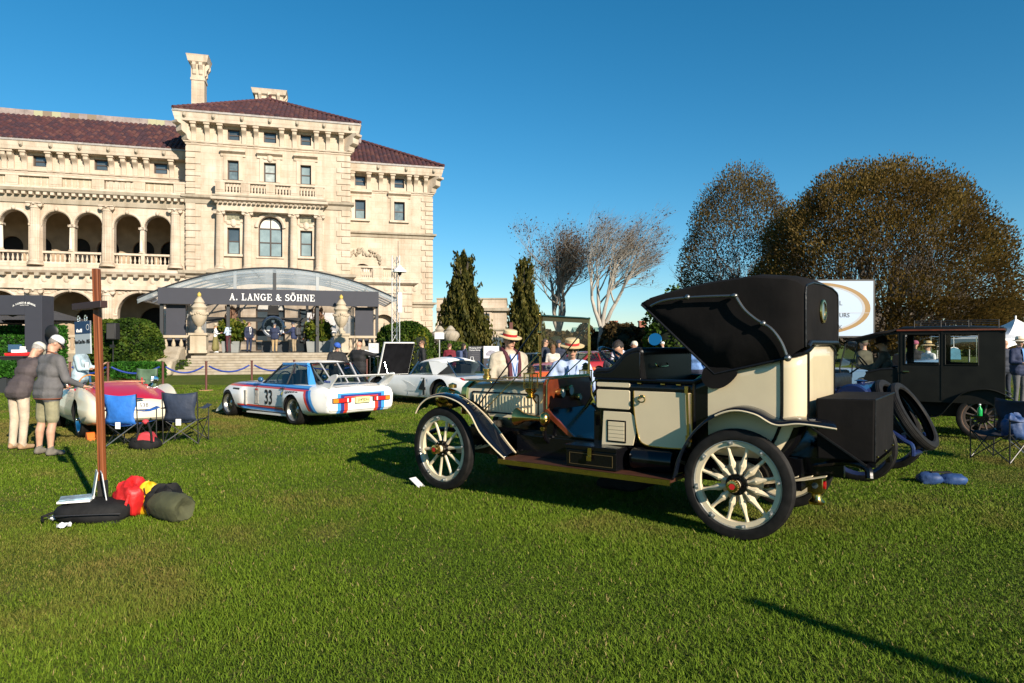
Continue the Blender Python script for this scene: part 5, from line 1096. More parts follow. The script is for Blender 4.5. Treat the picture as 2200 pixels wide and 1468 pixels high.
# steering
st = empty('steering', (0, 0, 0), 0, car); a = Vector((2.12, -.3, .80)); b = Vector((1.66, -.3, 1.46)); MB().tube([a, b], .02, 10).build('column', BRASS, st)
d = (b-a).normalized(); u = Vector((0, 1, 0)); v = d.cross(u)
MB().tube([b + (u*math.cos(t)+v*math.sin(t))*.215 for t in [6.2832*i/32 for i in range(32)]], .017, 8, closed=True).build('steering_wheel', M('dark_wood', (.03, .012, .012), .25, coat=.4), st)
for k in range(4): t = R(45+90*k); MB().bar(b, b + (u*math.cos(t)+v*math.sin(t))*.205, .022, .01).build('spoke', M('dull_steel', (.12, .12, .13), .4, .8), st, smooth=0)
MB().tube([b - d*.02 + (u*math.cos(t)+v*math.sin(t))*.09 for t in [math.pi*i/10 for i in range(11)]], .007, 6).ball(b, .03).build('throttle_quadrant', M('dull_steel'), st)
mr = MB().lathe([(0, .0), (.07, 0), (.075, .008), (.07, .014), (0, .014)], 24, Matrix.Translation((1.35, -.62, 1.67)) @ Vector((-.22, .92, .325)).to_track_quat('Z', 'Y').to_matrix().to_4x4()).build('mirror', M('mirror_glass', (.8, .85, .87), .02, 1), car); MB().tube([(1.36, -.62, 1.62), (1.38, -.66, 1.5), (1.4, -.62, 1.25)], .008).build('mirror_stalk', BLACK, mr)
# folding top
def zs(x):
    P = [(.90, 2.0), (.84, 2.045), (.6, 2.105), (.25, 2.165), (-.1, 2.195), (-.42, 2.16), (-.5, 2.1)]
    for (x0, z0), (x1, z1) in zip(P, P[1:]):
        if x1 <= x <= x0: return z0 + (z1-z0)*(x0-x)/(x0-x1)
    return P[-1][1]
def zlow(x):
    P = [(.90, 1.985), (.29, 1.43), (.215, 1.365), (-.37, 1.505), (-.5, 1.60)]
    for (x0, z0), (x1, z1) in zip(P, P[1:]):
        if x1 <= x <= x0: return z0 + (z1-z0)*(x0-x)/(x0-x1)
    return P[-1][1]
XS = [.90, .84, .72, .6, .45, .29, .215, .05, -.1, -.25, -.37, -.44, -.48, -.505]
rings = []
for x in XS:
    z1, z0 = zs(x), min(zlow(x), zs(x)-.008); k = .0 if x > -.4 else (-.4-x)*.45
    pr = [(.652-k, z0), (.656-k, z0*.6+z1*.4), (.655-k, z0*.15+z1*.85), (.64-k, z1-.02), (.6-k, z1), (.35, z1+.03), (0, z1+.04)]
    rings.append([(x, y, z) for y, z in pr] + [(x, -y, z) for y, z in pr[-2::-1]])
top = MB().loft(rings, closed=False); tb = top.build('folding_top', CANVAS, car, smooth=32); sm = tb.modifiers.new('t', 'SOLIDIFY'); sm.thickness = .012; sm.offset = -1
R_ = rings[-1]; MB().add(R_, [tuple(range(len(R_)))]).build('rear_curtain', CANVAS, tb, smooth=0)
MB().tube([Vector(p) + Vector((-.004, 0, 0)) for p in R_], .008, 6).build('curtain_piping', LEATHER, tb)
MB().tube([(-.52, .58, 1.6), (-.52, .5, 1.635), (-.52, -.5, 1.635), (-.52, -.58, 1.6)], .02, 8).build('curtain_roll', LEATHER, tb)
G = Matrix.Translation((-.511, .02, 1.905)) @ Matrix.Rotation(R(-90), 4, 'Y'); MB().lathe([(.105, 0), (.1, .012), (.082, .014), (.078, .002)], 28, G).build('window_ring', BRASS, tb); MB().lathe([(0, .004), (.08, .004)], 28, G).build('window_pane', M('dark_glass', (.05, .07, .08), .05, coat=.5), tb)
mb = MB(); lip = [(.90, .652, 1.985), (.29, .652, 1.43), (.215, .652, 1.365), (.05, .655, 1.405), (-.37, .655, 1.505)]
for s in (1, -1):
    MB().tube([(x, s*y, z) for x, y, z in lip], .012, 6).build('top_hem', LEATHER, tb)
    MB().prism(sp2([(.30, 1.42), (.33, 1.32), (.27, 1.25), (.17, 1.245), (.08, 1.3), (.02, 1.385), (.1, 1.42), (.2, 1.42)], 3, True), s*.645, s*.66).build('top_flap', CANVAS, tb)
    I = smooth_pts([(.80, s*.672, 1.965), (.70, s*.69, 2.0), (.565, s*.70, 2.02), (.31, s*.70, 2.028), (.03, s*.70, 2.025)], 5); MB().tube(I, .0125, 8).ball((.44, s*.70, 2.03), .025).ball((.03, s*.70, 2.025), (.03, .03, .022)).build('landau_iron', M('iron_steel', (.22, .22, .21), .35, .9), tb)
    I = smooth_pts([(.02, s*.70, 2.02), (-.05, s*.70, 1.91), (-.15, s*.695, 1.82), (-.26, s*.69, 1.75), (-.34, s*.685, 1.64), (-.385, s*.68, 1.52)], 5); MB().tube(I, .0125, 8).ball((-.2, s*.69, 1.79), .025).ball((-.39, s*.68, 1.51), (.03, .03, .03)).build('landau_iron', M('iron_steel'), tb)
for x in (.6, .25, -.1): MB().tube([(x, .63, zs(x)-.03), (x, .35, zs(x)+.008), (x, -.35, zs(x)+.008), (x, -.63, zs(x)-.03)], .015, 6).build('top_bow', M('bow_wood', (.1, .06, .03), .6), tb)
# trunk and tail
tk = MB().prism([(-.57, .70), (-.98, .71), (-.985, 1.195), (-.56, 1.185)], -.5, .5).build('trunk', CANVAS, car, bevel=.012, smooth=0)
MB().tube([(-.985, .49, .715), (-.988, .49, 1.19), (-.988, -.49, 1.19)], .007, 6).tube([(-.985, .49, 1.19), (-.57, .49, 1.18)], .007, 6).build('trunk_piping', LEATHER, tk)
for y in (.4, 0, -.4): MB().ball((-.99, y, .74), .01, 6, 4).build('stud', BRASS, tk)
MB().box(-.98, -.4, -.42, .42, .655, .69).build('trunk_rack', BLACK, car, smooth=0)
for s in (1, -1): MB().bar((-.45, s*.515, 1.0), (-.93, s*.515, .68), .03, .012).build('trunk_strap', LEATHER, tk, smooth=0)
tl = Matrix.Translation((-.5, .2, .07))
T = MB(tl).lathe([(.0, .2), (.06, .2), (.065, .22), (.04, .25), (.04, .29), (.062, .3)], 16).build('tail_lamp', BRASS, car)
MB(tl).box(-.062, .062, -.062, .062, .3, .43).lathe([(.055, .43), (.05, .45), (.03, .455), (.045, .49), (.06, .5), (.06, .515), (0, .52)], 16).build('lamp_body', BRASS, T, bevel=.006)
MB(tl).lathe([(.035, .062), (.035, .072), (0, .078)], 14, Matrix.Translation((0, 0, .365)) @ Matrix.Rotation(R(-90), 4, 'Y')).build('red_lens', M('red_lens', (.3, .005, .01), .1, coat=.5), T); MB(tl).lathe([(.025, .062), (.025, .07), (0, .074)], 14, Matrix.Translation((0, 0, .365)) @ Matrix.Rotation(R(-90), 4, 'X')).build('side_lens', M('dark_glass'), T)
MB(tl).tube([(.06, 0, .4), (.12, .05, .45), (.12, .15, .58)], .012).build('lamp_bracket', BLACK, T)
chock = MB().prism([(-.1, .0), (-.09, 0), (.06, .085), (.05, .09)], -.05, .05).build('wheel_chock', M('white_chock', (.7, .7, .68), .5), None, bevel=.002, label='white wheel chock under the cream car front tyre', cat='chock'); chock.location = gnd(888, 1046) + Vector((.02, .05, 0)); chock.rotation_euler = (0, 0, R(143))
# ================================================================ car building kit
def car_body(name, parent, st, mats, cuts=(), kx=5, kr=3, mf=None, smooth=40):
    """st: (x, half ring from bottom centre to top centre) stations; wheel arches cut out"""
    nx = len(st); npt = len(st[0][1])
    rows = [smooth_pts([(x, *r[j]) for x, r in st], kx) for j in range(npt)]
    rings = []
    for i in range(len(rows[0])):
        h = smooth_pts([rows[j][i] for j in range(npt)], kr); h[0].y = 0; h[-1].y = 0
        rings.append([tuple(p) for p in h] + [(p.x, -p.y, p.z) for p in h[-2:0:-1]])
    me = MB().loft(rings).mesh(name, mats, smooth); o = bpy.data.objects.new(name, me); C.objects.link(o)
    if cuts:
        TS.collection.objects.link(o)
        tmp = []
        for x, z, r, y0, y1 in cuts:
            c = MB().lathe([(.001, y0), (r, y0), (r, y1), (.001, y1)], 32, Matrix.Translation((x, 0, z)) @ AXR).mesh('c', mats[-1] if isinstance(mats, list) else mats, 40)
            k = bpy.data.objects.new('c', c); TS.collection.objects.link(k); tmp.append(k)
            b = o.modifiers.new('b', 'BOOLEAN'); b.operation = 'DIFFERENCE'; b.solver = 'EXACT'; b.object = k; b.material_mode = 'TRANSFER'
        m2 = evaluate(o); o.modifiers.clear(); o.data = m2; TS.collection.objects.unlink(o)
        for k in tmp: bpy.data.objects.remove(k)
        m2.polygons.foreach_set('use_smooth', [True]*len(m2.polygons)); m2.set_sharp_from_angle(angle=R(smooth))
    o.parent = parent; return o
def quadpane(name, pts, mat, parent): return MB().add(pts, [tuple(range(len(pts)))]).build(name, mat, parent, smooth=0, weld=False)
def disc_wheel(parent, loc, R0, rim, w, side, metal=CHROME, ns=0, spoke_mat=None, rz=0, wire=0, cap=None, face=None):
    W = empty('wheel', loc, rz, parent); W.scale = (1, side, 1); inst(tyre_mesh(R0, rim, w), 'tyre', W)
    Y = Matrix.Rotation(R(-90), 4, 'X')
    MB().lathe([(rim+.004, -w*.4), (rim-.01, -w*.3), (rim-.03, 0), (rim-.012, w*.35), (rim+.006, w*.43), (rim+.008, w*.44), (rim+.004, w*.36)], 40, Y).build('rim', metal, W)
    if wire:
        for k in range(wire): a = 6.2832*k/wire; b = a + (.45 if k % 2 else -.45); MB().tube([(.04*math.cos(a), .05 if k % 4 < 2 else -.03, .04*math.sin(a)), ((rim-.02)*math.cos(b), 0, (rim-.02)*math.sin(b))], .0028, 4).build('wire_spoke', spoke_mat or DARK, W)
        MB().lathe([(0, -.06), (.05, -.06), (.05, .05), (.03, .06), (.025, .1), (0, .11)], 14, Y).build('hub', cap or metal, W)
    elif ns:
        for k in range(ns):
            a = 6.2832*k/ns; MB(Matrix.Rotation(a, 4, 'Y')).bar((-.01, .02, .05), (.03, .0, rim-.02), .02, .016).bar((.01, .02, .05), (-.03, .0, rim-.02), .02, .016).build('spoke', spoke_mat or metal, W, smooth=0)
        MB().lathe([(0, -.02), (.07, -.02), (.07, .03), (.03, .05), (0, .055)], 16, Y).build('hub', cap or metal, W)
        MB().lathe([(0, -.03), (rim-.02, -.03)], 24, Y).build('brake', DARK, W)
    else:
        MB().lathe([(0, .02), (.05, .03), (.09, .0), (rim*.6, .01), (rim-.02, -.01)], 24, Y).build('disc', face or metal, W); MB().lathe([(.07, .02), (.06, .05), (0, .06)], 16, Y).build('hub_cap', cap or metal, W)
    return W
def strip_mat(name, base, rules, rough=.28):
    """flat printed livery: rules = (ranges on object axes, colour)"""
    m = M(name, base, rough, coat=.5); t = m.node_tree; p = t.nodes['Principled BSDF']; tc = t.nodes.new('ShaderNodeTexCoord'); sx = t.nodes.new('ShaderNodeSeparateXYZ'); t.links.new(tc.outputs['Object'], sx.inputs[0])
    def mth(op, a, b, c=None):
        n = t.nodes.new('ShaderNodeMath'); n.operation = op
        for i, v in enumerate((a, b) if c is None else (a, b, c)):
            if isinstance(v, (int, float)): n.inputs[i].default_value = v
            else: t.links.new(v, n.inputs[i])
        return n.outputs[0]
    ax = {'x': sx.outputs[0], 'y': mth('ABSOLUTE', sx.outputs[1], 0), 'z': sx.outputs[2], 'Y': sx.outputs[1]}
    ax['d'] = mth('MULTIPLY_ADD', sx.outputs[2], -.45, sx.outputs[0])      # slanted stripe axis
    col = None
    for rng_, c in rules:
        f = None
        for a, lo, hi in rng_:
            k = mth('MULTIPLY', mth('GREATER_THAN', ax[a], lo), mth('LESS_THAN', ax[a], hi)); f = k if f is None else mth('MULTIPLY', f, k)
        x = t.nodes.new('ShaderNodeMix'); x.data_type = 'RGBA'; t.links.new(f, x.inputs[0]); x.inputs[7].default_value = (*c, 1)
        if col is None: x.inputs[6].default_value = (*base, 1)
        else: t.links.new(col, x.inputs[6])
        col = x.outputs[2]
    t.links.new(col, p.inputs['Base Color']); return m
def put_text(s, size, mat, parent, loc, face='left', name='lettering', shear=0, bold=0, sx=1):
    me = text_mesh(s, size, mat, shear=shear, bold=bold)
    rot = {'left': (R(90), 0, R(180)), 'rear': (R(90), 0, R(-90)), 'front': (R(90), 0, 0)}[face]
    return inst(me, name, parent, loc, rot, (sx, 1, 1))
GLASS = glassM('car_glass', (.5, .56, .57), .12)
WHITE = paint('white_paint', (.78, .77, .73)); LB, DB, RD = (.06, .30, .68), (.03, .04, .20), (.66, .05, .025)
INK = M('black_ink', (.01, .01, .01), .5)
# ================================================================ race coupe 33
rc = car_root('race_coupe', (-3.7863, 14.2205), 138.556, label='white race coupe with blue and red stripes, number 33 and rear wing', cat='car')
livery = strip_mat('race_livery', (.78, .77, .73), [
    ((('z', .755, .80), ('x', -.5, 3.05), ('y', .5, 2)), LB), ((('z', .728, .757), ('x', -.55, 3.05), ('y', .55, 2)), DB), ((('z', .695, .73), ('x', -.6, 3.05), ('y', .55, 2)), RD),
    ((('z', .285, .32), ('x', .28, 2.3), ('y', .6, 2)), RD), ((('z', .255, .287), ('x', .28, 2.3), ('y', .6, 2)), DB), ((('z', .22, .257), ('x', .28, 2.3), ('y', .6, 2)), LB),
    ((('d', -.80, -.72), ('z', .32, .70), ('x', -.86, 0), ('y', .6, 2)), RD), ((('d', -.88, -.795), ('z', .30, .72), ('x', -.9, 0), ('y', .6, 2)), DB), ((('d', -.96, -.875), ('z', .28, .73), ('x', -.95, 0), ('y', .6, 2)), LB),
    ((('x', -2, -.93), ('y', .48, .56), ('z', .28, .67)), LB), ((('x', -2, -.93), ('y', .40, .482), ('z', .28, .63)), DB), ((('x', -2, -.93), ('y', .32, .402), ('z', .28, .60)), RD),
    ((('x', -2, -.93), ('y', -1, .56), ('z', .64, .672)), LB), ((('x', -2, -.93), ('y', -1, .48), ('z', .605, .642)), DB), ((('x', -2, -.93), ('y', -1, .40), ('z', .57, .607)), RD)])
def ring(zb, yb, ym, zm, zm2, yt, zt_, yc, zc): return [(0, zb), (yb, zb), (ym, zm), (ym, zm2), (yt, zt_), (yc, zc), (0, zc+.015)]
BST = [(-1.06, ring(.33, .68, .78, .42, .62, .74, .70, .55, .725)), (-1.0, ring(.28, .68, .80, .40, .64, .76, .74, .55, .775)), (-.75, ring(.25, .72, .88, .40, .64, .80, .77, .56, .815)), (-.4, ring(.22, .74, .90, .42, .64, .78, .775, .56, .83)),
  (0, ring(.2, .74, .90, .42, .64, .77, .775, .6, .82)), (.38, ring(.19, .72, .87, .36, .62, .76, .77, .62, .80)), (.5, ring(.19, .70, .79, .34, .62, .76, .765, .64, .79)), (1.3, ring(.18, .70, .78, .34, .60, .75, .755, .62, .79)), (1.95, ring(.18, .70, .78, .34, .60, .74, .75, .58, .79)), (2.2, ring(.19, .72, .86, .36, .60, .75, .74, .56, .785)),
  (2.75, ring(.2, .72, .87, .38, .58, .74, .715, .55, .765)), (3.05, ring(.24, .66, .80, .38, .55, .7, .66, .5, .71)), (3.14, ring(.3, .55, .66, .4, .52, .6, .6, .45, .64))]
WELL = M('wheel_well', (.006, .006, .006), .9)
body = car_body('body', rc, BST, [livery, WELL], [(0, .29, .34, .62, 1.1), (0, .29, .34, -1.1, -.62), (2.72, .28, .325, .62, 1.1), (2.72, .28, .325, -1.1, -.62)])
MB().prism([(-.72, .33), (.72, .33), (.78, .42), (.79, .62), (.72, .735), (.5, .765), (-.5, .765), (-.72, .735), (-.79, .62), (-.78, .42)], -1.085, -.98, axis='x').build('rear_panel', livery, rc, bevel=.02, smooth=40)
for s in (1, -1):
    MB().tube([(.5, s*.787, .775), (.5, s*.80, .6), (.52, s*.79, .34), (1.5, s*.78, .32), (1.62, s*.785, .55), (1.58, s*.765, .755)], .004, 4).build('door_gap', INK, body)
    MB().tube([(1.55, s*.60, .80), (2.4, s*.58, .785), (3.0, s*.52, .73)], .004, 4).build('bonnet_gap', INK, body)
MB().tube([(-.55, .55, .825), (-.98, .52, .79), (-.98, -.52, .79), (-.55, -.55, .825)], .004, 4).build('boot_gap', INK, body)
GOLD = M('gold_bbs', (.45, .32, .12), .35, .9)
for x, r, w_ in ((0, .315, .32), (2.72, .30, .26)):
    for s in (1, -1): disc_wheel(rc, (x, s*(.86 - w_/2 + .02), r), r, r*.66, w_, s, M('polished_rim', (.55, .53, .48), .3, .9), 10, GOLD)
for s in (1, -1):                                # cabin
    Ab, At, Bb, Bt, Cb, Ct = (1.5, s*.66, .785), (.92, s*.53, 1.205), (.52, s*.68, .795), (.42, s*.545, 1.225), (-.28, s*.67, .80), (-.02, s*.53, 1.215)
    cab = MB(); 
    MB().bar(Ab, At, .035, .03).bar(Bb, Bt, .03, .03).build('window_post', DARK, body, smooth=0)
    cab.prism([(At[0]+.02, 1.235), (-.02, 1.245), (-.02, 1.205), (At[0], 1.19)], s*.515, s*.55)
    cab.build('window_pillars', M('pillar_blue', LB, .3, coat=.5), body, smooth=0)
    MB().add([(.0, s*.535, 1.24), (-.06, s*.5, 1.235), (-.42, s*.6, .80), (-.3, s*.69, .79), (-.23, s*.665, .86), (-.10, s*.60, 1.03), (-.02, s*.55, 1.17)], [tuple(range(7))]).build('rear_pillar', M('pillar_blue'), body, smooth=0)
    quadpane('side_window', [Ab, Bb, Bt, At], GLASS, rc); quadpane('quarter_window', [Bb, (-.25, s*.675, .795), (-.10, s*.60, 1.03), (-.02, s*.55, 1.17), Bt], GLASS, rc)
    MB().tube([Ab, Bb, (-.2, s*.68, .8)], .012, 6).build('window_trim', DARK, body)
    MB().tube([(-.02, s*.46, 1.17), (-.5, s*.42, .75)], .02, 8).tube([(.45, s*.5, 1.18), (.3, s*.55, .5)], .022, 8).build('roll_cage_tube', M('cage_grey', (.35, .35, .36), .5), rc)
rf = MB(); rf.loft([[(x, y, z - .06*(y/.55)**2) for y in (.55, .4, .2, 0, -.2, -.4, -.55)] for x, z in ((.98, 1.235), (.85, 1.268), (.5, 1.29), (.15, 1.29), (-.02, 1.27), (-.08, 1.255))], closed=False)
ro = rf.build('roof', strip_mat('roof_livery', (.78, .77, .73), [((('y', .49, 2), ('x', -2, .9)), LB), ((('x', -.5, .0), ('y', .3, .5)), RD)]), body, smooth=50); sm = ro.modifiers.new('t', 'SOLIDIFY'); sm.thickness = .03
quadpane('windscreen', [(1.5, .66, .785), (.96, .53, 1.21), (.96, -.53, 1.21), (1.5, -.66, .785)], GLASS, rc); quadpane('rear_window', [(-.08, .5, 1.225), (-.5, .585, .82), (-.5, -.585, .82), (-.08, -.5, 1.225)], GLASS, rc)
MB().tube([(-.08, .51, 1.23), (-.5, .6, .82), (-.5, -.6, .82), (-.08, -.51, 1.23)], .022, 6, closed=True).build('window_seal', INK, rc)
for y in (.3, -.1, -.42): MB().bar((-.1, y, 1.235), (-.5, y*.9, .84), .03, .01).build('window_strap', M('cage_grey'), rc, smooth=0)
MB().prism(rr(.55, .95, .5, 1.0, .1), .15, .55).prism(rr(.25, .42, .45, 1.1, .08), .15, .55).build('race_seat', M('seat_black', (.015, .015, .016), .8), rc)
MB().box(-.45, 1.5, -.66, .66, .70, .74).build('cabin_floor', DARK, rc, smooth=0)
MB().tube([(1.15 + .02*math.cos(t), .36 + .17*math.cos(t), .86 + .17*math.sin(t)) for t in [6.283*i/20 for i in range(20)]], .013, 6, closed=True).build('steering_wheel', INK, rc)
wing = empty('rear_wing', (0, 0, 0), 0, rc)
for s in (1, -1): MB().prism(sp2([(-.62, .80), (-.78, .84), (-1.02, 1.0), (-1.2, 1.05), (-1.26, 1.02), (-1.2, .95), (-1.1, .86), (-.98, .78)], 3, True), s*.66, s*.69).build('end_plate', WHITE, wing)
MB().prism(sp2([(-.98, .985), (-1.1, 1.01), (-1.25, 1.03), (-1.26, 1.01), (-1.1, .98), (-.98, .97)], 3, True), -.66, .66).build('wing_plane', WHITE, wing)
for s in (1, -1):
    L = MB().box(-1.12, -1.0, min(s*.26, s*.68), max(s*.26, s*.68), .49, .585).build('tail_light_housing', DARK, rc, bevel=.01, smooth=0)
    for a, b, m in ((.56, .675, M('amber_lens', (.7, .22, .02), .2, coat=.5)), (.37, .555, M('tail_red', (.55, .02, .02), .2, coat=.5)), (.335, .365, M('clear_lens', (.7, .7, .68), .2)), (.27, .33, M('tail_red'))): MB().box(-1.13, -1.118, min(s*a, s*b), max(s*a, s*b), .50, .575).build('lens', m, L, smooth=0)
    MB().prism(rr(.40, .60, 0, 0, 0), 0, .001) if False else None
    MB().box(-1.02, -.90, min(s*.74, s*.80), max(s*.74, s*.80), .40, .63).build('brake_duct', M('duct_mesh', (.35, .33, .28), .7, var=.3, scale=60), rc, bevel=.02, smooth=0)
    MB().box(1.99, 2.13, s*.80-.02, s*.80+.02, .3, .62).build('side_grille', M('duct_mesh'), rc, bevel=.015, smooth=0); MB().box(2.22, 2.5, s*.845-.02, s*.845+.012, .61, .66).build('fender_vent', DARK, rc, bevel=.01, smooth=0)
    MB().ball((1.42, s*.78, .87), (.07, .06, .055), 10, 8).build('mirror', M('mirror_blue', (.02, .09, .2), .2, coat=.5), rc)
    MB().box(3.0, 3.12, s*.6-.06, s*.6+.06, .47, .52).build('indicator', M('amber_lens'), rc, bevel=.01, smooth=0)
    MB().prism([(.3, .2), (1.95, .17), (1.95, .14), (.3, .16)], s*.72, s*.82).build('side_skirt', WHITE, rc, smooth=0)
    MB().bar((.46, s*.785, .71), (.6, s*.785, .71), .03, .02).build('door_handle', DARK, rc, smooth=0)
MB().prism([(3.0, .28), (3.12, .3), (3.42, .1), (3.45, .06), (3.3, .08), (3.0, .2)], -.8, .8).build('front_spoiler', WHITE, rc, smooth=30)
pl = MB().box(-1.14, -1.06, -.17, .17, .475, .59).build('number_plate', M('plate_yellow', (.7, .66, .3), .5), rc, smooth=0); put_text('J34*JDH', .075, INK, pl, (-1.143, 0, .53), 'rear', sx=1.0)
MB().lathe([(0, .004), (.045, .004), (.045, 0)], 20, Matrix.Translation((-1.045, 0, .70)) @ Matrix.Rotation(R(-75), 4, 'Y')).build('roundel', INK, rc)
MB().lathe([(0, .006), (.03, .006), (.03, 0)], 4, Matrix.Translation((-1.045, 0, .70)) @ Matrix.Rotation(R(-75), 4, 'Y')).build('roundel_centre', M('roundel_blue', LB), rc)
for s in (1,):
    put_text('33', .42, INK, rc, (1.08, .788, .495), 'left', 'race_number', bold=.008, sx=.8); put_text('GOODYEAR', .085, INK, rc, (.02, .888, .655), 'left', bold=.002); put_text('BOSCH', .06, M('bosch_yellow', (.75, .6, .05), .5), rc, (-.30, .893, .62), 'left')
    MB().box(-.42, -.24, .887, .8895, .585, .66).build('sponsor_panel', INK, rc, smooth=0); MB().box(.43, .52, .83, .834, .56, .66).build('sponsor_panel', M('decal_blue', LB), rc, smooth=0); MB().lathe([(0, 0), (.05, 0)], 16, Matrix.Translation((.4, .858, .61)) @ Matrix.Rotation(R(90), 4, 'X')).build('sponsor_disc', M('bosch_yellow'), rc)
    MB().box(1.5, 1.66, .7835, .786, .35, .68).build('door_poster', M('poster_cream', (.6, .52, .42), .6, var=.4, scale=14), rc, smooth=0); put_text('IMSA', .05, REDM, rc, (1.58, .788, .65), 'left')
    put_text('UNION', .06, M('union_blue', (.05, .08, .35), .5), rc, (-.95, .694, .9), 'left'); 
# ================================================================ white sports car 4
GREY_LINE = M('grey_line', (.15, .15, .15), .6)
cv = car_root('sports_car', (-1.305, 18.34), 138.7, label='white rounded sports car with number 4 and raised bonnet', cat='car')
CST = [(-1.12, ring(.34, .5, .62, .42, .55, .6, .62, .4, .64)), (-1.0, ring(.26, .62, .76, .4, .58, .72, .68, .45, .70)), (-.5, ring(.2, .70, .88, .42, .62, .78, .76, .5, .77)), (0, ring(.19, .72, .90, .44, .66, .78, .80, .55, .82)), (.5, ring(.18, .72, .85, .36, .62, .78, .79, .6, .81)), (1.2, ring(.18, .72, .82, .34, .6, .78, .78, .6, .79)), (1.9, ring(.18, .72, .86, .36, .62, .78, .77, .55, .73)), (2.59, ring(.2, .72, .89, .42, .62, .76, .76, .5, .70)), (3.1, ring(.24, .66, .82, .4, .56, .7, .68, .45, .66)), (3.35, ring(.32, .5, .62, .42, .52, .55, .58, .4, .59))]
cb = car_body('body', cv, CST, [WHITE, WELL], [(0, .33, .40, .62, 1.1), (0, .33, .40, -1.1, -.62), (2.59, .33, .40, .62, 1.1), (2.59, .33, .40, -1.1, -.62)])
for x in (0, 2.59):
    for s in (1, -1): disc_wheel(cv, (x, s*.74, .33), .33, .21, .17, s, CHROME, face=M('steel_wheel', (.12, .13, .15), .4, .6))
hs_ = []
for x, hw, z in ((1.15, .60, 1.19), (1.0, .63, 1.24), (.6, .64, 1.285), (.3, .62, 1.27), (.05, .58, 1.22)): hs_.append([(x, y*hw, z - .1*abs(y)**2.5) for y in (1, .8, .5, 0, -.5, -.8, -1)])
ht = MB().loft(hs_, closed=False).build('hard_top', strip_mat('top_stripe', (.78, .77, .73), [((('y', -1, .1),), (.02, .05, .12))]), cv, smooth=50); sm = ht.modifiers.new('t', 'SOLIDIFY'); sm.thickness = .03
for s in (1, -1):
    MB().add([(.66, s*.655, 1.17), (.05, s*.58, 1.14), (-.02, s*.6, 1.05), (.28, s*.70, .82), (.42, s*.72, .82)], [(0, 1, 2, 3, 4)]).build('top_quarter', WHITE, ht, smooth=0)
    quadpane('side_window', [(1.25, s*.70, .79), (.42, s*.715, .82), (.64, s*.65, 1.18), (1.12, s*.60, 1.12)], GLASS, cv)
    MB().bar((1.38, s*.70, .79), (1.12, s*.60, 1.15), .04, .03).build('windscreen_post', M('post_blue', (.03, .07, .13), .3), cv, smooth=0)
    MB().ball((-.78, s*.74, .70), (.16, .04, .035), 10, 6, rot=Euler((0, R(-25), 0)).to_matrix()).build('tail_light', M('tail_red'), cv)
    MB().prism(sp2([(2.0, .68), (2.05, .5), (1.95, .36), (1.2, .36), (.9, .4), (1.15, .55), (1.6, .66)], 3, True), s*.80, s*.832).build('side_cove', M('cove_white', (.68, .68, .65), .3, coat=.5), cb)
    MB().tube([(.5, s*.845, .72), (.48, s*.86, .5), (.52, s*.84, .26), (1.3, s*.825, .25), (1.36, s*.83, .5), (1.34, s*.80, .74)], .004, 4).build('door_gap', GREY_LINE, cb)
    MB().box(.62, .78, s*.8-.02, s*.82, .71, .73).build('door_handle', CHROME, cv, smooth=0)
quadpane('windscreen', [(1.42, .70, .79), (1.14, .60, 1.17), (1.14, -.60, 1.17), (1.42, -.70, .79)], GLASS, cv); quadpane('rear_window', [(.02, .55, 1.16), (-.45, .66, .79), (-.45, -.66, .79), (.02, -.55, 1.16)], GLASS, cv)
MB().tube([(.02, .57, 1.17), (-.45, .68, .79), (-.45, -.68, .79), (.02, -.57, 1.17)], .015, 6).build('window_trim', M('post_blue'), cv)
MB().box(.1, 1.3, -.6, .6, .72, .75).build('cabin_floor', DARK, cv, smooth=0); MB().prism(rr(.25, .45, .7, 1.08, .06), .15, .55).prism(rr(.25, .45, .7, 1.08, .06), -.55, -.15).build('seat', M('seat_black'), cv)
put_text('4', .62, INK, cv, (.68, .868, .47), 'left', 'race_number', bold=.01, sx=.9)
hd = MB(Matrix.Translation((2.95, 0, .72)) @ Matrix.Rotation(R(-18), 4, 'Y')); hd.prism(rr(0, .06, 0, 1.0, .01), -.56, .56); ho = hd.build('raised_bonnet', WHITE, cv, bevel=.02, smooth=0)
MB(Matrix.Translation((2.95, 0, .72)) @ Matrix.Rotation(R(-18), 4, 'Y')).box(-.012, -.002, -.54, .54, .025, .975).build('bonnet_underside', M('bonnet_black', (.006, .006, .007), .8, var=.4, scale=5, spec=.1), ho, smooth=0); MB().tube([(2.7, .4, .74), (2.85, .45, 1.2)], .012).build('bonnet_prop', CHROME, ho)
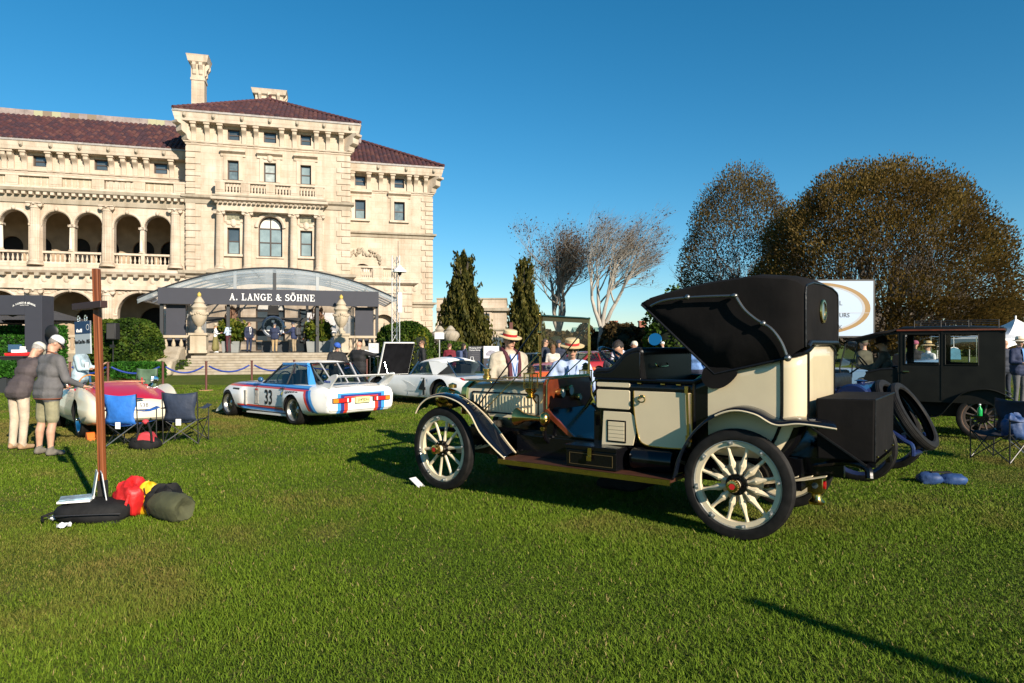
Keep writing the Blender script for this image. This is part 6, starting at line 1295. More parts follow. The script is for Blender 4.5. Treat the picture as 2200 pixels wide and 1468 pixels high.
# ================================================================ red and cream roadster
rd = car_root('roadster', (-6.9514, 12.2622), 132.44, label='cream and red open roadster with rear plate W 538', cat='car')
IVORY = paint('ivory_paint', (.72, .66, .50)); RS_ = paint('scarlet_paint', (.52, .008, .025))
def rring(zb, yb, ym, zm, yf, zf, ys, zs_, zc): return [(0, zb), (yb, zb), (ym, zm), (ym-.01, zm+.16), (yf, zf), (ys, zs_), (ys*.55, zc-.01), (0, zc)]
RST = [(-.80, rring(.36, .42, .58, .44, .5, .60, .38, .58, .585)), (-.70, rring(.30, .56, .70, .42, .64, .68, .46, .63, .66)), (-.45, rring(.26, .64, .76, .42, .70, .80, .48, .70, .76)), (-.1, rring(.22, .66, .79, .44, .71, .88, .50, .76, .85)), (.2, rring(.2, .64, .78, .42, .70, .87, .52, .80, .90)), (.5, rring(.19, .62, .73, .38, .66, .78, .54, .80, .90)),
   (.62, rring(.19, .60, .71, .36, .65, .76, .52, .72, .50)), (1.2, rring(.19, .60, .71, .36, .65, .75, .52, .72, .50)), (1.35, rring(.19, .60, .72, .36, .66, .76, .52, .78, .82)), (1.8, rring(.2, .62, .77, .40, .69, .79, .48, .74, .78)), (2.25, rring(.22, .64, .79, .42, .70, .80, .46, .68, .72)), (2.7, rring(.26, .58, .72, .4, .62, .72, .4, .6, .64)), (3.0, rring(.34, .4, .5, .42, .44, .56, .3, .54, .55))]
rb = car_body('body', rd, RST, [strip_mat('roadster_livery', (.72, .66, .50), [((('y', -1, .56), ('z', .60, 2), ('x', -.66, 1.4)), (.52, .008, .025))]), WELL], [(0, .32, .355, .55, 1.0), (0, .32, .355, -1.0, -.55), (2.2, .32, .35, .55, 1.0), (2.2, .32, .35, -1.0, -.55)], kx=4)
for x in (0, 2.2):
    for s in (1, -1): disc_wheel(rd, (x, s*.65, .325), .325, .215, .16, s, CHROME, wire=24, spoke_mat=CHROME)
sw = Vector((1.12, .32, .86)); MB().tube([sw + Vector((.07*math.sin(t), .19*math.cos(t), .18*math.sin(t))) for t in [6.283*i/28 for i in range(28)]], .013, 8, closed=True).build('steering_wheel', M('wheel_wood', (.5, .22, .05), .3, coat=.4), rd)
for k in range(3): t = R(90+120*k); MB().bar(sw, sw + Vector((.07*math.sin(t), .18*math.cos(t), .17*math.sin(t))), .03, .006).build('wheel_spoke', CHROME, rd, smooth=0)
for y in (.32, -.32): MB().prism(rr(.62, .78, .45, .86, .06), y-.22, y+.22).build('seat', M('seat_red', (.42, .02, .02), .5), rd)
for s in (1, -1):
    quadpane('aero_screen', [(1.42, s*.64, .80), (1.42, s*.1, .83), (1.34, s*.12, .96), (1.32, s*.58, .93)], GLASS, rd); MB().bar((1.42, s*.64, .79), (1.30, s*.6, .95), .03, .02).build('screen_post', RS_, rd, smooth=0)
    mi = MB().lathe([(0, .01), (.065, .005), (.075, 0), (.06, -.03), (0, -.045)], 20, Matrix.Translation((.95, s*.74, .92)) @ Matrix.Rotation(R(-90), 4, 'Y')).build('mirror', CHROME, rd); MB().tube([(.97, s*.74, .9), (.95, s*.68, .8)], .01).build('mirror_stalk', CHROME, mi)
    tl_ = MB().lathe([(.045, 0), (.04, .02), (.03, .022)], 16, Matrix.Translation((-.735, s*.55, .52)) @ Matrix.Rotation(R(-90), 4, 'Y')).build('tail_light', CHROME, rd); MB().lathe([(.032, .02), (0, .035)], 16, Matrix.Translation((-.735, s*.55, .52)) @ Matrix.Rotation(R(-90), 4, 'Y')).build('lens', M('tail_red'), tl_)
pp = MB().box(-.845, -.835, -.18, .18, .51, .64).build('number_plate', M('plate_white', (.72, .72, .68), .5), rd, smooth=0); put_text('W 538', .1, INK, pp, (-.848, -.03, .575), 'rear'); MB().ball((-.79, 0, .685), (.05, .12, .02), 12, 6).build('plate_lamp', CHROME, rd)
put_text('8', .06, M('gold_badge', (.5, .35, .08), .3, .8), rd, (-.80, .0, .46), 'rear', 'badge'); 
MB().tube([(-.3, .45, .905), (.5, .45, .92), (.56, 0, .935), (.5, -.45, .92)], .012).build('deck_trim', M('copper_trim', (.55, .25, .15), .25, .7), rd)
# ================================================================ black limousine
lm = car_root('limousine', (8.30, 12.02), 144.5, label='black antique limousine with roof rack and large side windows', cat='car')
LBK = M('limousine_black', (.009, .009, .007), .5, var=.25, scale=5, spec=.2); WGREY = M('dark_spoke', (.06, .045, .035), .55); LW = 3.3
for s in (1, -1):
    for x in (0, LW): spoke_wheel(lm, (x, s*.68, .385), R0=.385, rim=.30, w=.12, side=s, ns=12, hub=False, spoke=WGREY, steel=M('rusty_rim', (.12, .07, .045), .6), nb=0, felloe=WGREY)
def side_wall_win(x0, x1, z0, z1, ops, s, y):
    xs = sorted({x0, x1} | {v for o in ops for v in o[:2]}); zs_ = sorted({z0, z1} | {v for o in ops for v in o[2:]}); mb = MB()
    for i in range(len(xs)-1):
        for j in range(len(zs_)-1):
            cx, cz = (xs[i]+xs[i+1])/2, (zs_[j]+zs_[j+1])/2
            if not any(o[0] < cx < o[1] and o[2] < cz < o[3] for o in ops): mb.box(xs[i], xs[i+1], s*y-.02, s*y+.02, zs_[j], zs_[j+1])
    return mb
lops = [(.62, 1.13, 1.27, 1.79), (.06, .53, 1.27, 1.79)]
for s in (1, -1):
    side_wall_win(-.28, 1.24, .62, 1.88, lops, s, .72).build('cabin_side', LBK, lm, smooth=0)
    for o in lops: quadpane('side_window', [(o[0], s*.72, o[2]), (o[1], s*.72, o[2]), (o[1], s*.72, o[3]), (o[0], s*.72, o[3])], glassM('limo_glass', (.85, .88, .88), .1), lm); MB().tube([(o[0], s*.745, o[2]), (o[1], s*.745, o[2]), (o[1], s*.745, o[3]), (o[0], s*.745, o[3])], .012, 6, closed=True).build('window_frame', LBK, lm)
    MB().box(.56, .59, s*.742-.006, s*.742+.006, .66, 1.86).box(1.17, 1.20, s*.742-.006, s*.742+.006, .66, 1.86).build('door_edge', LBK, lm, smooth=0); MB().tube([(1.07, s*.755, 1.14), (1.16, s*.765, 1.14)], .014).build('door_handle', BRASS, lm)
    F_ = [(.85, .36), (.62, .40), (.46, .60), (.28, .80), (0, .88), (-.22, .84), (-.42, .72)]
    for nm, pts in (('rear_fender', F_), ('front_fender', [(LW+.5, .55), (LW+.35, .75), (LW, .86), (LW-.35, .75), (LW-.6, .5), (LW-.8, .36)])):
        P = smooth_pts([(a, 0, b) for a, b in pts], 4); fo = MB().loft([[(p.x, s*y, p.z) for p in P] for y in (.54, .68, .82)], closed=False).build(nm, LBK, lm); sm = fo.modifiers.new('t', 'SOLIDIFY'); sm.thickness = .015
    MB().box(.75, LW-.8, min(s*.5, s*.82), max(s*.5, s*.82), .34, .37).build('running_board', LBK, lm, smooth=0)
    MB().prism(sp2([(1.30, .64), (1.30, 1.18), (1.45, 1.17), (1.75, 1.10), (1.8, .9), (1.8, .64)], 2), s*.68, s*.71).build('seat_side', LBK, lm); MB().tube([(1.32, s*.695, 1.18), (1.5, s*.695, 1.17), (1.76, s*.695, 1.10)], .025).build('seat_roll', LEATHER, lm)
MB().box(-.31, -.27, -.74, .74, .62, 1.88).build('cabin_back', LBK, lm, smooth=0, bevel=.01); MB().box(1.26, 1.30, -.70, .70, .62, 1.2).build('bulkhead', LBK, lm, smooth=0)
MB().box(-.6, 3.9, -.42, .42, .36, .62).build('chassis', LBK, lm, smooth=0); MB().box(1.3, 2.1, -.68, .68, .60, .66).box(1.3, 1.7, -.65, .65, .66, .92).build('driver_bench', LEATHER, lm, smooth=0)
roof = MB().loft([[(x, y, z - .05*(y/.76)**2) for y in (.76, .5, .25, 0, -.25, -.5, -.76)] for x, z in ((-.33, 1.90), (-.28, 1.93), (.3, 1.96), (1.2, 1.95), (1.27, 1.92))], closed=False).build('roof', LBK, lm); sm = roof.modifiers.new('t', 'SOLIDIFY'); sm.thickness = .04
MB().box(-.31, 1.26, .745, .765, 1.855, 1.88).build('roof_moulding', WOODRED, roof, smooth=0)
for z in (2.0, 2.03): MB().tube([(-.22, .6, z), (1.0, .6, z), (1.0, -.6, z), (-.22, -.6, z)], .008, 5, closed=True).build('roof_rack', INK, roof)
for x in (-.22, .2, .6, 1.0):
    for s in (.6, -.6): MB().tube([(x, s, 1.9), (x, s, 2.04)], .008, 5).build('rack_post', INK, roof)
cp = MB().loft([[(x, y, z - .04*(y/.72)**2) for y in (.72, .35, 0, -.35, -.72)] for x, z in ((1.24, 1.92), (1.6, 1.86), (2.05, 1.74), (2.12, 1.70))], closed=False).build('driver_canopy', CANVAS, lm); sm = cp.modifiers.new('t', 'SOLIDIFY'); sm.thickness = .03
for s in (1, -1): MB().tube([(2.08, s*.66, 1.70), (2.2, s*.66, 1.2), (2.2, s*.6, .95)], .012).build('windscreen_post', INK, lm)
quadpane('windscreen', [(2.22, .62, 1.2), (2.22, -.62, 1.2), (2.08, -.62, 1.70), (2.08, .62, 1.70)], glassM('limo_glass'), lm)
MB().loft([[(x, .4*k, .66), (x, .4*k, .98), (x, .26*k, 1.1), (x, 0, 1.13), (x, -.26*k, 1.1), (x, -.4*k, .98), (x, -.4*k, .66)] for x, k in ((2.2, 1.2), (2.4, 1.05), (3.45, .9))]).build('bonnet', LBK, lm)
MB().tube([(2.3, -.32, .95), (1.95, -.32, 1.22)], .016).tube([Vector((1.93, -.32, 1.24)) + Vector((.12*math.sin(t), .2*math.cos(t), .16*math.sin(t))) for t in [6.283*i/20 for i in range(20)]], .015, 6, closed=True).build('steering_wheel', INK, lm)
# ================================================================ blue two-seater behind the trunk
bl = car_root('blue_car', (4.50, 8.49), 135.6, label='dark blue antique car with two spare tyres strapped on its tail', cat='car')
BLUE = paint('dark_blue_paint', (.012, .022, .085)); 
for x in (0, 2.9):
    for s in (1, -1): disc_wheel(bl, (x, s*.57, .42), .42, .335, .10, s, M('blue_wheel', (.012, .02, .06), .4), wire=32, spoke_mat=INK)
MB().lathe([(0, -.42), (.2, -.42), (.22, -.4), (.22, .4), (.2, .42), (0, .42)], 24, Matrix.Translation((.12, 0, .92)) @ AXR).build('fuel_tank', BLUE, bl); MB().lathe([(.04, 1.13), (.05, 1.16), (.08, 1.17), (0, 1.19)], 10, Matrix.Translation((.12, .1, 0))).build('filler_cap', BLUE, bl)
MB().prism([(.4, .55), (.4, 1.12), (1.3, 1.0), (1.5, .6)], -.46, .46).build('seat_box', BLUE, bl, bevel=.04); MB().prism(rr(.4, .56, 1.0, 1.24, .05), -.44, .44).build('seat_back', LEATHER, bl)
MB().loft([[(x, .38*k, .6), (x, .38*k, .95), (x, .2*k, 1.06), (x, 0, 1.08), (x, -.2*k, 1.06), (x, -.38*k, .95), (x, -.38*k, .6)] for x, k in ((1.9, 1.1), (3.1, .85))]).build('bonnet', BLUE, bl)
MB().tube([(0, -.5, .42), (0, .5, .42)], .04).build('rear_axle', BLUE, bl)
for s in (1, -1):
    MB().bar((-.45, s*.36, .52), (3.3, s*.36, .58), .06, .1).build('frame_rail', BLUE, bl, smooth=0); MB().tube(smooth_pts([(-.02, s*.36, .95), (-.2, s*.38, .70), (-.42, s*.40, .52), (-.52, s*.40, .46), (-.53, s*.4, .34)], 4), .028, 8).build('tail_bracket', BLUE, bl)
    P = smooth_pts([(.5, 0, .5), (.42, 0, .75), (.1, 0, .92), (-.3, 0, .86), (-.45, 0, .7)], 4)
TY_ = tyre_mesh(.44, .345, .12, 'spare_tyre')
for k in range(2):
    o = inst(TY_, 'spare_tyre', bl, (-.26 - .17*k, 0, .79 - .03*k), (0, 0, 0)); o.rotation_euler = (Matrix.Rotation(R(30), 4, 'Y') @ Matrix.Rotation(R(90), 4, 'Z')).to_euler()
MB().bar((-.3, .3, .52), (-.52, .36, .62), .05, .03).build('tyre_strap', M('strap_grey', (.2, .2, .2), .5), bl, smooth=0)
MB().tube([(-.53, -.4, .36), (-.53, .4, .36)], .03).build('tail_bar', BLUE, bl)
# ================================================================ cars in the background
def saloon(name, px, D, ang, col, label, L=4.4, h=1.32):
    c = car_root(name, gx(px, D).xy, ang, label=label, cat='car', group='parked cars in the background'); P = paint('car_%.2f_%.2f' % col[:2], col)
    k = L/4.4; st = [(-1.0*k, ring(.36, .6, .72, .46, .62, .7, .74, .5, .78)), (-.85*k, ring(.26, .7, .84, .42, .64, .8, .82, .6, .88)), (0, ring(.2, .74, .88, .4, .64, .84, .84, .62, .9)), (1.2*k, ring(.2, .74, .86, .38, .62, .82, .82, .62, .88)), (2.0*k, ring(.2, .74, .87, .38, .62, .82, .8, .6, .86)), (2.7*k, ring(.22, .74, .88, .4, .6, .8, .74, .55, .8)), (3.2*k, ring(.28, .66, .78, .42, .56, .7, .66, .5, .7)), (3.35*k, ring(.36, .5, .6, .44, .52, .54, .6, .4, .62))]
    car_body('body', c, st, [P, WELL], [(0, .33, .38, .6, 1.1), (0, .33, .38, -1.1, -.6), (2.6*k, .33, .38, .6, 1.1), (2.6*k, .33, .38, -1.1, -.6)], kx=3)
    for x in (0, 2.6*k):
        for s in (1, -1): disc_wheel(c, (x, s*.76, .33), .33, .22, .2, s, M('alloy_grey', (.3, .3, .31), .3, .8), 5, M('alloy_grey'))
    MB().loft([[(x, y*w_, z - .05*y*y) for y in (1, .6, 0, -.6, -1)] for x, w_, z in ((1.1*k, .56, h-.05), (.7*k, .6, h), (.1*k, .6, h), (-.3*k, .55, h-.06))], closed=False).build('roof', P, c, smooth=50)
    for s in (1, -1):
        quadpane('side_window', [(1.6*k, s*.72, .85), (-.6*k, s*.72, .88), (-.3*k, s*.57, h-.12), (1.1*k, s*.58, h-.11)], GLASS, c)
        MB().bar((1.7*k, s*.7, .85), (1.1*k, s*.56, h-.09), .05, .04).bar((-.8*k, s*.68, .88), (-.3*k, s*.55, h-.1), .1, .05).bar((.3*k, s*.73, .86), (.25*k, s*.59, h-.09), .05, .04).build('pillars', P, c, smooth=0); MB().ball((1.4*k, s*.9, .9), (.07, .09, .06), 8, 6).build('mirror', P, c)
        MB().box(-1.02*k, -.95*k, min(s*.4, s*.72), max(s*.4, s*.72), .6, .68).build('tail_light', M('tail_red'), c, smooth=0); MB().ball((3.18*k, s*.55, .6), (.1, .14, .07), 8, 6).build('headlight', M('clear_lens'), c)
    quadpane('windscreen', [(1.72*k, .7, .85), (1.12*k, .55, h-.07), (1.12*k, -.55, h-.07), (1.72*k, -.7, .85)], GLASS, c); quadpane('rear_window', [(-.82*k, .66, .88), (-.32*k, .53, h-.08), (-.32*k, -.53, h-.08), (-.82*k, -.66, .88)], GLASS, c)
    return c
saloon('coupe', 1165, 26, 250, (.10, .115, .13), 'silver-grey coupe parked nose-on behind the straw-hatted men'); saloon('coupe', 1255, 30, 40, (.32, .02, .02), 'red coupe parked behind the steering wheel'); saloon('coupe', 1190, 19, 75, (.75, .13, .03), 'low orange car just behind the straw-hatted man', 4.2, 1.12)
saloon('saloon', 1335, 36, 150, (.25, .02, .03), 'dark red car beyond the brass steering column')
vb = car_root('antique_car', (9.1, 15.4), 150, label='light blue antique car beyond the black limousine', cat='car'); PB = paint('pale_blue_paint', (.2, .33, .46))
MB().loft([[(x, .45*k, .55), (x, .45*k, 1.0), (x, .25*k, 1.12), (x, 0, 1.15), (x, -.25*k, 1.12), (x, -.45*k, 1.0), (x, -.45*k, .55)] for x, k in ((2.0, 1.25), (2.3, 1.05), (3.5, .9))]).build('bonnet', PB, vb); MB().prism([(-.6, .5), (-.6, 1.3), (.2, 1.25), (.3, 1.05), (2.0, 1.05), (2.0, .5)], -.7, .7).build('body', PB, vb, bevel=.05)
for x in (0, 3.0):
    for s in (1, -1): disc_wheel(vb, (x, s*.68, .42), .42, .33, .11, s, PB, wire=16, spoke_mat=PB)
quadpane('windscreen', [(2.0, .6, 1.15), (2.0, -.6, 1.15), (1.9, -.6, 1.6), (1.9, .6, 1.6)], GLASS, vb); MB().tube([(2.0, .6, 1.1), (1.9, .6, 1.6), (1.9, -.6, 1.6), (2.0, -.6, 1.1)], .018).build('screen_frame', CHROME, vb); MB().prism(rr(.2, .45, 1.0, 1.4, .08), -.62, .62).build('seat', LEATHER, vb)
# ================================================================ people
def remesh(mb, vox, smooth=9):
    me = mb.mesh('p', [], 0); o = bpy.data.objects.new('p', me); TS.collection.objects.link(o)
    m = o.modifiers.new('r', 'REMESH'); m.mode = 'VOXEL'; m.voxel_size = vox
    s = o.modifiers.new('s', 'SMOOTH'); s.iterations = smooth; s.factor = .5
    e = evaluate(o); bpy.data.objects.remove(o)
    V = np.empty(len(e.vertices)*3); e.vertices.foreach_get('co', V); F_ = [tuple(p.vertices) for p in e.polygons]; bpy.data.meshes.remove(e)
    return V.reshape(-1, 3), F_
def cone(mb, a, b, ra, rb):
    a, b = Vector(a), Vector(b); mb.tube([a, a.lerp(b, .5), b], [ra, (ra+rb)/2, rb], 10); mb.ball(a, ra, 10, 6); mb.ball(b, rb, 10, 6)
def hand_template():
    mb = MB(); cone(mb, (0, 0, 0), (0, 0, -.05), .024, .03); cone(mb, (-.022, 0, -.06), (.022, 0, -.06), .017, .017); cone(mb, (-.018, .004, -.03), (.018, .004, -.03), .018, .018)
    for x, L in ((-.03, .062), (-.01, .075), (.01, .08), (.03, .07)):
        p = Vector((x, 0, -.075)); q = p + Vector((x*.1, -.012, -L*.5)); r = q + Vector((0, -.024, -L*.42)); cone(mb, p, q, .0095, .009); cone(mb, q, r, .009, .0075)
    cone(mb, (.03, -.004, -.028), (.052, -.022, -.062), .013, .011); cone(mb, (.052, -.022, -.062), (.05, -.034, -.09), .011, .009)
    return remesh(mb, .005, 2)
HV, HF = hand_template()
SHOE = M('dark_shoe', (.015, .012, .01), .5)
def person(label, loc, face, h=1.75, girth=1.0, lean=0, aL=None, aR=None, lL=None, lR=None, head=(0, 0), top=(.1, .1, .12), bottom=(.1, .1, .12), shoe=None, sleeve=1, shorts=False, skirt=None, hair=('short', (.05, .035, .02)), hat=None, shades=False, skin=None, vox=.017, jacket=0.0, sit=False, group=None, bust=0, collar=None):
    k = h/1.75; root = empty('person', loc, R(face+90), label=label, cat='person', group=group); g = girth; J = jacket
    hip = Vector((0, 0, .93)); Rl = Matrix.Rotation(R(lean), 3, 'X')
    T = lambda x, y, z: hip + Rl @ (Vector((x, y, z)) - hip)
    P = []                                  # (a, b, ra, rb, tag)
    P += [(T(-.075*g, 0, .94), T(.075*g, 0, .94), .125*g, .125*g, 'pants'), (T(-.05*g, -.01, 1.08), T(.05*g, -.01, 1.08), .12*g+J, .12*g+J, 'top'), (T(-.075*g, 0, 1.24), T(.075*g, 0, 1.24), .122*g+J, .122*g+J, 'top'), (T(-.13*g, .005, 1.37), T(.13*g, .005, 1.37), .088*g+J, .088*g+J, 'top'), (T(0, 0, 1.42), T(0, .0, 1.47), .085+J, .062, 'top')]
    if jacket: P += [(T(-.08*g, 0, .9), T(.08*g, 0, .9), .135*g+J*.6, .135*g+J*.6, 'top'), (T(-.08*g, 0, 1.0), T(.08*g, 0, 1.0), .13*g+J, .13*g+J, 'top')]
    else: P += [(T(-.07*g, 0, 1.0), T(.07*g, 0, 1.0), .122*g, .122*g, 'top')]
    if bust: P += [(T(-.08, -.08, 1.27), T(.08, -.08, 1.27), .075, .075, 'top')]
    hc = T(0, -.015, 1.625); nb = T(0, .005, 1.44); Hm = Rl @ Matrix.Rotation(R(head[0]), 3, 'Z') @ Matrix.Rotation(R(head[1]), 3, 'X')
    H = lambda x, y, z: hc + Hm @ Vector((x, y, z))
    P += [(nb, H(0, .02, -.06), .056, .052, 'skin'), (H(0, .018, .025), H(0, -.012, .03), .082, .078, 'skin'), (H(0, -.02, -.03), H(0, -.045, -.075), .06, .035, 'skin'), (H(0, -.09, .015), H(0, -.108, -.012), .009, .014, 'skin'), (H(-.075, .012, .015), H(-.08, .018, -.02), .016, .011, 'skin'), (H(.075, .012, .015), H(.08, .018, -.02), .016, .011, 'skin')]
    hands = []
    for s, arm in ((1, aL), (-1, aR)):      # the figure's left is +x when it faces -y
        sh = T(s*.185*g, .005, 1.39); e, w_ = arm or ((.05, .02, -.29), (.0, -.06, -.25)); el = sh + Vector((s*e[0], e[1], e[2])); wr = el + Vector((s*w_[0], w_[1], w_[2]))
        P += [(sh, el, .058+J, .046+J*.9, 'top'), (el, wr, .043+J*.7, .03+J*.5, 'top' if sleeve else 'skin')]
        hands.append((wr, (wr - el).normalized(), s))
    for s, leg in ((1, lL), (-1, lR)):
        hp = Vector((s*.09*g, 0, .9)); kn, an = leg or ((.10, -.015, .49), (.10, .02, .09)); kn = Vector((s*kn[0], kn[1], kn[2])); an = Vector((s*an[0], an[1], an[2]))
        if shorts: mid = hp.lerp(kn, .86); P += [(hp, mid, .098*g, .088, 'pants'), (mid, kn, .062, .058, 'skin'), (kn, kn.lerp(an, .35) + Vector((0, .02, 0)), .057, .06, 'skin'), (kn.lerp(an, .35) + Vector((0, .02, 0)), an, .058, .036, 'skin'), (an.lerp(kn, .12), an, .042, .042, 'shoe')]
        else: P += [(hp, kn, .097*g, .068, 'pants'), (kn, an, .066, .055, 'pants')]
        toe = an + Vector((s*.03, -.155, -.045)); P += [(an + Vector((0, .03, -.035)), toe, .046, .036, 'shoe'), (an + Vector((0, .02, -.01)), an + Vector((0, -.06, -.03)), .045, .042, 'shoe')]
    if skirt: P += [(Vector((-.05, 0, .98)), Vector((-.1, .02, skirt)), .12, .19, 'pants'), (Vector((.05, 0, .98)), Vector((.1, -.02, skirt)), .12, .19, 'pants')]
    mb = MB()
    for a, b, ra, rb, t in P: cone(mb, a, b, ra, rb)
    V, Fc = remesh(mb, vox/k)
    cen = np.array([V[list(f)].mean(0) for f in Fc]); best = np.full(len(cen), 9.); tg = np.zeros(len(cen), int); names = ['top', 'pants', 'skin', 'shoe']
    for a, b, ra, rb, t in P:
        a_, b_ = np.array(a), np.array(b); d = b_ - a_; u = np.clip(((cen - a_) @ d)/max(1e-9, d @ d), 0, 1); q = np.linalg.norm(cen - (a_ + u[:, None]*d), axis=1) - (ra + (rb-ra)*u); m = q < best; best[m] = q[m]; tg[m] = names.index(t)
    verts = [tuple(v) for v in V]; faces = list(Fc); mats = list(tg)
    for wr, d, s in hands:
        z = -d; x = Vector((0, 1, 0)).cross(z) if abs(z.y) < .95 else Vector((1, 0, 0)); x.normalize(); y = z.cross(x).normalized(); X = Matrix((x*s, y, z)).transposed().to_4x4(); X.translation = wr
        n = len(verts); A = np.array(X.to_3x3()); Q = HV @ A.T + np.array(wr); verts += [tuple(v) for v in Q]; faces += [tuple(i+n for i in (f if s > 0 else f[::-1])) for f in HF]; mats += [2]*len(HF)
    me = bpy.data.meshes.new('body'); me.from_pydata(verts, [], faces)
    def cm(c, r=.8): return c if not isinstance(c, tuple) else M('cloth_%.3f_%.3f_%.3f' % c, c, r, var=.22, scale=6, bump=.7, bscale=11)
    sk = skin or SKIN
    for m in (cm(top), cm(bottom), sk, cm(shoe) if shoe else SHOE): me.materials.append(m)
    me.polygons.foreach_set('material_index', np.array(mats, dtype=np.int32)); me.polygons.foreach_set('use_smooth', [True]*len(me.polygons))
    bo = bpy.data.objects.new('body', me); C.objects.link(bo); bo.parent = root; bo.scale = (k, k, k)
    if sit is not False: bo.location = (0, 0, sit)
    Xh = Matrix.Scale(k, 4) @ Matrix.Translation(hc) @ Hm.to_4x4()
    if sit is not False: Xh = Matrix.Translation((0, 0, sit)) @ Xh
    if hair:
        st, c = hair; hm = M('hair_%.2f_%.2f' % c[:2], c, .7, var=.3, scale=30, bump=.4, bscale=60); mb = MB(Xh); n_, k_ = 18, 12; vs = []; ks = []
        for i in range(k_+1):
            t = math.pi*i/k_
            for j in range(n_):
                a = 2*math.pi*j/n_; x, y, z = .086*math.sin(t)*math.cos(a), .10*math.sin(t)*math.sin(a) + .008, .034 + .092*math.cos(t); f = 1 + .03*math.sin(a*5+t*7); vs.append((x*f, y*f, z*f)); ks.append(y > -.055 + max(0, -z*1.2) + max(0, .06-z)*.75 or z > .075)
        fs = [(i*n_+j, i*n_+(j+1) % n_, (i+1)*n_+(j+1) % n_, (i+1)*n_+j) for i in range(k_) for j in range(n_)]
        fs = [f for f in fs if all(ks[q] for q in f)]
        if fs: mb.add(vs, fs)
        if st == 'long': mb.ball((0, .06, -.09), (.085, .05, .17), 12, 8)
        if st == 'bob': mb.ball((0, .03, -.03), (.095, .075, .1), 12, 8)
        if st == 'bun': mb.ball((0, .09, -.02), (.04, .05, .06), 10, 6)
        mb.build('hair', hm, root, weld=True)
    if shades:
        g_ = MB(Xh)
        for s in (1, -1): g_.box(s*.038-.03, s*.038+.03, -.106, -.092, .0, .04); g_.box(s*.078-.004, s*.078+.004, -.10, .0, .022, .034)
        g_.box(-.02, .02, -.106, -.095, .025, .035); g_.build('sunglasses', M('dark_lens', (.006, .006, .007), .1), root, bevel=.004, smooth=0)
    else:
        e_ = MB(Xh)
        for s in (1, -1): e_.ball((s*.032, -.082, .02), (.012, .008, .007), 8, 6)
        e_.build('eyes', M('eye', (.03, .02, .015), .2), root)
    MB(Xh).ball((0, -.083, -.052), (.024, .008, .007), 8, 5).build('mouth', M('lips', (.3, .1, .08), .5), root)
    if hat:
        kind, c1, c2 = hat; hm = cm(c1)
        if kind == 'boater':
            X2 = Xh @ Matrix.Translation((0, .008, .065)) @ Matrix.Rotation(R(6), 4, 'X'); o = MB(X2).lathe([(.165, -.012), (.168, 0), (.13, .006), (.097, .008), (.094, .082), (.085, .09), (0, .093)], 28).lathe([(.165, -.012), (.1, -.004)], 28).build('straw_hat', hm, root); MB(X2).lathe([(.0985, .009), (.0975, .042)], 28).build('hat_band', cm(c2), o)
        elif kind == 'brim':
            X2 = Xh @ Matrix.Translation((0, .008, .06)); o = MB(X2).lathe([(.18, -.03), (.15, -.01), (.1, .005), (.095, .07), (.07, .1), (0, .105)], 24).build('straw_hat', hm, root); MB(X2).lathe([(.104, .005), (.102, .035)], 24).build('hat_band', cm(c2), o)
        else:
            X2 = Xh @ Matrix.Translation((0, .008, .05)); o = MB(X2).lathe([(.094, -.01), (.098, .0), (.096, .035), (.075, .07), (.04, .09), (0, .095)], 20).build('cap', hm, root)
            MB(X2).loft([[(.09*math.cos(a)*1.0, -.04 + -.055*math.sin(a)*t, .002 - .012*t*math.sin(a)) for a in [math.pi*i/10 for i in range(11)]] for t in (.9, 2.0)], closed=False).build('visor', cm(c2), o)
    if collar: MB(Matrix.Scale(k, 4) @ Matrix.Translation((0, 0, 0)) @ Rl.to_4x4()).box(-.001, .001, 0, .001, 0, .001) if False else None
    return root
def on(px, D, z=0): v = gx(px, D); v.z = z; return v
def shirt_front(root, k, lean, col, lanyard=None, tie=None):
    """open shirt showing at the chest, lanyard or tie"""
    X = Matrix.Scale(k, 4) @ Matrix.Translation((0, 0, .93)) @ Matrix.Rotation(R(lean), 4, 'X') @ Matrix.Translation((0, 0, -.93))
    MB(X).loft([[(-.045, -.115, 1.46), (.045, -.115, 1.46)], [(-.06, -.158, 1.36), (.06, -.158, 1.36)], [(-.05, -.168, 1.22), (.05, -.168, 1.22)], [(-.03, -.165, 1.05), (.03, -.165, 1.05)]], closed=False).build('shirt_front', M('cloth_%.3f_%.3f_%.3f' % col, col, .8, var=.15, scale=9), root)
    if lanyard: MB(X).tube([(-.06, -.13, 1.45), (-.02, -.178, 1.25), (0, -.182, 1.12), (.02, -.178, 1.25), (.06, -.13, 1.45)], .007, 5).box(-.04, .04, -.187, -.18, 1.0, 1.12).build('lanyard', M('lanyard_%.2f' % lanyard[2], lanyard, .6), root, smooth=0)
    if tie: MB(X).prism([(-.02, 1.42), (.02, 1.42), (.03, 1.15), (0, 1.1), (-.03, 1.15)], -.175, -.17).build('tie', M('tie_blue', tie, .6), root, smooth=0)
GREY = (.11, .105, .105); KHAKI = (.24, .22, .13); BEIGE = (.52, .42, .31); NAVY = (.018, .024, .05); BLK = (.012, .012, .013); WHT = (.7, .69, .66)
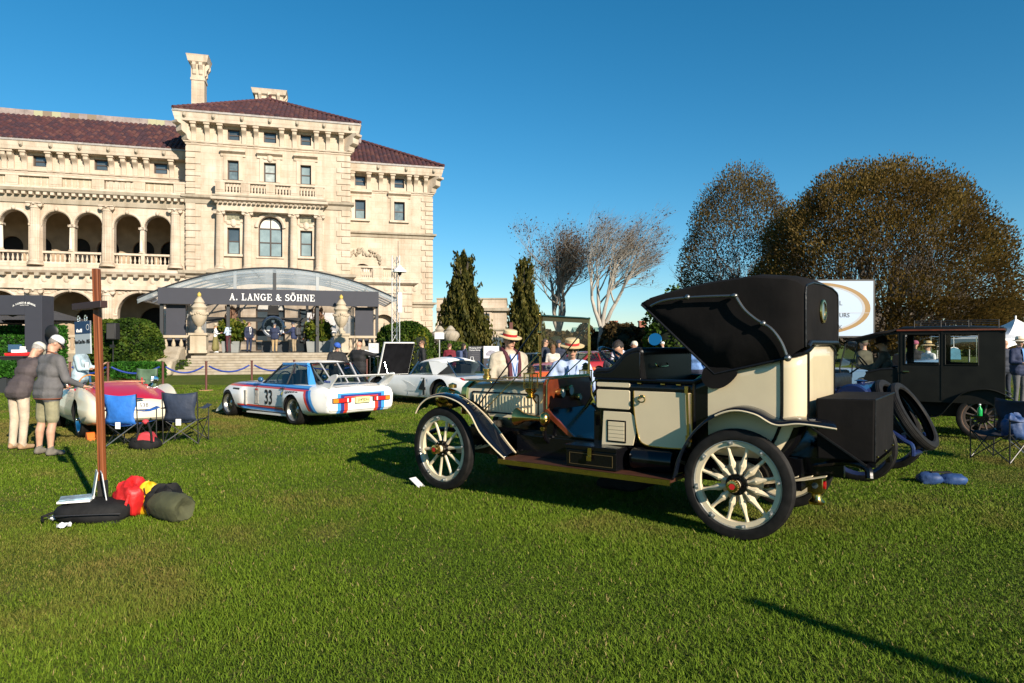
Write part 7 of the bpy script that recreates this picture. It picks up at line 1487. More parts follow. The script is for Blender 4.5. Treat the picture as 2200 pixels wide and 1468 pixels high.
# two men leaning over the roadster
pA = person('man in grey pullover, olive shorts and white cap by the roadster', on(103, 9.95), 62, 1.75, 1.06, 7, ((.10, -.08, -.27), (-.02, -.22, -.12)), ((.08, -.05, -.28), (-.02, -.23, -.1)), ((.15, .0, .49), (.17, .03, .09)), ((.12, .0, .49), (.13, .03, .09)), (-15, 28), GREY, KHAKI, (.16, .14, .11), shorts=True, hair=('short', (.18, .16, .14)), hat=('cap', WHT, WHT), shades=True, vox=.013, jacket=.018)
RIM = M('rust_trim', (.2, .06, .025), .8)
for z_, rx_, ry_, y_ in ((.835, .228, .155, .0), (1.485, .075, .068, -.065)): MB().tube([(rx_*math.cos(t), y_ + ry_*math.sin(t), z_ + (.03*math.sin(t) if z_ > 1 else 0)) for t in [6.283*i/28 for i in range(28)]], .008, 6, closed=True).build('hem' if z_ < 1 else 'collar', RIM, pA)
person('man in dark brown sweater and beige trousers bending behind the grey pullover', on(40, 10.5), 74, 1.72, .98, 25, ((.05, -.12, -.26), (-.03, -.2, -.12)), ((.05, -.12, -.26), (-.03, -.2, -.12)), None, None, (10, 20), (.07, .055, .055), BEIGE, (.35, .22, .12), hair=('short', (.3, .28, .25)), hat=('cap', (.6, .58, .48), (.6, .58, .48)), vox=.013, jacket=.006)
pw = person('woman in pale blue jumper and jeans walking with a white cup', on(172, 15.2), 8, 1.68, 1.08, 3, ((.04, -.1, -.26), (0, -.22, .06)), ((.05, -.08, -.27), (-.02, -.2, -.0)), None, None, (0, 5), (.36, .46, .50), (.04, .06, .1), hair=('bob', (.32, .2, .09)), shades=True, bust=1, jacket=.012)
cu = empty('coffee_cup', pw.matrix_world @ Vector((0, 0, 0)), label='white takeaway cup in the hand of the woman in blue', cat='cup'); cu.location = on(193, 15.15, 0) + Vector((-.02, -.08, 1.10)); MB().lathe([(0, 0), (.032, 0), (.042, .1), (0, .1)], 14).build('cup', LETTER, cu); MB().lathe([(.044, .1), (.044, .112), (.036, .12), (0, .12)], 14).build('lid', LETTER, cu)
# straw-hatted men by the car
p1 = person('smiling man in straw boater, cream jacket and sunglasses beside the bonnet', on(1092, 9.45), 300, 1.79, 1.1, 2, ((.06, .02, -.29), (.02, -.1, -.23)), ((.06, .02, -.29), (.02, -.1, -.23)), None, None, (8, 6), (.46, .40, .30), (.3, .28, .22), hair=('short', (.25, .23, .2)), hat=('boater', (.62, .48, .27), (.42, .01, .015)), shades=True, vox=.011, jacket=.03)
shirt_front(p1, 1.79/1.75, 2, (.45, .5, .66), (.04, .16, .4)); MB(Matrix.Scale(1.79/1.75, 4)).tube([(-.06, -.185, 1.1), (-.075, -.17, 1.32), (-.10, -.1, 1.46), (-.08, .05, 1.52), (.08, .05, 1.52), (.10, -.1, 1.46), (.075, -.17, 1.32), (.06, -.185, 1.1)], .03, 8).build('collar', M('maroon_cloth', (.075, .012, .022), .8), p1)
p2 = person('man in straw boater and pale blue shirt leaning behind the windscreen', on(1224, 9.3), 272, 1.72, 1.1, 22, ((.12, -.02, -.27), (.02, -.12, -.24)), ((.12, -.02, -.27), (.02, -.12, -.24)), None, None, (0, -15), (.42, .52, .74), NAVY, hair=('short', (.4, .38, .35)), hat=('boater', (.62, .46, .24), (.42, .01, .015)), shades=True, vox=.011, jacket=.008)
shirt_front(p2, 1.72/1.75, 22, (.40, .50, .72), (.05, .12, .3))
person('dark-haired man looking down behind the steering wheel', on(1333, 10.0), 250, 1.70, 1, 14, None, None, None, None, (-20, 25), (.05, .05, .06), NAVY, hair=('short', (.02, .014, .01)), vox=.013)
# terrace
TP = lambda px, y: fw(fx(px, y), y, TZ)
person('woman in straw hat, white blouse and long olive skirt on the terrace', TP(463, -9.4), 10, 1.68, .9, 0, None, ((.02, -.12, -.25), (-.02, -.2, .05)), None, None, (0, 0), WHT, (.17, .15, .05), (.7, .7, .7), skirt=.28, hair=('long', (.3, .18, .08)), hat=('brim', (.6, .52, .36), BLK), bust=1, vox=.022)
person('man in light blue shirt and maroon trousers on the terrace', TP(491, -9.0), 160, 1.82, 1, 0, ((.06, -.05, -.28), (-.08, -.2, .02)), ((.06, -.05, -.28), (-.08, -.2, .02)), None, None, (0, 0), (.42, .52, .64), (.07, .015, .02), hair=('short', (.02, .015, .012)), shades=True, vox=.022)
sm_ = person('man in dark navy suit standing beside the giant watch', TP(535, -9.3), 320, 1.82, 1, 0, None, None, None, None, (30, 0), (.012, .018, .045), (.012, .018, .045), hair=('short', (.08, .04, .02)), shades=True, vox=.022, jacket=.015); shirt_front(sm_, 1.04, 0, WHT, None, (.02, .02, .05))
person('man in navy jacket and tan trousers facing the giant watch', TP(590, -9.2), 95, 1.76, 1.08, 0, ((.1, -.06, -.27), (-.06, -.16, -.1)), ((.1, -.06, -.27), (-.06, -.16, -.1)), None, None, (0, 10), (.016, .024, .06), (.4, .28, .14), hair=('short', (.2, .18, .15)), hat=('cap', NAVY, NAVY), vox=.022, jacket=.015)
bp = person('man with grey backpack and khaki trousers pointing to the watch', TP(632, -9.2), 165, 1.82, 1.08, 5, ((.02, -.2, -.2), (0, -.24, -.06)), ((.05, -.02, -.28), (0, -.14, -.2)), None, None, (0, 5), (.02, .03, .08), (.3, .23, .14), hair=('short', (.2, .18, .15)), hat=('cap', NAVY, NAVY), vox=.022, jacket=.015)
bk = empty('backpack', bp.location, bp.rotation_euler.z, label='grey backpack on the man pointing to the watch', cat='backpack'); MB().prism(rr(-.16, .16, 1.05, 1.5, .06), .16, .34).build('pack', M('pack_grey', (.07, .07, .075), .8, var=.2, scale=9), bk, bevel=.04); MB().prism(rr(-.12, .12, 1.08, 1.26, .04), .34, .39).build('pocket', M('pack_grey'), bk, bevel=.02)
person('man in black suit behind the backpacker on the terrace', TP(656, -8.2), 180, 1.82, 1, 0, None, None, None, None, (0, 0), BLK, BLK, hair=None, skin=M('brown_skin', (.19, .09, .05), .5), vox=.022, jacket=.015)
# around the cars
person('man in blue cap and black leather jacket behind the race car', on(723, 19.5), 300, 1.66, 1.08, 4, ((.08, -.08, -.25), (-.12, -.2, -.02)), ((.08, -.08, -.25), (-.12, -.2, -.02)), None, None, (10, 12), BLK, NAVY, hair=('short', (.3, .3, .3)), hat=('cap', (.03, .10, .42), (.03, .10, .42)), shades=True, jacket=.02)
bm_ = person('bald man in black track jacket holding up the raised bonnet', on(771, 20.2), 70, 1.72, 1.1, 0, None, ((.26, -.08, -.06), (.25, -.06, .02)), None, None, (-10, 0), BLK, BLK, hair=None, jacket=.02)
MB().bar((-.2, .0, 1.44), (-.45, -.09, 1.35), .02, .05).build('sleeve_stripe', LETTER, bm_, smooth=0)
sm_ = person('man in black suit and sunglasses walking left by the ivy hedge', on(907, 24), 195, 1.76, 1, 0, None, None, None, None, (0, 0), BLK, BLK, hair=('short', (.12, .06, .03)), shades=True, jacket=.015); shirt_front(sm_, 1, 0, WHT, None, (.1, .2, .4))
person('woman in maroon hooded jacket facing the ivy hedge', on(966, 27), 80, 1.66, 1, 0, None, None, None, None, (-30, 0), (.16, .01, .02), NAVY, hair=('bun', (.08, .03, .02)), jacket=.02)
pn = person('woman with long dark hair and blue backpack by the poster boards', on(996, 26), 40, 1.66, 1, 0, None, None, None, None, (0, 0), NAVY, NAVY, hair=('long', (.02, .012, .012)), jacket=.01)
bk = empty('backpack', pn.location, pn.rotation_euler.z, label='slate blue backpack on the woman by the poster boards', cat='backpack'); MB().prism(rr(-.15, .15, .95, 1.38, .06), .13, .26).build('pack', M('pack_blue', (.06, .085, .17), .8, var=.2, scale=9), bk, bevel=.04); MB().tube([(-.1, .13, 1.36), (-.11, -.02, 1.46), (-.1, -.12, 1.3)], .015).build('strap', M('pack_blue'), bk)
tb_ = empty('tote_bag', on(1014, 25.8, 0), label='white tote bag carried by the woman with the blue backpack', cat='bag'); MB().prism([(-.13, .72), (.13, .72), (.12, 1.0), (-.12, 1.0)], -.04, .04).build('bag', LETTER, tb_, bevel=.02); MB().tube([(-.07, 0, 1.0), (-.04, 0, 1.15), (.04, 0, 1.15), (.07, 0, 1.0)], .008).build('strap', LETTER, tb_)
person('man in dark navy suit seen through the windscreen', on(1171, 22), 330, 1.80, 1, 0, None, None, None, None, (20, 0), (.016, .022, .04), (.016, .022, .04), hair=('short', (.06, .04, .03)), shades=True, jacket=.02)
person('woman with long brown hair and cream top seen through the windscreen', on(1188, 21.5), 85, 1.62, 1, 0, None, None, None, None, (0, 0), (.6, .56, .48), BLK, hair=('long', (.16, .075, .03)))
person('man in navy cap facing the long-haired woman', on(1200, 23.5), 265, 1.76, 1, 0, None, ((.05, -.1, -.25), (-.05, -.2, .08)), None, None, (0, 0), NAVY, NAVY, hair=('short', (.1, .07, .05)), hat=('cap', (.014, .018, .04), NAVY), jacket=.01)
person('man with dark hair and sunglasses beyond the steering wheel', on(1328, 21), 300, 1.76, 1, 0, None, None, None, None, (20, 0), (.5, .5, .55), NAVY, hair=('short', (.03, .02, .015)), shades=True, skin=M('tan_skin', (.33, .17, .1), .5))
person('white-haired man in cream cap looking left beyond the seat', on(1364, 19.5), 180, 1.70, 1, 0, None, None, None, None, (0, 8), (.35, .42, .55), NAVY, hair=('short', (.6, .58, .55)), hat=('cap', (.58, .53, .43), (.58, .53, .43)))
person('man in blue shirt standing beside the folded canvas top', on(1494, 17.5), 60, 1.75, 1.05, 0, None, None, None, None, (0, 0), (.14, .26, .52), NAVY, hair=('short', (.2, .18, .15)))
person('man in white cap far behind the seat back', on(1424, 34), 200, 1.74, 1, 0, None, None, None, None, (0, 0), (.3, .3, .34), NAVY, hair=('short', (.3, .28, .25)), hat=('cap', WHT, WHT), vox=.022)
# riders and onlookers at the right
seat_leg = ((.12, -.42, .92), (.13, -.5, .5))
lmo = lm.matrix_world if False else Matrix.Translation((8.30, 12.02, 0)) @ Matrix.Rotation(R(144.5), 4, 'Z')
person('driver in black cap and brown tweed jacket seated in the limousine', (lmo @ Vector((1.52, -.02, 0))), 144.5, 1.72, 1, 4, ((.06, -.14, -.24), (-.02, -.24, .04)), ((.06, -.14, -.24), (-.02, -.24, .04)), seat_leg, seat_leg, (0, 10), (.10, .07, .045), (.42, .35, .24), hair=('short', (.04, .03, .02)), hat=('brim', (.01, .01, .01), BLK), sit=.02, vox=.014, jacket=.015)
person('man in olive cap and jacket beyond the limousine driver', on(1856, 16.4), 120, 1.74, 1.05, 0, None, None, None, None, (0, 0), (.05, .048, .025), (.05, .048, .025), hair=('short', (.1, .06, .04)), hat=('cap', (.05, .05, .025), (.05, .05, .025)), jacket=.02)
person('woman in wide straw hat and white blouse seen through the limousine window', on(1994, 18), 190, 1.68, 1, 0, None, None, None, None, (0, 0), WHT, NAVY, hair=('short', (.3, .2, .1)), hat=('brim', (.6, .42, .2), BLK))
person('man in dark jacket and pink cap beyond the limousine door window', on(1966, 20), 250, 1.72, 1, 0, None, None, None, None, (0, 0), BLK, NAVY, hair=('short', (.1, .07, .05)), hat=('cap', (.4, .1, .16), (.4, .1, .16)))
sm_ = person('man in straw fedora and navy blazer at the right edge', on(2190, 18.2), 280, 1.80, 1.1, 0, ((.06, -.03, -.28), (-.1, -.2, -.02)), ((.06, -.03, -.28), (-.1, -.2, -.02)), None, None, (0, 0), (.014, .022, .06), (.09, .09, .095), (.2, .09, .04), hair=('short', (.2, .15, .1)), hat=('brim', (.62, .55, .42), (.3, .2, .1)), shades=True, jacket=.02); shirt_front(sm_, 1.03, 0, (.1, .25, .55))
person('man in dark suit behind the limousine, seen from the back', on(2160, 20), 100, 1.76, 1.1, 0, None, None, None, None, (0, 0), (.02, .025, .04), (.02, .025, .04), hair=None, jacket=.02)
# ================================================================ foreground props
MAHOG = bpy.data.materials.new('striped_mahogany'); MAHOG.use_nodes = True
def _mah():
    t = MAHOG.node_tree; p = t.nodes['Principled BSDF']; tc = t.nodes.new('ShaderNodeTexCoord'); mp = t.nodes.new('ShaderNodeMapping'); mp.inputs['Scale'].default_value = (60, 60, 1.2); t.links.new(tc.outputs['Object'], mp.inputs[0])
    n = t.nodes.new('ShaderNodeTexNoise'); n.inputs['Scale'].default_value = 1.0; n.inputs['Detail'].default_value = 4; t.links.new(mp.outputs[0], n.inputs[0])
    r = t.nodes.new('ShaderNodeValToRGB'); e = r.color_ramp.elements; e[0].position = .36; e[0].color = (.085, .022, .007, 1); e[1].position = .66; e[1].color = (.32, .095, .028, 1); t.links.new(n.outputs[0], r.inputs[0]); t.links.new(r.outputs[0], p.inputs['Base Color']); p.inputs['Roughness'].default_value = .45
_mah()
BAG = M('black_nylon', (.012, .012, .012), .75, var=.3, scale=8, bump=.5, bscale=14, spec=.2)
def sign_post(loc, label, lean=(0, 0), rz=0, sign=True):
    root = empty('sign_post', loc, rz, label=label, cat='sign post')
    root.rotation_euler = (lean[0], lean[1], rz)
    MB().box(-.028, .028, -.028, .028, .34, 2.33).build('post', MAHOG, root, bevel=.006, smooth=0); MB().box(-.034, .034, -.034, .034, 0, .34).build('sleeve', M('sleeve_black', (.02, .02, .02), .6), root, bevel=.004, smooth=0)
    MB().box(-.28, .28, -.28, .28, -.01, .015).build('base_plate', M('sleeve_black'), root, smooth=0)
    if sign:
        X = Matrix.Translation((0, -.055, 1.985)) @ Matrix.Rotation(R(-32), 4, 'Z'); cb = MB(X).box(-.34, .18, -.032, .032, -.032, .032).build('crossbar', M('dark_mahogany', (.035, .012, .01), .5), root, bevel=.004, smooth=0)
        sX = X @ Matrix.Translation((-.2, .0, -.05))
        b = MB(sX).box(-.15, .13, -.006, .006, -.40, -.09).build('sign_board', M('sign_grey', (.42, .47, .50), .5), root, smooth=0); MB(sX).box(-.15, .13, -.0075, .0075, -.21, -.0905).build('sign_header', M('sign_navy', (.012, .04, .11), .5), b, smooth=0)
        for x in (-.08, .05): MB(sX).tube([(x + .02*math.cos(t), 0, -.065 + .03*math.sin(t)) for t in [6.283*i/12 for i in range(12)]], .005, 5, closed=True).build('ring', CHROME, b)
        for s_, sz, x, z, m in (('Race Cars Pre - 1955', .052, -.01, -.285, INK), ('Class R1', .048, -.06, -.18, LETTER)):
            me = text_mesh(s_, sz, m); o = bpy.data.objects.new('sign_lettering', me); C.objects.link(o); o.parent = b; o.matrix_local = sX @ Matrix.Translation((x, -.0095, z)) @ Matrix.Rotation(R(90), 4, 'X') @ Matrix.Diagonal((.62, 1.0, 1, 1))
        MB(sX).lathe([(.028, 0), (.022, 0)], 20, Matrix.Translation((.095, -.009, -.15)) @ Matrix.Rotation(R(90), 4, 'X')).build('emblem', LETTER, b)
    return root
pb = Vector((-3.84, 6.42, 0)); sign_post(pb, 'reddish wooden sign post with hanging race car class sign', (0, R(-1.7)))
sign_post((4.62, -.02, 0), 'plain wooden post standing beside the photographer', (0, 0), 0, False).scale = (1.7, 1.7, 1)
def blob(mb, c, r, n=16, k=10, j=.12, seed=0, e=2.5):
    rnd = random.Random(seed); ph = [rnd.uniform(0, 6.28) for _ in range(6)]; vs = []
    for i in range(k+1):
        t = math.pi*i/k
        for q in range(n):
            a = 2*math.pi*q/n; f = 1 + j*(math.sin(3*a+ph[0])*math.sin(2*t+ph[1]) + .6*math.sin(7*a+ph[2]+t*3) + .5*math.sin(5*t+ph[3]+2*a))
            sg = lambda v: math.copysign(abs(v)**(2/e), v)
            vs.append((c[0]+r[0]*sg(math.sin(t))*sg(math.cos(a))*f, c[1]+r[1]*sg(math.sin(t))*sg(math.sin(a))*f, max(.0, c[2]-r[2]*sg(math.cos(t))*f)))
    return mb.add(vs, [(i*n+q, i*n+(q+1) % n, (i+1)*n+(q+1) % n, (i+1)*n+q) for i in range(k) for q in range(n)])
def thing_blob(name, label, cat, loc, r, mat, seed=1, j=.1, rz=0, z=None):
    root = empty(name, loc, rz, label=label, cat=cat); blob(MB(), (0, 0, r[2] if z is None else z), r, 24, 14, j, seed).build('cloth', mat, root, smooth=60); return root
wb = thing_blob('weight_bag', 'black nylon weight bag lying over the foot of the sign post', 'bag', pb + Vector((.0, -.12, 0)), (.33, .22, .115), BAG, 3, .035, R(8), z=.085)
MB().tube([(-.34, -.05, .09), (-.4, -.12, .07), (-.36, -.18, .05)], .012).build('handle', BAG, wb); MB().tube([(-.3, -.24, .1), (0, -.27, .11), (.3, -.22, .1)], .005).build('zip', DARK, wb)
bk_ = empty('book_stack', pb + Vector((-.13, -.2, .195)), R(20), label='two glossy white brochures stacked on the black weight bag', cat='books'); MB().box(-.13, .13, -.1, .1, 0, .018).build('book', LETTER, bk_, bevel=.002, smooth=0); MB(Matrix.Rotation(R(9), 4, 'Z')).box(-.125, .125, -.095, .095, .019, .035).build('book', M('book_cover', (.2, .3, .36), .35, var=.6, scale=14), bk_, bevel=.002, smooth=0)
for dx, dy, a, lab in ((-.075, -.0, 8, 'white booklet leaning on the left of the post foot'), (.075, -.02, -8, 'white framed card leaning on the right of the post foot')):
    o = MB().box(-.004, .004, -.1, .1, 0, .3).build('booklet', M('booklet_white', (.62, .63, .62), .5, var=.12, scale=9), None, smooth=0, label=lab, cat='booklet'); o.location = pb + Vector((dx, dy-.06, .14)); o.rotation_euler = (0, R(a), R(35))
rj = thing_blob('red_jacket', 'crumpled red nylon jacket piled behind the post foot', 'jacket', pb + Vector((.26, .02, .0)), (.13, .16, .17), M('red_nylon', (.5, .015, .015), .5, var=.25, scale=6, bump=.6, bscale=10), 5, .16); MB().bar((.02, -.16, .1), (.06, -.15, .24), .06, .02).build('sleeve', M('red_nylon'), rj)
thing_blob('yellow_bag', 'yellow bag with black figures 01 in the pile', 'bag', pb + Vector((.40, .05, 0)), (.10, .09, .155), M('yellow_nylon', (.65, .42, .01), .5, var=.2, scale=6, bump=.4, bscale=9), 6, .1)
o = inst(text_mesh('01', .1, INK), 'bag_lettering', bpy.data.objects['yellow_bag'], (-.01, -.1, .235), (R(75), R(-20), 0))
thing_blob('black_jacket', 'crumpled black jacket in the pile beside the yellow bag', 'jacket', pb + Vector((.56, .04, 0)), (.15, .15, .14), BAG, 8, .16)
OLIVE = M('olive_canvas', (.055, .058, .025), .85, var=.25, scale=9, bump=.5, bscale=16)
ol = empty('olive_roll', pb + Vector((.70, -.14, .0)), R(32), label='olive rolled camping blanket with gathered end beside the black bag', cat='blanket roll')
N = 24; rings = []
for x, r_ in ((-.2, .10), (-.1, .125), (0, .13), (.1, .13), (.16, .125), (.2, .1), (.19, .06), (.15, .025)): rings.append([(x, r_*(1+.05*math.sin(5*a)+.06*(j % 2)*(x > .12))*math.cos(a), .128 + r_*(1+.05*math.sin(5*a)+.06*(j % 2)*(x > .12))*math.sin(a)) for j, a in enumerate([6.283*i/N for i in range(N)])])
MB(Matrix.Rotation(R(-60), 4, 'Z')).loft(rings).build('roll', OLIVE, ol, smooth=50); MB(Matrix.Rotation(R(-60), 4, 'Z')).tube([(.16, .07*math.cos(t), .128+.07*math.sin(t)) for t in [6.283*i/16 for i in range(16)]], .008, closed=True).build('drawcord', INK, ol)
def paper(px, py, s, label, seed):
    rnd = random.Random(seed); n = 5; vs = [((i/4-.5)*s + rnd.uniform(-.01, .01), (j/4-.5)*s*.7, .02 + rnd.uniform(0, .045)) for i in range(n) for j in range(n)]
    o = MB().add(vs, [(i*n+j, i*n+j+1, (i+1)*n+j+1, (i+1)*n+j) for i in range(4) for j in range(4)]).build('paper', M('white_paper', (.7, .71, .72), .7), None, smooth=0, label=label, cat='paper'); o.location = gnd(px, py)
paper(122, 1122, .12, 'crumpled white paper on the grass left of the bag', 1); paper(138, 1138, .1, 'small scrap of white paper beside the weight bag', 2)
def camp_chair(loc, face, label, seatc, backc, tagm=True, open_=True):
    """folding camp chair seen from behind when face points away"""
    root = empty('camp_chair', loc, R(face+90), label=label, cat='chair', group='folding camp chairs'); st_ = M('chair_steel', (.015, .015, .016), .4); sb = M('chair_%.2f_%.2f' % (backc[1], backc[2]), backc, .65, var=.25, scale=5, bump=.7, bscale=7); ss = M('chair_%.2f_%.2f' % (seatc[1], seatc[2]), seatc, .65, var=.25, scale=5, bump=.7, bscale=7)
    w_ = .27
    for s in (1, -1):
        MB().tube([(s*w_, .22, .02), (s*w_, .27, .86)], .009, 6).build('back_post', st_, root); MB().tube([(s*w_, -.24, .02), (s*w_, -.24, .62)], .009, 6).build('front_post', st_, root)
        MB().tube([(s*w_, .22, .03), (s*w_, -.24, .42)], .008, 6).build('brace', st_, root); MB().tube([(s*w_, -.24, .03), (s*w_, .23, .42)], .008, 6).build('brace', st_, root)
        ring_ = [[(s*(w_+x), y, z - .03*math.sin(math.pi*(y+.24)/.5)) for y in (-.3, -.15, 0, .15, .27)] for x, z in ((-.04, .62), (.04, .60))]
        MB().loft(ring_, closed=False).build('armrest', ss, root)
    for y in (.23, -.24): MB().tube([(-w_, y, .03), (w_, y, .42)], .008, 6).build('brace', st_, root); MB().tube([(w_, y+.012, .03), (-w_, y+.012, .42)], .008, 6).build('brace', M('brace_alu', (.5, .5, .5), .35, .8) if y > 0 else st_, root)
    n = 9; g_ = []
    for i in range(n):
        z = .40 + .46*i/(n-1); hw = w_*(.82 + .18*min(1, abs(i-2.5)/4)); sag = .05*math.sin(math.pi*i/(n-1))
        g_.append([(hw*u, .255 + sag*(1-u*u) + .02*(z-.4) + .008*math.sin(7*u+i), z - (.03*(1-u*u) if i == n-1 else 0)) for u in (-1, -.7, -.35, 0, .35, .7, 1)])
    bo = MB().loft(g_, closed=False).build('backrest', sb, root, smooth=60); m_ = bo.modifiers.new('t', 'SOLIDIFY'); m_.thickness = .006
    so_ = MB().loft([[(w_*.97*u, y, .41 - .08*(1-u*u)*(1-abs(y)*2)) for u in (-1, -.5, 0, .5, 1)] for y in (-.24, -.1, .05, .23)], closed=False).build('seat', ss, root, smooth=60); m_ = so_.modifiers.new('t', 'SOLIDIFY'); m_.thickness = .006
    if tagm: MB().box(-.03, .05, .29, .294, .33, .43).build('care_label', LETTER, root, smooth=0)
    return root
camp_chair(gnd(281, 962), 85, 'bright blue camp chair facing the roadster', (.02, .10, .36), (.025, .16, .55)); camp_chair(gnd(400, 953), 95, 'dark navy camp chair facing the race car', (.02, .03, .06), (.02, .03, .055)); 
rc_ = camp_chair(gnd(2152, 992), 200, 'black and navy camp chair beside the limousine wheel', (.006, .008, .016), (.008, .014, .035), False)
bt = empty('drink_bottle', gnd(2152, 992) + Vector((-.22, .12, .62)), label='green plastic drink bottle on the camp chair armrest', cat='bottle'); MB().lathe([(0, 0), (.032, 0), (.034, .09), (.012, .13), (.012, .15)], 14).build('bottle', M('green_plastic', (.01, .3, .06), .15, coat=.4), bt); MB().lathe([(.014, .15), (.014, .165), (0, .166)], 10).build('cap', LETTER, bt)
thing_blob('blue_jacket', 'blue jacket hung over the camp chair at the right edge', 'jacket', gnd(2190, 1000) + Vector((0, .1, .32)), (.13, .12, .17), M('blue_nylon', (.02, .055, .16), .6, var=.3, scale=6, bump=.6, bscale=9), 9, .15)
db = empty('duffel_bag', gnd(312, 966), R(10), label='small red and black sports bag on the grass by the blue chair', cat='bag'); blob(MB(), (0, 0, .09), (.23, .12, .11), 20, 12, .06, 2).build('base', BAG, db, smooth=60)
MB().prism([(-.15, .12), (.19, .10), (.10, .27), (-.04, .27)], -.10, .10).build('upper', M('red_canvas', (.5, .04, .05), .7, var=.2, scale=8, bump=.4, bscale=14), db, bevel=.03); MB().tube(smooth_pts([(-.1, -.11, .14), (-.05, -.08, .34), (.02, -.02, .44), (.1, -.08, .3), (.13, -.11, .12)], 5), .018).build('handle', BAG, db); MB().ball((.01, -.02, .43), (.05, .04, .04)).build('handle_wrap', M('red_canvas'), db)
blg = empty('holdall', gnd(2022, 1040), R(-12), label='blue folded holdall lying on the grass behind the trunk', cat='bag'); NYB = M('blue_nylon'); blob(MB(), (-.12, 0, .06), (.13, .1, .075), 18, 10, .1, 4).build('half', NYB, blg, smooth=60); blob(MB(), (.13, .02, .055), (.15, .11, .065), 18, 10, .1, 7).build('half', NYB, blg, smooth=60); MB().bar((-.12, -.02, .135), (.12, .06, .13), .05, .015).build('strap', BAG, blg)
o = MB().prism([(-.12, 0), (.12, 0), (.1, .03), (0, .13), (-.08, .13)], -.07, .07).build('wheel_chock', M('orange_plastic', (.7, .15, .02), .5), None, bevel=.01, label='orange wheel chock behind the roadster rear tyre', cat='chock'); o.location = gnd(196, 946); o.rotation_euler = (0, 0, R(-48))
# ================================================================ rope barrier
PLUM = M('brown_post', (.11, .035, .025), .6); ROPE = M('blue_rope', (.008, .035, .24), .6)
def stanchion(px, D, label):
    root = empty('stanchion', on(px, D), label=label, cat='stanchion', group='rope barrier posts'); MB().tube([(0, 0, .03), (0, 0, 1.0)], .038, 10).build('post', PLUM, root); MB().box(-.17, .17, -.17, .17, 0, .03).build('base', M('wood_base', (.45, .25, .11), .6), root, bevel=.005, smooth=0); MB().lathe([(.05, 1.0), (.05, 1.03), (0, 1.035)], 12).build('cap', PLUM, root)
sts = [(443, 23.8, 'rope post left of the race car'), (541, 25, 'rope post behind the race car bonnet'), (632, 26, 'rope post behind the race car roof'), (788, 27, 'rope post beside the bald man'), (350, 23.2, 'rope post behind the cream roadster seats'), (232, 22.8, 'rope post behind the wooden sign post'), (150, 23, 'rope post behind the woman in blue'), (36, 23, 'rope post behind the dark-sweatered man')]
for s_ in sts: stanchion(*s_)
def rope(a, b, label, sag=.28):
    A_, B_ = on(a[0], a[1], .92), on(b[0], b[1], .92); P = [A_.lerp(B_, t) - Vector((0, 0, sag*4*t*(1-t))) for t in [.06 + .88*i/14 for i in range(15)]]
    o = MB().tube([p - P[0] for p in P], .03, 8).build('barrier_rope', ROPE, None, label=label, cat='rope', group='blue barrier ropes'); o.location = P[0]
for i, j, lab in ((0, 1, 'blue rope hanging left of the race car'), (1, 2, 'blue rope hanging behind the race car roof'), (2, 3, 'blue rope hanging behind the rear wing'), (4, 0, 'blue rope in front of the stone cheek wall'), (5, 4, 'blue rope behind the roadster'), (6, 5, 'blue rope behind the woman in blue'), (7, 6, 'blue rope behind the two leaning men')): rope(sts[i], sts[j], lab)
# ================================================================ around the terrace, left
def green_box(px0, px1, D, z0, z1, label, n, name='hedge_panel', dep=.5, pot=None):
    a, b = gx(px0, D).x, gx(px1, D).x; root = empty(name, ((a+b)/2, D, 0), label=label, cat='hedge'); w_ = b-a
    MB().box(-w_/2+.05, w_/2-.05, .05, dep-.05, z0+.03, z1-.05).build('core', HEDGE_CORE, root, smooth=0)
    u = RNG.uniform(-1, 1, (n, 3)); f = RNG.integers(0, 4, n); P = np.stack([u[:, 0]*w_/2, (u[:, 1]+1)/2*dep, z0 + (u[:, 2]+1)/2*(z1-z0)], 1); P[f < 2, 1] = RNG.normal(.02, .03, (f < 2).sum()); P[f == 2, 2] = z1 + RNG.normal(0, .02, (f == 2).sum()); P[f == 3, 0] = np.sign(u[f == 3, 0])*w_/2
    leaves('foliage', P, .1, TURF_G, root)
    if pot: MB().box(-w_/2+.03, w_/2-.03, .03, dep-.03, 0, z0).build('pot', POST, root, smooth=0)
    return root
green_box(240, 340, 24.5, .42, .92, 'low artificial boxwood panel behind the roadster', 3500); green_box(-20, 14, 22.5, .55, 1.0, 'artificial boxwood cube in a black pot at the left edge', 1200, pot=1); green_box(-60, 54, 36, 0, 2.55, 'tall leafy green screen left of the slate gateway leg', 6000); green_box(88, 132, 35.5, 0, 2.55, 'tall leafy green screen right of the slate gateway leg', 3500)
gt = empty('gateway', on(20, 34.2), label='slate gateway with small white lettering at the left edge', cat='gateway'); gx0 = gx(20, 34.2).x
MB().box(gx(53, 34.2).x-gx0, gx(90, 34.2).x-gx0, 0, .9, 0, 4.08).build('leg', SLATE, gt, bevel=.01, smooth=0); bm2 = MB().box(gx(-120, 34.2).x-gx0, gx(53, 34.2).x-gx0-.003, .0, .9, 3.1, 4.08).build('beam', SLATE, gt, smooth=0); MB().box(gx(-120, 34.2).x-gx0-.8, gx(-120, 34.2).x-gx0-.003, 0, .9, 0, 4.08).build('leg', SLATE, gt, smooth=0)
slab_text('A. LANGE & SÖHNE', .088, MB(Matrix.Translation((gx(52, 34.2).x-gx0, -.004, 3.66)) @ Matrix.Diagonal((.78, 1, 1, 1))), gap=.15, curve=.3).build('lettering', LETTER, bm2, smooth=0, weld=False); o = inst(text_mesh('GLASHÜTTE I/SA', .06, LETTER), 'small_lettering', bm2, (gx(52, 34.2).x-gx0, -.006, 3.58), (R(90), 0, 0))
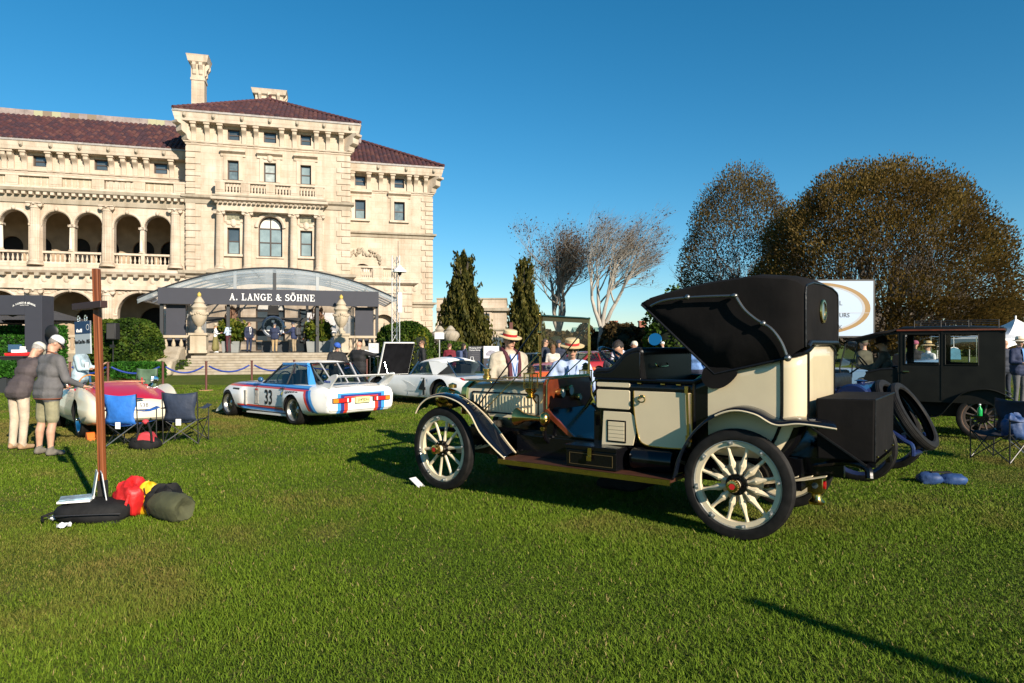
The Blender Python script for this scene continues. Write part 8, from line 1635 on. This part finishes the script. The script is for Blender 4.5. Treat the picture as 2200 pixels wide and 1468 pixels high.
def parasol(px, D, zt_, r_, label):
    root = empty('parasol', on(px, D), label=label, cat='parasol', group='charcoal parasols'); m = M('charcoal_cloth', (.045, .045, .048), .85, var=.1, scale=2)
    c = MB().add([(0, 0, zt_)] + [(r_*math.cos(R(45*i+22)), r_*math.sin(R(45*i+22)), zt_-.75) for i in range(8)], [(0, i+1, (i+1) % 8+1) for i in range(8)]).build('canopy', m, root, smooth=0); MB().tube([(0, 0, 0), (0, 0, zt_+.15)], .05, 8).build('pole', POST, root)
    for i in range(8): MB().tube([(0, 0, zt_-.06), (r_*math.cos(R(45*i+22)), r_*math.sin(R(45*i+22)), zt_-.79)], .018, 5).build('rib', POST, c)
parasol(98, 40.5, 3.75, 2.3, 'charcoal parasol right of the slate gateway'); parasol(-20, 40, 3.6, 2.2, 'charcoal parasol seen through the slate gateway')
tbl = empty('display_table', on(20, 33), label='table under a black cloth at the left edge', cat='table'); MB().box(-2.2, 1.0, -.5, .5, .02, 1.0).build('cloth', M('black_cloth', (.01, .01, .011), .9, bump=.4, scale=3), tbl, bevel=.03); MB().box(-2.25, 1.05, -.55, .55, 1.0, 1.05).build('table_top', POST, tbl, smooth=0)
mdl = empty('scale_model', on(40, 32.8, 1.06), label='red and white scale model on the black table', cat='model'); MB().prism([(-.6, 0), (.5, 0), (.62, .18), (-.65, .14)], -.1, .1).build('hull', REDM, mdl, bevel=.02); MB().box(-.3, .35, -.08, .08, .16, .3).box(.1, .3, -.06, .06, .3, .46).build('cabin', LETTER, mdl, smooth=0); MB().box(-.6, .05, .12, .14, .2, .55).build('glass_case', M('case_blue', (.04, .09, .16), .2), mdl, smooth=0)
fan = empty('pedestal_fan', on(111, 34), label='black pedestal fan before the leafy green screen', cat='fan'); MB().lathe([(.32, -.02), (.34, 0), (.32, .02), (.2, .05), (0, .06)], 24, Matrix.Translation((0, 0, 2.25)) @ AXR).build('fan_head', INK, fan); MB().tube([(0, .08, 0), (0, .08, 2.2)], .03).build('pole', INK, fan); MB().lathe([(.25, 0), (.25, .03), (0, .05)], 16).build('base', INK, fan)
sp_ = empty('loudspeaker', on(243, 33.2), label='black loudspeaker on a tripod in front of the round hedge', cat='speaker'); MB().prism([(-.24, 1.85), (.24, 1.85), (.22, 2.65), (-.22, 2.65)], -.2, .2).build('cabinet', M('speaker_black', (.014, .014, .015), .6), sp_, bevel=.03); MB().box(-.19, .19, -.212, -.203, 1.9, 2.6).build('grille', M('speaker_grille', (.04, .038, .036), .7), sp_, smooth=0); MB().tube([(0, 0, .5), (0, 0, 1.85)], .025).build('pole', INK, sp_)
for k in range(3): a = R(90+120*k); MB().tube([(0, 0, .8), (.45*math.cos(a), .45*math.sin(a), .02)], .018).build('leg', INK, sp_)
MB().box(-.12, .1, -.08, .02, 1.45, 1.6).build('clamp', INK, sp_, smooth=0)
gc = camp_chair(on(302, 18.5), 265, 'green director chair beyond the roadster windscreen', (.08, .13, .08), (.09, .15, .09), False); gc.scale = (1.1, 1.1, 1.12)
def pile(px, D, label, r_, mat, seed): thing_blob('dark_bundle', label, 'bag', on(px, D), r_, mat, seed, .14)
pile(1345, 7.6, 'dark bundle on the grass under the running board', (.3, .16, .1), BAG, 12)
# ================================================================ tower, notices, screens, tents
tr = empty('truss_tower', on(851, 34.2), label='slim aluminium truss tower with white dome fixture', cat='truss'); tp = 6.05; AL = M('truss_alu', (.55, .55, .54), .35, .7)
tri = [(-.19, -.1), (.19, -.1), (0, .2)]
for x, y in tri: MB().tube([(x, y, 0), (x, y, tp)], .025, 6).build('chord', AL, tr)
for i in range(14):
    z = tp*i/14; z2 = tp*(i+1)/14
    for (a, b) in ((0, 1), (1, 2), (2, 0)): p, q = (tri[a], tri[b]) if i % 2 else (tri[b], tri[a]); MB().tube([(p[0], p[1], z), (q[0], q[1], z2)], .012, 5).build('lattice', AL, tr)
MB().box(-.3, .3, -.2, .3, 0, .02).build('base_plate', AL, tr, smooth=0); dm = MB().lathe([(0, 5.55), (.06, 5.55), (.12, 5.45), (.32, 5.3), (.34, 5.2), (0, 5.2)], 20, Matrix.Translation((.22, -.25, 0))).build('dome_shade', LETTER, tr); MB().ball((.22, -.25, 5.15), (.1, .1, .12)).build('camera', INK, dm); MB().tube([(.1, -.1, 5.7), (.22, -.25, 5.75), (.22, -.25, 5.5)], .02).build('bracket', AL, dm); MB().box(.12, .32, -.16, -.1, 3.2, 4.2).build('antenna', LETTER, tr, bevel=.02, smooth=0); MB().tube([(.1, 0, tp), (.1, 0, tp+.75)], .012).build('aerial', INK, tr)
def board(px0, px1, py0, py1, D, label, mat, lines=(), name='notice_board', frame=None, legs=True):
    a, b = at(px0, py0, D), at(px1, py1, D); root = empty(name, ((a.x+b.x)/2, D, 0), label=label, cat='sign'); w_ = b.x-a.x
    p = MB().box(-w_/2, w_/2, 0, .03, b.z, a.z).build('panel', mat, root, smooth=0)
    if frame: MB().box(-w_/2-.03, w_/2+.03, .031, .06, b.z-.03, a.z+.03).build('frame', frame, root, smooth=0)
    if legs:
        for s in (1, -1): MB().tube([(s*w_*.4, .06, 0), (s*w_*.4, .06, a.z)], .015, 6).build('leg', INK, root)
    for s_, sz, x, z, m in lines: inst(text_mesh(s_, sz, m), 'lettering', p, (x*w_, -.004, b.z + (a.z-b.z)*z), (R(90), 0, 0))
    return root, w_, b.z, a.z
GREYT = M('grey_ink', (.35, .35, .36), .6)
nb_, w_, zb_, zt_ = board(792, 813, 738, 766, 22.6, 'white VOTE notice on an easel beside the raised bonnet', M('notice_white', (.74, .74, .72), .6), [('VOTE!', .075, 0, .6, GREYT)], frame=INK); MB().tube([(.07*math.cos(t), -.004, zt_-.09 + .045*math.sin(t)) for t in [6.283*i/20 for i in range(20)]], .005, 5, closed=True).build('oval', M('gold_ring', (.5, .28, .1), .5), nb_)
DK = M('poster_dark', (.045, .045, .055), .6); board(1006, 1037, 744, 798, 27.5, 'dark poster board with white text behind the white sports car', DK, [('Mustang GTD', .085, -.02, .93, LETTER), ('Carbon Series', .08, -.02, .84, LETTER)] + [('——————', .05, 0, .74-.07*i, GREYT) for i in range(6)])
pb2, w_, zb_, zt_ = board(1039, 1072, 744, 770, 27.3, 'white poster board with a car picture beside the straw-hatted man', M('poster_white', (.7, .7, .7), .6), [], legs=True); MB().prism(sp2([(-.22, zb_+.12), (-.2, zb_+.22), (-.08, zb_+.31), (.08, zb_+.31), (.2, zb_+.24), (.22, zb_+.14), (.1, zb_+.1), (-.1, zb_+.1)], 3, True), -.004, 0).build('car_picture', M('picture_grey', (.3, .29, .33), .6, var=.3, scale=9), pb2); MB().box(-w_/2, w_/2, 0, .03, zb_-.6, zb_-.004).build('lower_panel', DK, pb2, smooth=0); inst(text_mesh('Mustang', .085, M('poster_blue', (.08, .3, .6), .5)), 'lettering', pb2, (0, -.004, zb_-.08), (R(90), 0, 0)); inst(text_mesh('800+', .09, M('poster_blue')), 'lettering', pb2, (-.1, -.004, zb_-.25), (R(90), 0, 0))
mp_ = empty('marker_pole', on(1098, 40), label='plain brown pole standing behind the straw boater', cat='pole'); MB().box(-.1, .1, -.1, .1, 0, 2.9).build('pole', PLUM, mp_, smooth=0, bevel=.01); MB().box(-.3, .3, -.3, .3, 0, .05).build('base', PLUM, mp_, smooth=0)
D = 44; a, b = at(1640, 604, D), at(1880, 722, D); scn = empty('video_screen', ((a.x+b.x)/2, D, 0), label='large outdoor video screen showing a gold oval ring', cat='screen'); W2 = (b.x-a.x)/2
SCR = bpy.data.materials.new('screen_glow'); SCR.use_nodes = True; q = SCR.node_tree.nodes['Principled BSDF']; q.inputs['Base Color'].default_value = (.3, .37, .45, 1); q.inputs['Emission Color'].default_value = (.40, .55, .75, 1); q.inputs['Emission Strength'].default_value = .15
MB().box(-W2, W2, 0, .3, b.z-.1, a.z+.1).build('cabinet', INK, scn, smooth=0); sp3 = MB().box(-W2+.12, W2-.12, -.012, -.001, b.z, a.z).build('display', SCR, scn, smooth=0)
GR = bpy.data.materials.new('screen_gold'); GR.use_nodes = True; q = GR.node_tree.nodes['Principled BSDF']; q.inputs['Base Color'].default_value = (.2, .11, .02, 1); q.inputs['Emission Color'].default_value = (.45, .25, .06, 1); q.inputs['Emission Strength'].default_value = .1
zc = (a.z+b.z)/2
for r1, r2, m, y in ((.97, .87, GR, -.02), (.87, .82, GREYT, -.018)):
    n = 48; vs = [((W2-.2)*r*math.cos(6.2832*i/n), y, zc + (a.z-b.z)/2*.97*r*math.sin(6.2832*i/n)) for r in (r1, r2) for i in range(n)]; MB().add(vs, [(i, (i+1) % n, n+(i+1) % n, n+i) for i in range(n)]).build('oval_ring', m, sp3, smooth=0)
for s_, sz, px, py in (('URS', .38, 1814, 678), ('L', .4, 1806, 652), ('K', .4, 1805, 704)):
    v = at(px, py, D); inst(text_mesh(s_, sz, INK), 'screen_lettering', sp3, (v.x-(a.x+b.x)/2, -.03, v.z), (R(90), 0, 0))
MB().box(W2*.2, W2*.9, -.028, -.02, zc-.3, zc-.27).build('underline', GREYT, sp3, smooth=0)
for s in (1, -1): MB().box(s*W2*.8-.1, s*W2*.8+.1, .1, .3, 0, b.z).build('leg', INK, scn, smooth=0)
TENT = M('tent_white', (.8, .8, .78), .7, var=.04, scale=1)
def tent(px, D, w_, he, hp, label):
    root = empty('party_tent', on(px, D), label=label, cat='tent', group='white peaked party tents'); h = w_/2; rings = []
    for t in [i/8 for i in range(9)]: s = h*(1-t)**1.0; z = he + (hp-he)*t**1.9*1.0 if t < 1 else hp; rings.append([(s, s, z), (0, s, z - .12*(1-t)), (-s, s, z), (-s, 0, z - .12*(1-t)), (-s, -s, z), (0, -s, z - .12*(1-t)), (s, -s, z), (s, 0, z - .12*(1-t))])
    c = MB().loft(rings[:-1] + [[(x*.02, y*.02, hp) for x, y, z in rings[0]]], cap=False).build('canopy', TENT, root, smooth=30); n = 10
    for k in range(4):
        X = Matrix.Rotation(R(90*k), 4, 'Z'); vs = []
        for i in range(n+1): x = -h + w_*i/n; vs += [(x, -h, he), (x, -h, he - .22 - .5*(2*abs(x)/w_)**3)]
        MB(X).add(vs, [(2*i, 2*i+1, 2*i+3, 2*i+2) for i in range(n)]).build('valance', TENT, c)
        MB(X).tube([(h-.05, -h+.05, 0), (h-.05, -h+.05, he)], .06, 8).build('pole', M('tent_pole', (.6, .6, .58), .5), root)
    MB().tube([(0, 0, hp), (0, 0, hp+.25)], .05).build('finial', TENT, c)
tent(2182, 46, 6.0, 2.0, 3.3, 'white peaked tent at the right edge behind the limousine'); tent(2050, 60, 8, 2.1, 2.95, 'white peaked tent seen through the limousine rear window'); tent(1930, 64, 8, 2.0, 2.7, 'white peaked tent seen over the limousine driver'); tent(2330, 44, 6, 2.1, 3.4, 'white peaked tent partly beyond the right edge')
ts = empty('hanging_shirt', on(2049, 30), label='teal shirt on a hanger seen through the limousine rear window', cat='shirt'); MB().prism([(-.3, .95), (-.26, 1.38), (-.08, 1.45), (.08, 1.45), (.26, 1.38), (.3, .95)], -.05, .05).build('shirt', M('teal_cloth', (.05, .17, .24), .8, var=.2, scale=6), ts, bevel=.02); MB().tube([(-.2, 0, 1.43), (0, 0, 1.5), (.2, 0, 1.43)], .015).tube([(0, 0, 1.5), (0, 0, 1.95)], .012).build('hanger', LETTER, ts); MB().tube([(-1, 0, 1.95), (1, 0, 1.95)], .02).tube([(-1, 0, 0), (-1, 0, 1.95)], .02).tube([(1, 0, 0), (1, 0, 1.95)], .02).build('rail', CHROME, ts)
bpy.data.scenes.remove(TS)
